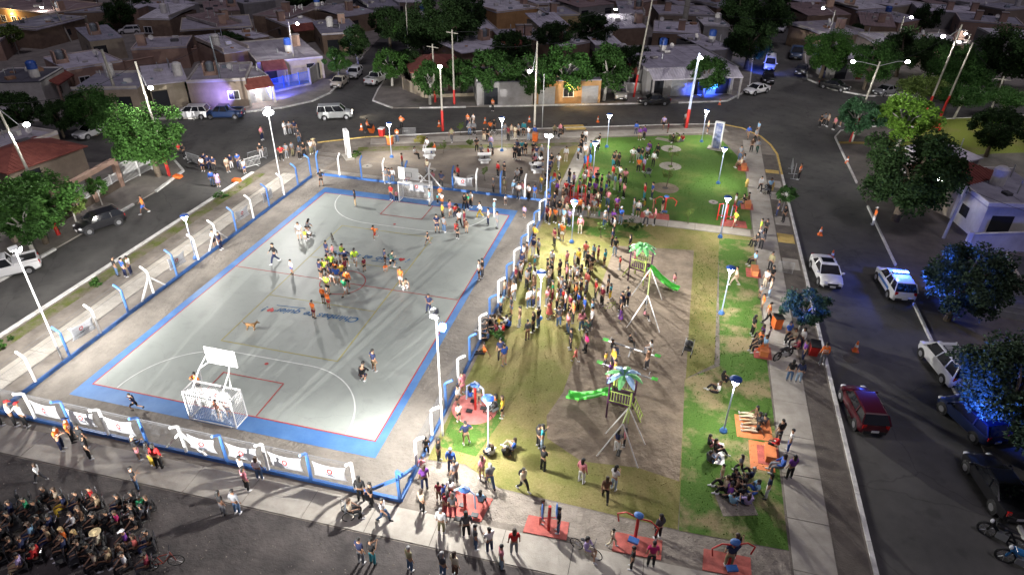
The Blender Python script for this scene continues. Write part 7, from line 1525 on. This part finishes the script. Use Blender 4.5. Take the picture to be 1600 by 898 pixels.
ca = me.color_attributes.new('tone', 'FLOAT_COLOR', 'POINT'); ca.data.foreach_set('color', np.concatenate(CC).ravel()); me.polygons.foreach_set('use_smooth', [True] * len(me.polygons))
co_ = place('distant_crowd', me); tag(co_, 'far spectators, players and walkers beyond the nearest three hundred people', 'crowd', None, 'stuff')
# ---- a label that singles each person out: look first, then the nearest landmark, then order
LAND = [(250, 275, 'the leaning corner pole'), (227, 330, 'the dark parked hatchback'), (330, 270, 'the west barriers'), (410, 240, 'the kerb corner'), (470, 240, 'the kerb end by the yard'), (545, 246, 'the beige totem'), (612, 246, 'the left yard lamp'), (671, 244, 'the left white table'), (757, 250, 'the middle white table'), (838, 266, 'the right white table'),
 (784, 225, 'the middle yard lamp'), (692, 205, 'the orange based lamp pole'), (835, 207, 'the tallest pole'), (875, 212, 'the black chairs on the path'), (948, 230, 'the lawn corner lamp'), (650, 300, 'the far goal'), (722, 290, 'the far banner'), (800, 305, 'the far fence'), (852, 345, 'the pale floodlight mast'), (893, 379, 'the crowd lamp'), (926, 290, 'the lawn edge lamp'), (1048, 233, 'the upper lawn ring'), (1048, 260, 'the middle lawn ring'),
 (1040, 294, 'the lowest lawn ring'), (990, 260, 'the lawn group'), (1118, 233, 'the purple totem'), (1072, 200, 'the pale blue pole'), (1161, 264, 'the farthest orange bench'), (1167, 323, 'the family bench'), (1133, 346, 'the red exercise frame'), (1181, 225, 'the yellow kerb corner'), (1222, 330, 'the bent kerb tree'), (1177, 427, 'the bench below the motorbike'), (1191, 551, 'the bench opposite the blue tree'), (1249, 540, 'the small blue tree'), (1200, 712, 'the lower bench'), (1177, 668, 'the orange blanket'),
 (1123, 708, 'the white blanket'), (1150, 780, 'the picnic circle'), (1130, 605, 'the lamp over the narrow lawn'), (998, 437, 'the far play tower'), (1005, 490, 'the far swing'), (985, 554, 'the seesaws'), (968, 645, 'the near play tower'), (970, 705, 'the near swing'), (843, 498, 'the dry grass lamp'), (775, 515, 'the group sitting at the fence'), (812, 420, 'the purple lit fence bend'), (780, 560, 'the blue braced post'), (740, 638, 'the round pink pad'), (763, 706, 'the near lawn lamp'),
 (727, 806, 'the blue headed spinner'), (857, 828, 'the blue paddles'), (992, 842, 'the bent red machine'), (1138, 884, 'the blue twister'), (915, 868, 'the near path cyclist'), (690, 870, 'the near path edge'), (625, 783, 'the blue corner brace'), (548, 806, 'the wheelchair'), (430, 735, 'the near banners in the middle'), (293, 710, 'the strutted white post'), (230, 700, 'the third near banner'), (100, 670, 'the second near banner'), (20, 660, 'the left frame edge'), (215, 640, 'the blue court border'),
 (340, 640, 'the near goal'), (525, 440, 'the centre circle'), (560, 400, 'the far slogan'), (500, 490, 'the near slogan'), (700, 350, 'the right of the far goal'), (770, 345, 'the far right court corner'), (470, 370, 'the left of the far slogan'), (750, 435, 'the right touchline'), (580, 590, 'the near white arc'), (440, 420, 'the left end of halfway'), (960, 470, 'the yellow green bicycle'), (890, 450, 'the densest crowd'), (880, 490, 'the front of the densest crowd'), (940, 400, 'the playground top edge'), (960, 340, 'the cross path end'), (1010, 330, 'the lawn front group'), (910, 330, 'the crowd on the middle path'), (870, 310, 'the far court corner crowd'),
 (60, 840, 'the audience left part'), (140, 840, 'the audience middle'), (210, 850, 'the audience right end'), (66, 752, 'the open lot'), (345, 385, 'the street side fence'), (195, 430, 'the west verge')]
VERB = dict(s='standing', a='with folded arms', k='hands on hips', p='holding a phone', t='gesturing', u='arm raised', w='walking', r='running', b='seated', g='sitting on the ground', f='lying back on the ground', c='crouching')
def desc(d):
    cn = lambda c: CN.get(c, c)
    who = 'child' if d['child'] else 'person'
    bt = {'jeans': 'blue jeans', 'ljeans': 'pale jeans'}.get(d['bot'], cn(d['bot']) + ' ' + d['kind']) if d['kind'] == 'trousers' else cn(d['bot'] if d['bot'] not in ('jeans', 'ljeans') else 'denim') + ' ' + d['kind']
    return who, f"{cn(d['top']) if d['top'] != 'jeans' else 'denim blue'} top, {bt}", VERB[d['ps']]
def landmark(d): return min(LAND, key=lambda l: (l[0] - d['px']) ** 2 + (1.6 * (l[1] - d['py'])) ** 2)
groups = {}
for d in PEOPLE:
    who, cl, vb = desc(d); L = landmark(d); d['lm'] = L; d['base'] = f"{who} in {cl} {vb}"; groups.setdefault(d['base'], []).append(d)
used = {}
for base, ds in groups.items():
    for d in ds: 
        used.setdefault(f"{base} by {d['lm'][2]}", []).append(d)
ORD = ['leftmost', 'second', 'third', 'fourth', 'fifth', 'sixth', 'seventh', 'eighth', 'ninth', 'tenth', 'eleventh', 'twelfth']
def fit(s): return len(s.split()) <= 16
for lb, ds in used.items():
    if len(ds) > 1:
        hs = [d['hn'] for d in ds]
        if len(set(hs)) == len(hs):
            for d in ds:
                l2 = d['base'] + ', ' + d['hn'] + ', by ' + d['lm'][2]
                d['lab'] = l2 if fit(l2) else d['base'].replace(' standing', '') + ', ' + d['hn'] + ' by ' + d['lm'][2]
        else:
            ds.sort(key=lambda d: d['px'])
            for i, d in enumerate(ds):
                sh = d['base'].replace(' standing', '')
                d['lab'] = (('leftmost ' if i == 0 else 'rightmost ' if i == len(ds) - 1 else ORD[i] + ' from left, ') + sh + ' by ' + d['lm'][2])
    else: ds[0]['lab'] = lb
for d in PEOPLE:
    l = d['lab']
    if not fit(l): l = l.replace(' trousers', '').replace(' on the ground', '').replace(' standing', '').replace('the ', '')
    if not fit(l): l = ' '.join(l.split()[:16])
    tag(d['o'], l, 'person', 'people at the square' if not d.get('aud') else 'seated audience at the lower left')
# ---------------------------------------------------------------- dogs
def dog(px, py, rz, col, label, s=1.0):
    p = G(px, py); root = empty('dog', (p.x, p.y, 0), rz); root.scale = (s, s, s); tag(root, label, 'dog', 'dogs on the court')
    mb = MB(); mb.tube([(-.34, 0, .46), (-.25, 0, .48), (0, 0, .43), (.24, 0, .45), (.36, 0, .54), (.46, 0, .63)], [.07, .11, .105, .14, .09, .07], 10)
    mb.ell((.52, 0, .68), (.11, .075, .08), 10, 6); mb.tube([(.58, 0, .66), (.70, 0, .64)], [.05, .035], 8); mb.tube([(-.34, 0, .5), (-.46, 0, .58), (-.52, 0, .70)], [.03, .025, .012], 6)
    for y in (-.08, .08):
        mb.tube([(.24, y, .42), (.25, y, .22), (.22, y, .12), (.24, y, .02)], [.055, .03, .025, .028], 7); mb.tube([(-.24, y, .44), (-.16, y, .27), (-.30, y, .15), (-.27, y, .02)], [.075, .045, .026, .028], 7)
        mb.add([(.48, y, .73), (.54, y * .9, .74), (.50, y * 1.3, .83)], [(0, 1, 2)])
    mb.build('body', M['hair'], root, smooth=True, color=col)
dog(393, 515, .2, (.32, .17, .06), 'tan dog walking alone on the near half of the court'); dog(520, 377, 2.2, (.05, .045, .04), 'small dark dog on the far left half of the court', .8)
# ---------------------------------------------------------------- grass tufts and small stones, too many to count
def scatter(name, polys, n, size, m, seed, tri=3, up=.8):
    r = random.Random(seed); mb = MB()
    for (x0, y0, x1, y1) in polys:
        k = int(n * abs((x1 - x0) * (y1 - y0)))
        for _ in range(k):
            x, y = r.uniform(x0, x1), r.uniform(y0, y1)
            for t in range(tri):
                a = r.uniform(0, 2 * PI); s = size * r.uniform(.5, 1.3); dx, dy = math.cos(a) * s * .5, math.sin(a) * s * .5
                mb.add([(x - dx * .4 + r.uniform(-.04, .04), y - dy * .4, .012), (x + dx * .4, y + dy * .4, .012), (x + dy * up, y - dx * up, .012 + s)], [(0, 1, 2)])
    o = mb.build(name, m); o['kind'] = 'stuff'; o['category'] = 'grass' if 'grass' in name else 'gravel'; return o
tag(scatter('green_grass_tufts', [(23.9, 33.6, 40.9, 54.0), (36.0, -1.4, 40.9, 27.5), (22.7, .8, 25.0, 5.2)], 11, .07, M['lawn'], 1), 'short green grass blades of the lawns', 'grass')
tag(scatter('dry_grass_tufts', [(22.5, -.2, 27.8, 31.5), (28, 27.6, 37.8, 31.7), (36.0, 10.8, 37.7, 27.4), (29.5, -1.4, 35.5, 1.3)], 9, .06, M['lawn_dry'], 2), 'dry yellow grass blades round the playground', 'grass')
tag(scatter('verge_weeds', [(-9.4, -3, -8.2, 33), (-1, 44.2, 0, 44.3)], 10, .09, M['lawn_edge'], 3), 'weeds along the west kerb', 'grass')
# pebbles
r = random.Random(9); mb = MB()
for (x0, y0, x1, y1, n) in ((-9, -14, 41, -6.4, 3), (22.5, -3.4, 41, -1.7, 6), (-3.1, -3.4, 22, -1.3, 6), (19.6, -1, 21.9, 34, 5), (-3.1, -1, -.8, 34, 5), (28.5, 3, 35.6, 27, 2), (-3, 36, 20, 44, 2), (43.2, 0, 44.5, 50, 4)):
    for _ in range(int(n * (x1 - x0) * (y1 - y0))):
        s = r.uniform(.015, .05); x, y = r.uniform(x0, x1), r.uniform(y0, y1); a = r.uniform(0, 6)
        c, d = math.cos(a) * s, math.sin(a) * s
        mb.add([(x + c, y + d, .004), (x - d, y + c * .8, .004), (x - c, y - d, .004), (x + d, y - c * .8, .004), (x, y, .01 + s * .7)], [(0, 1, 4), (1, 2, 4), (2, 3, 4), (3, 0, 4)])
o = mb.build('pebbles', M['sand']); o['kind'] = 'stuff'; tag(o, 'loose pebbles and clods on the bare ground', 'gravel')
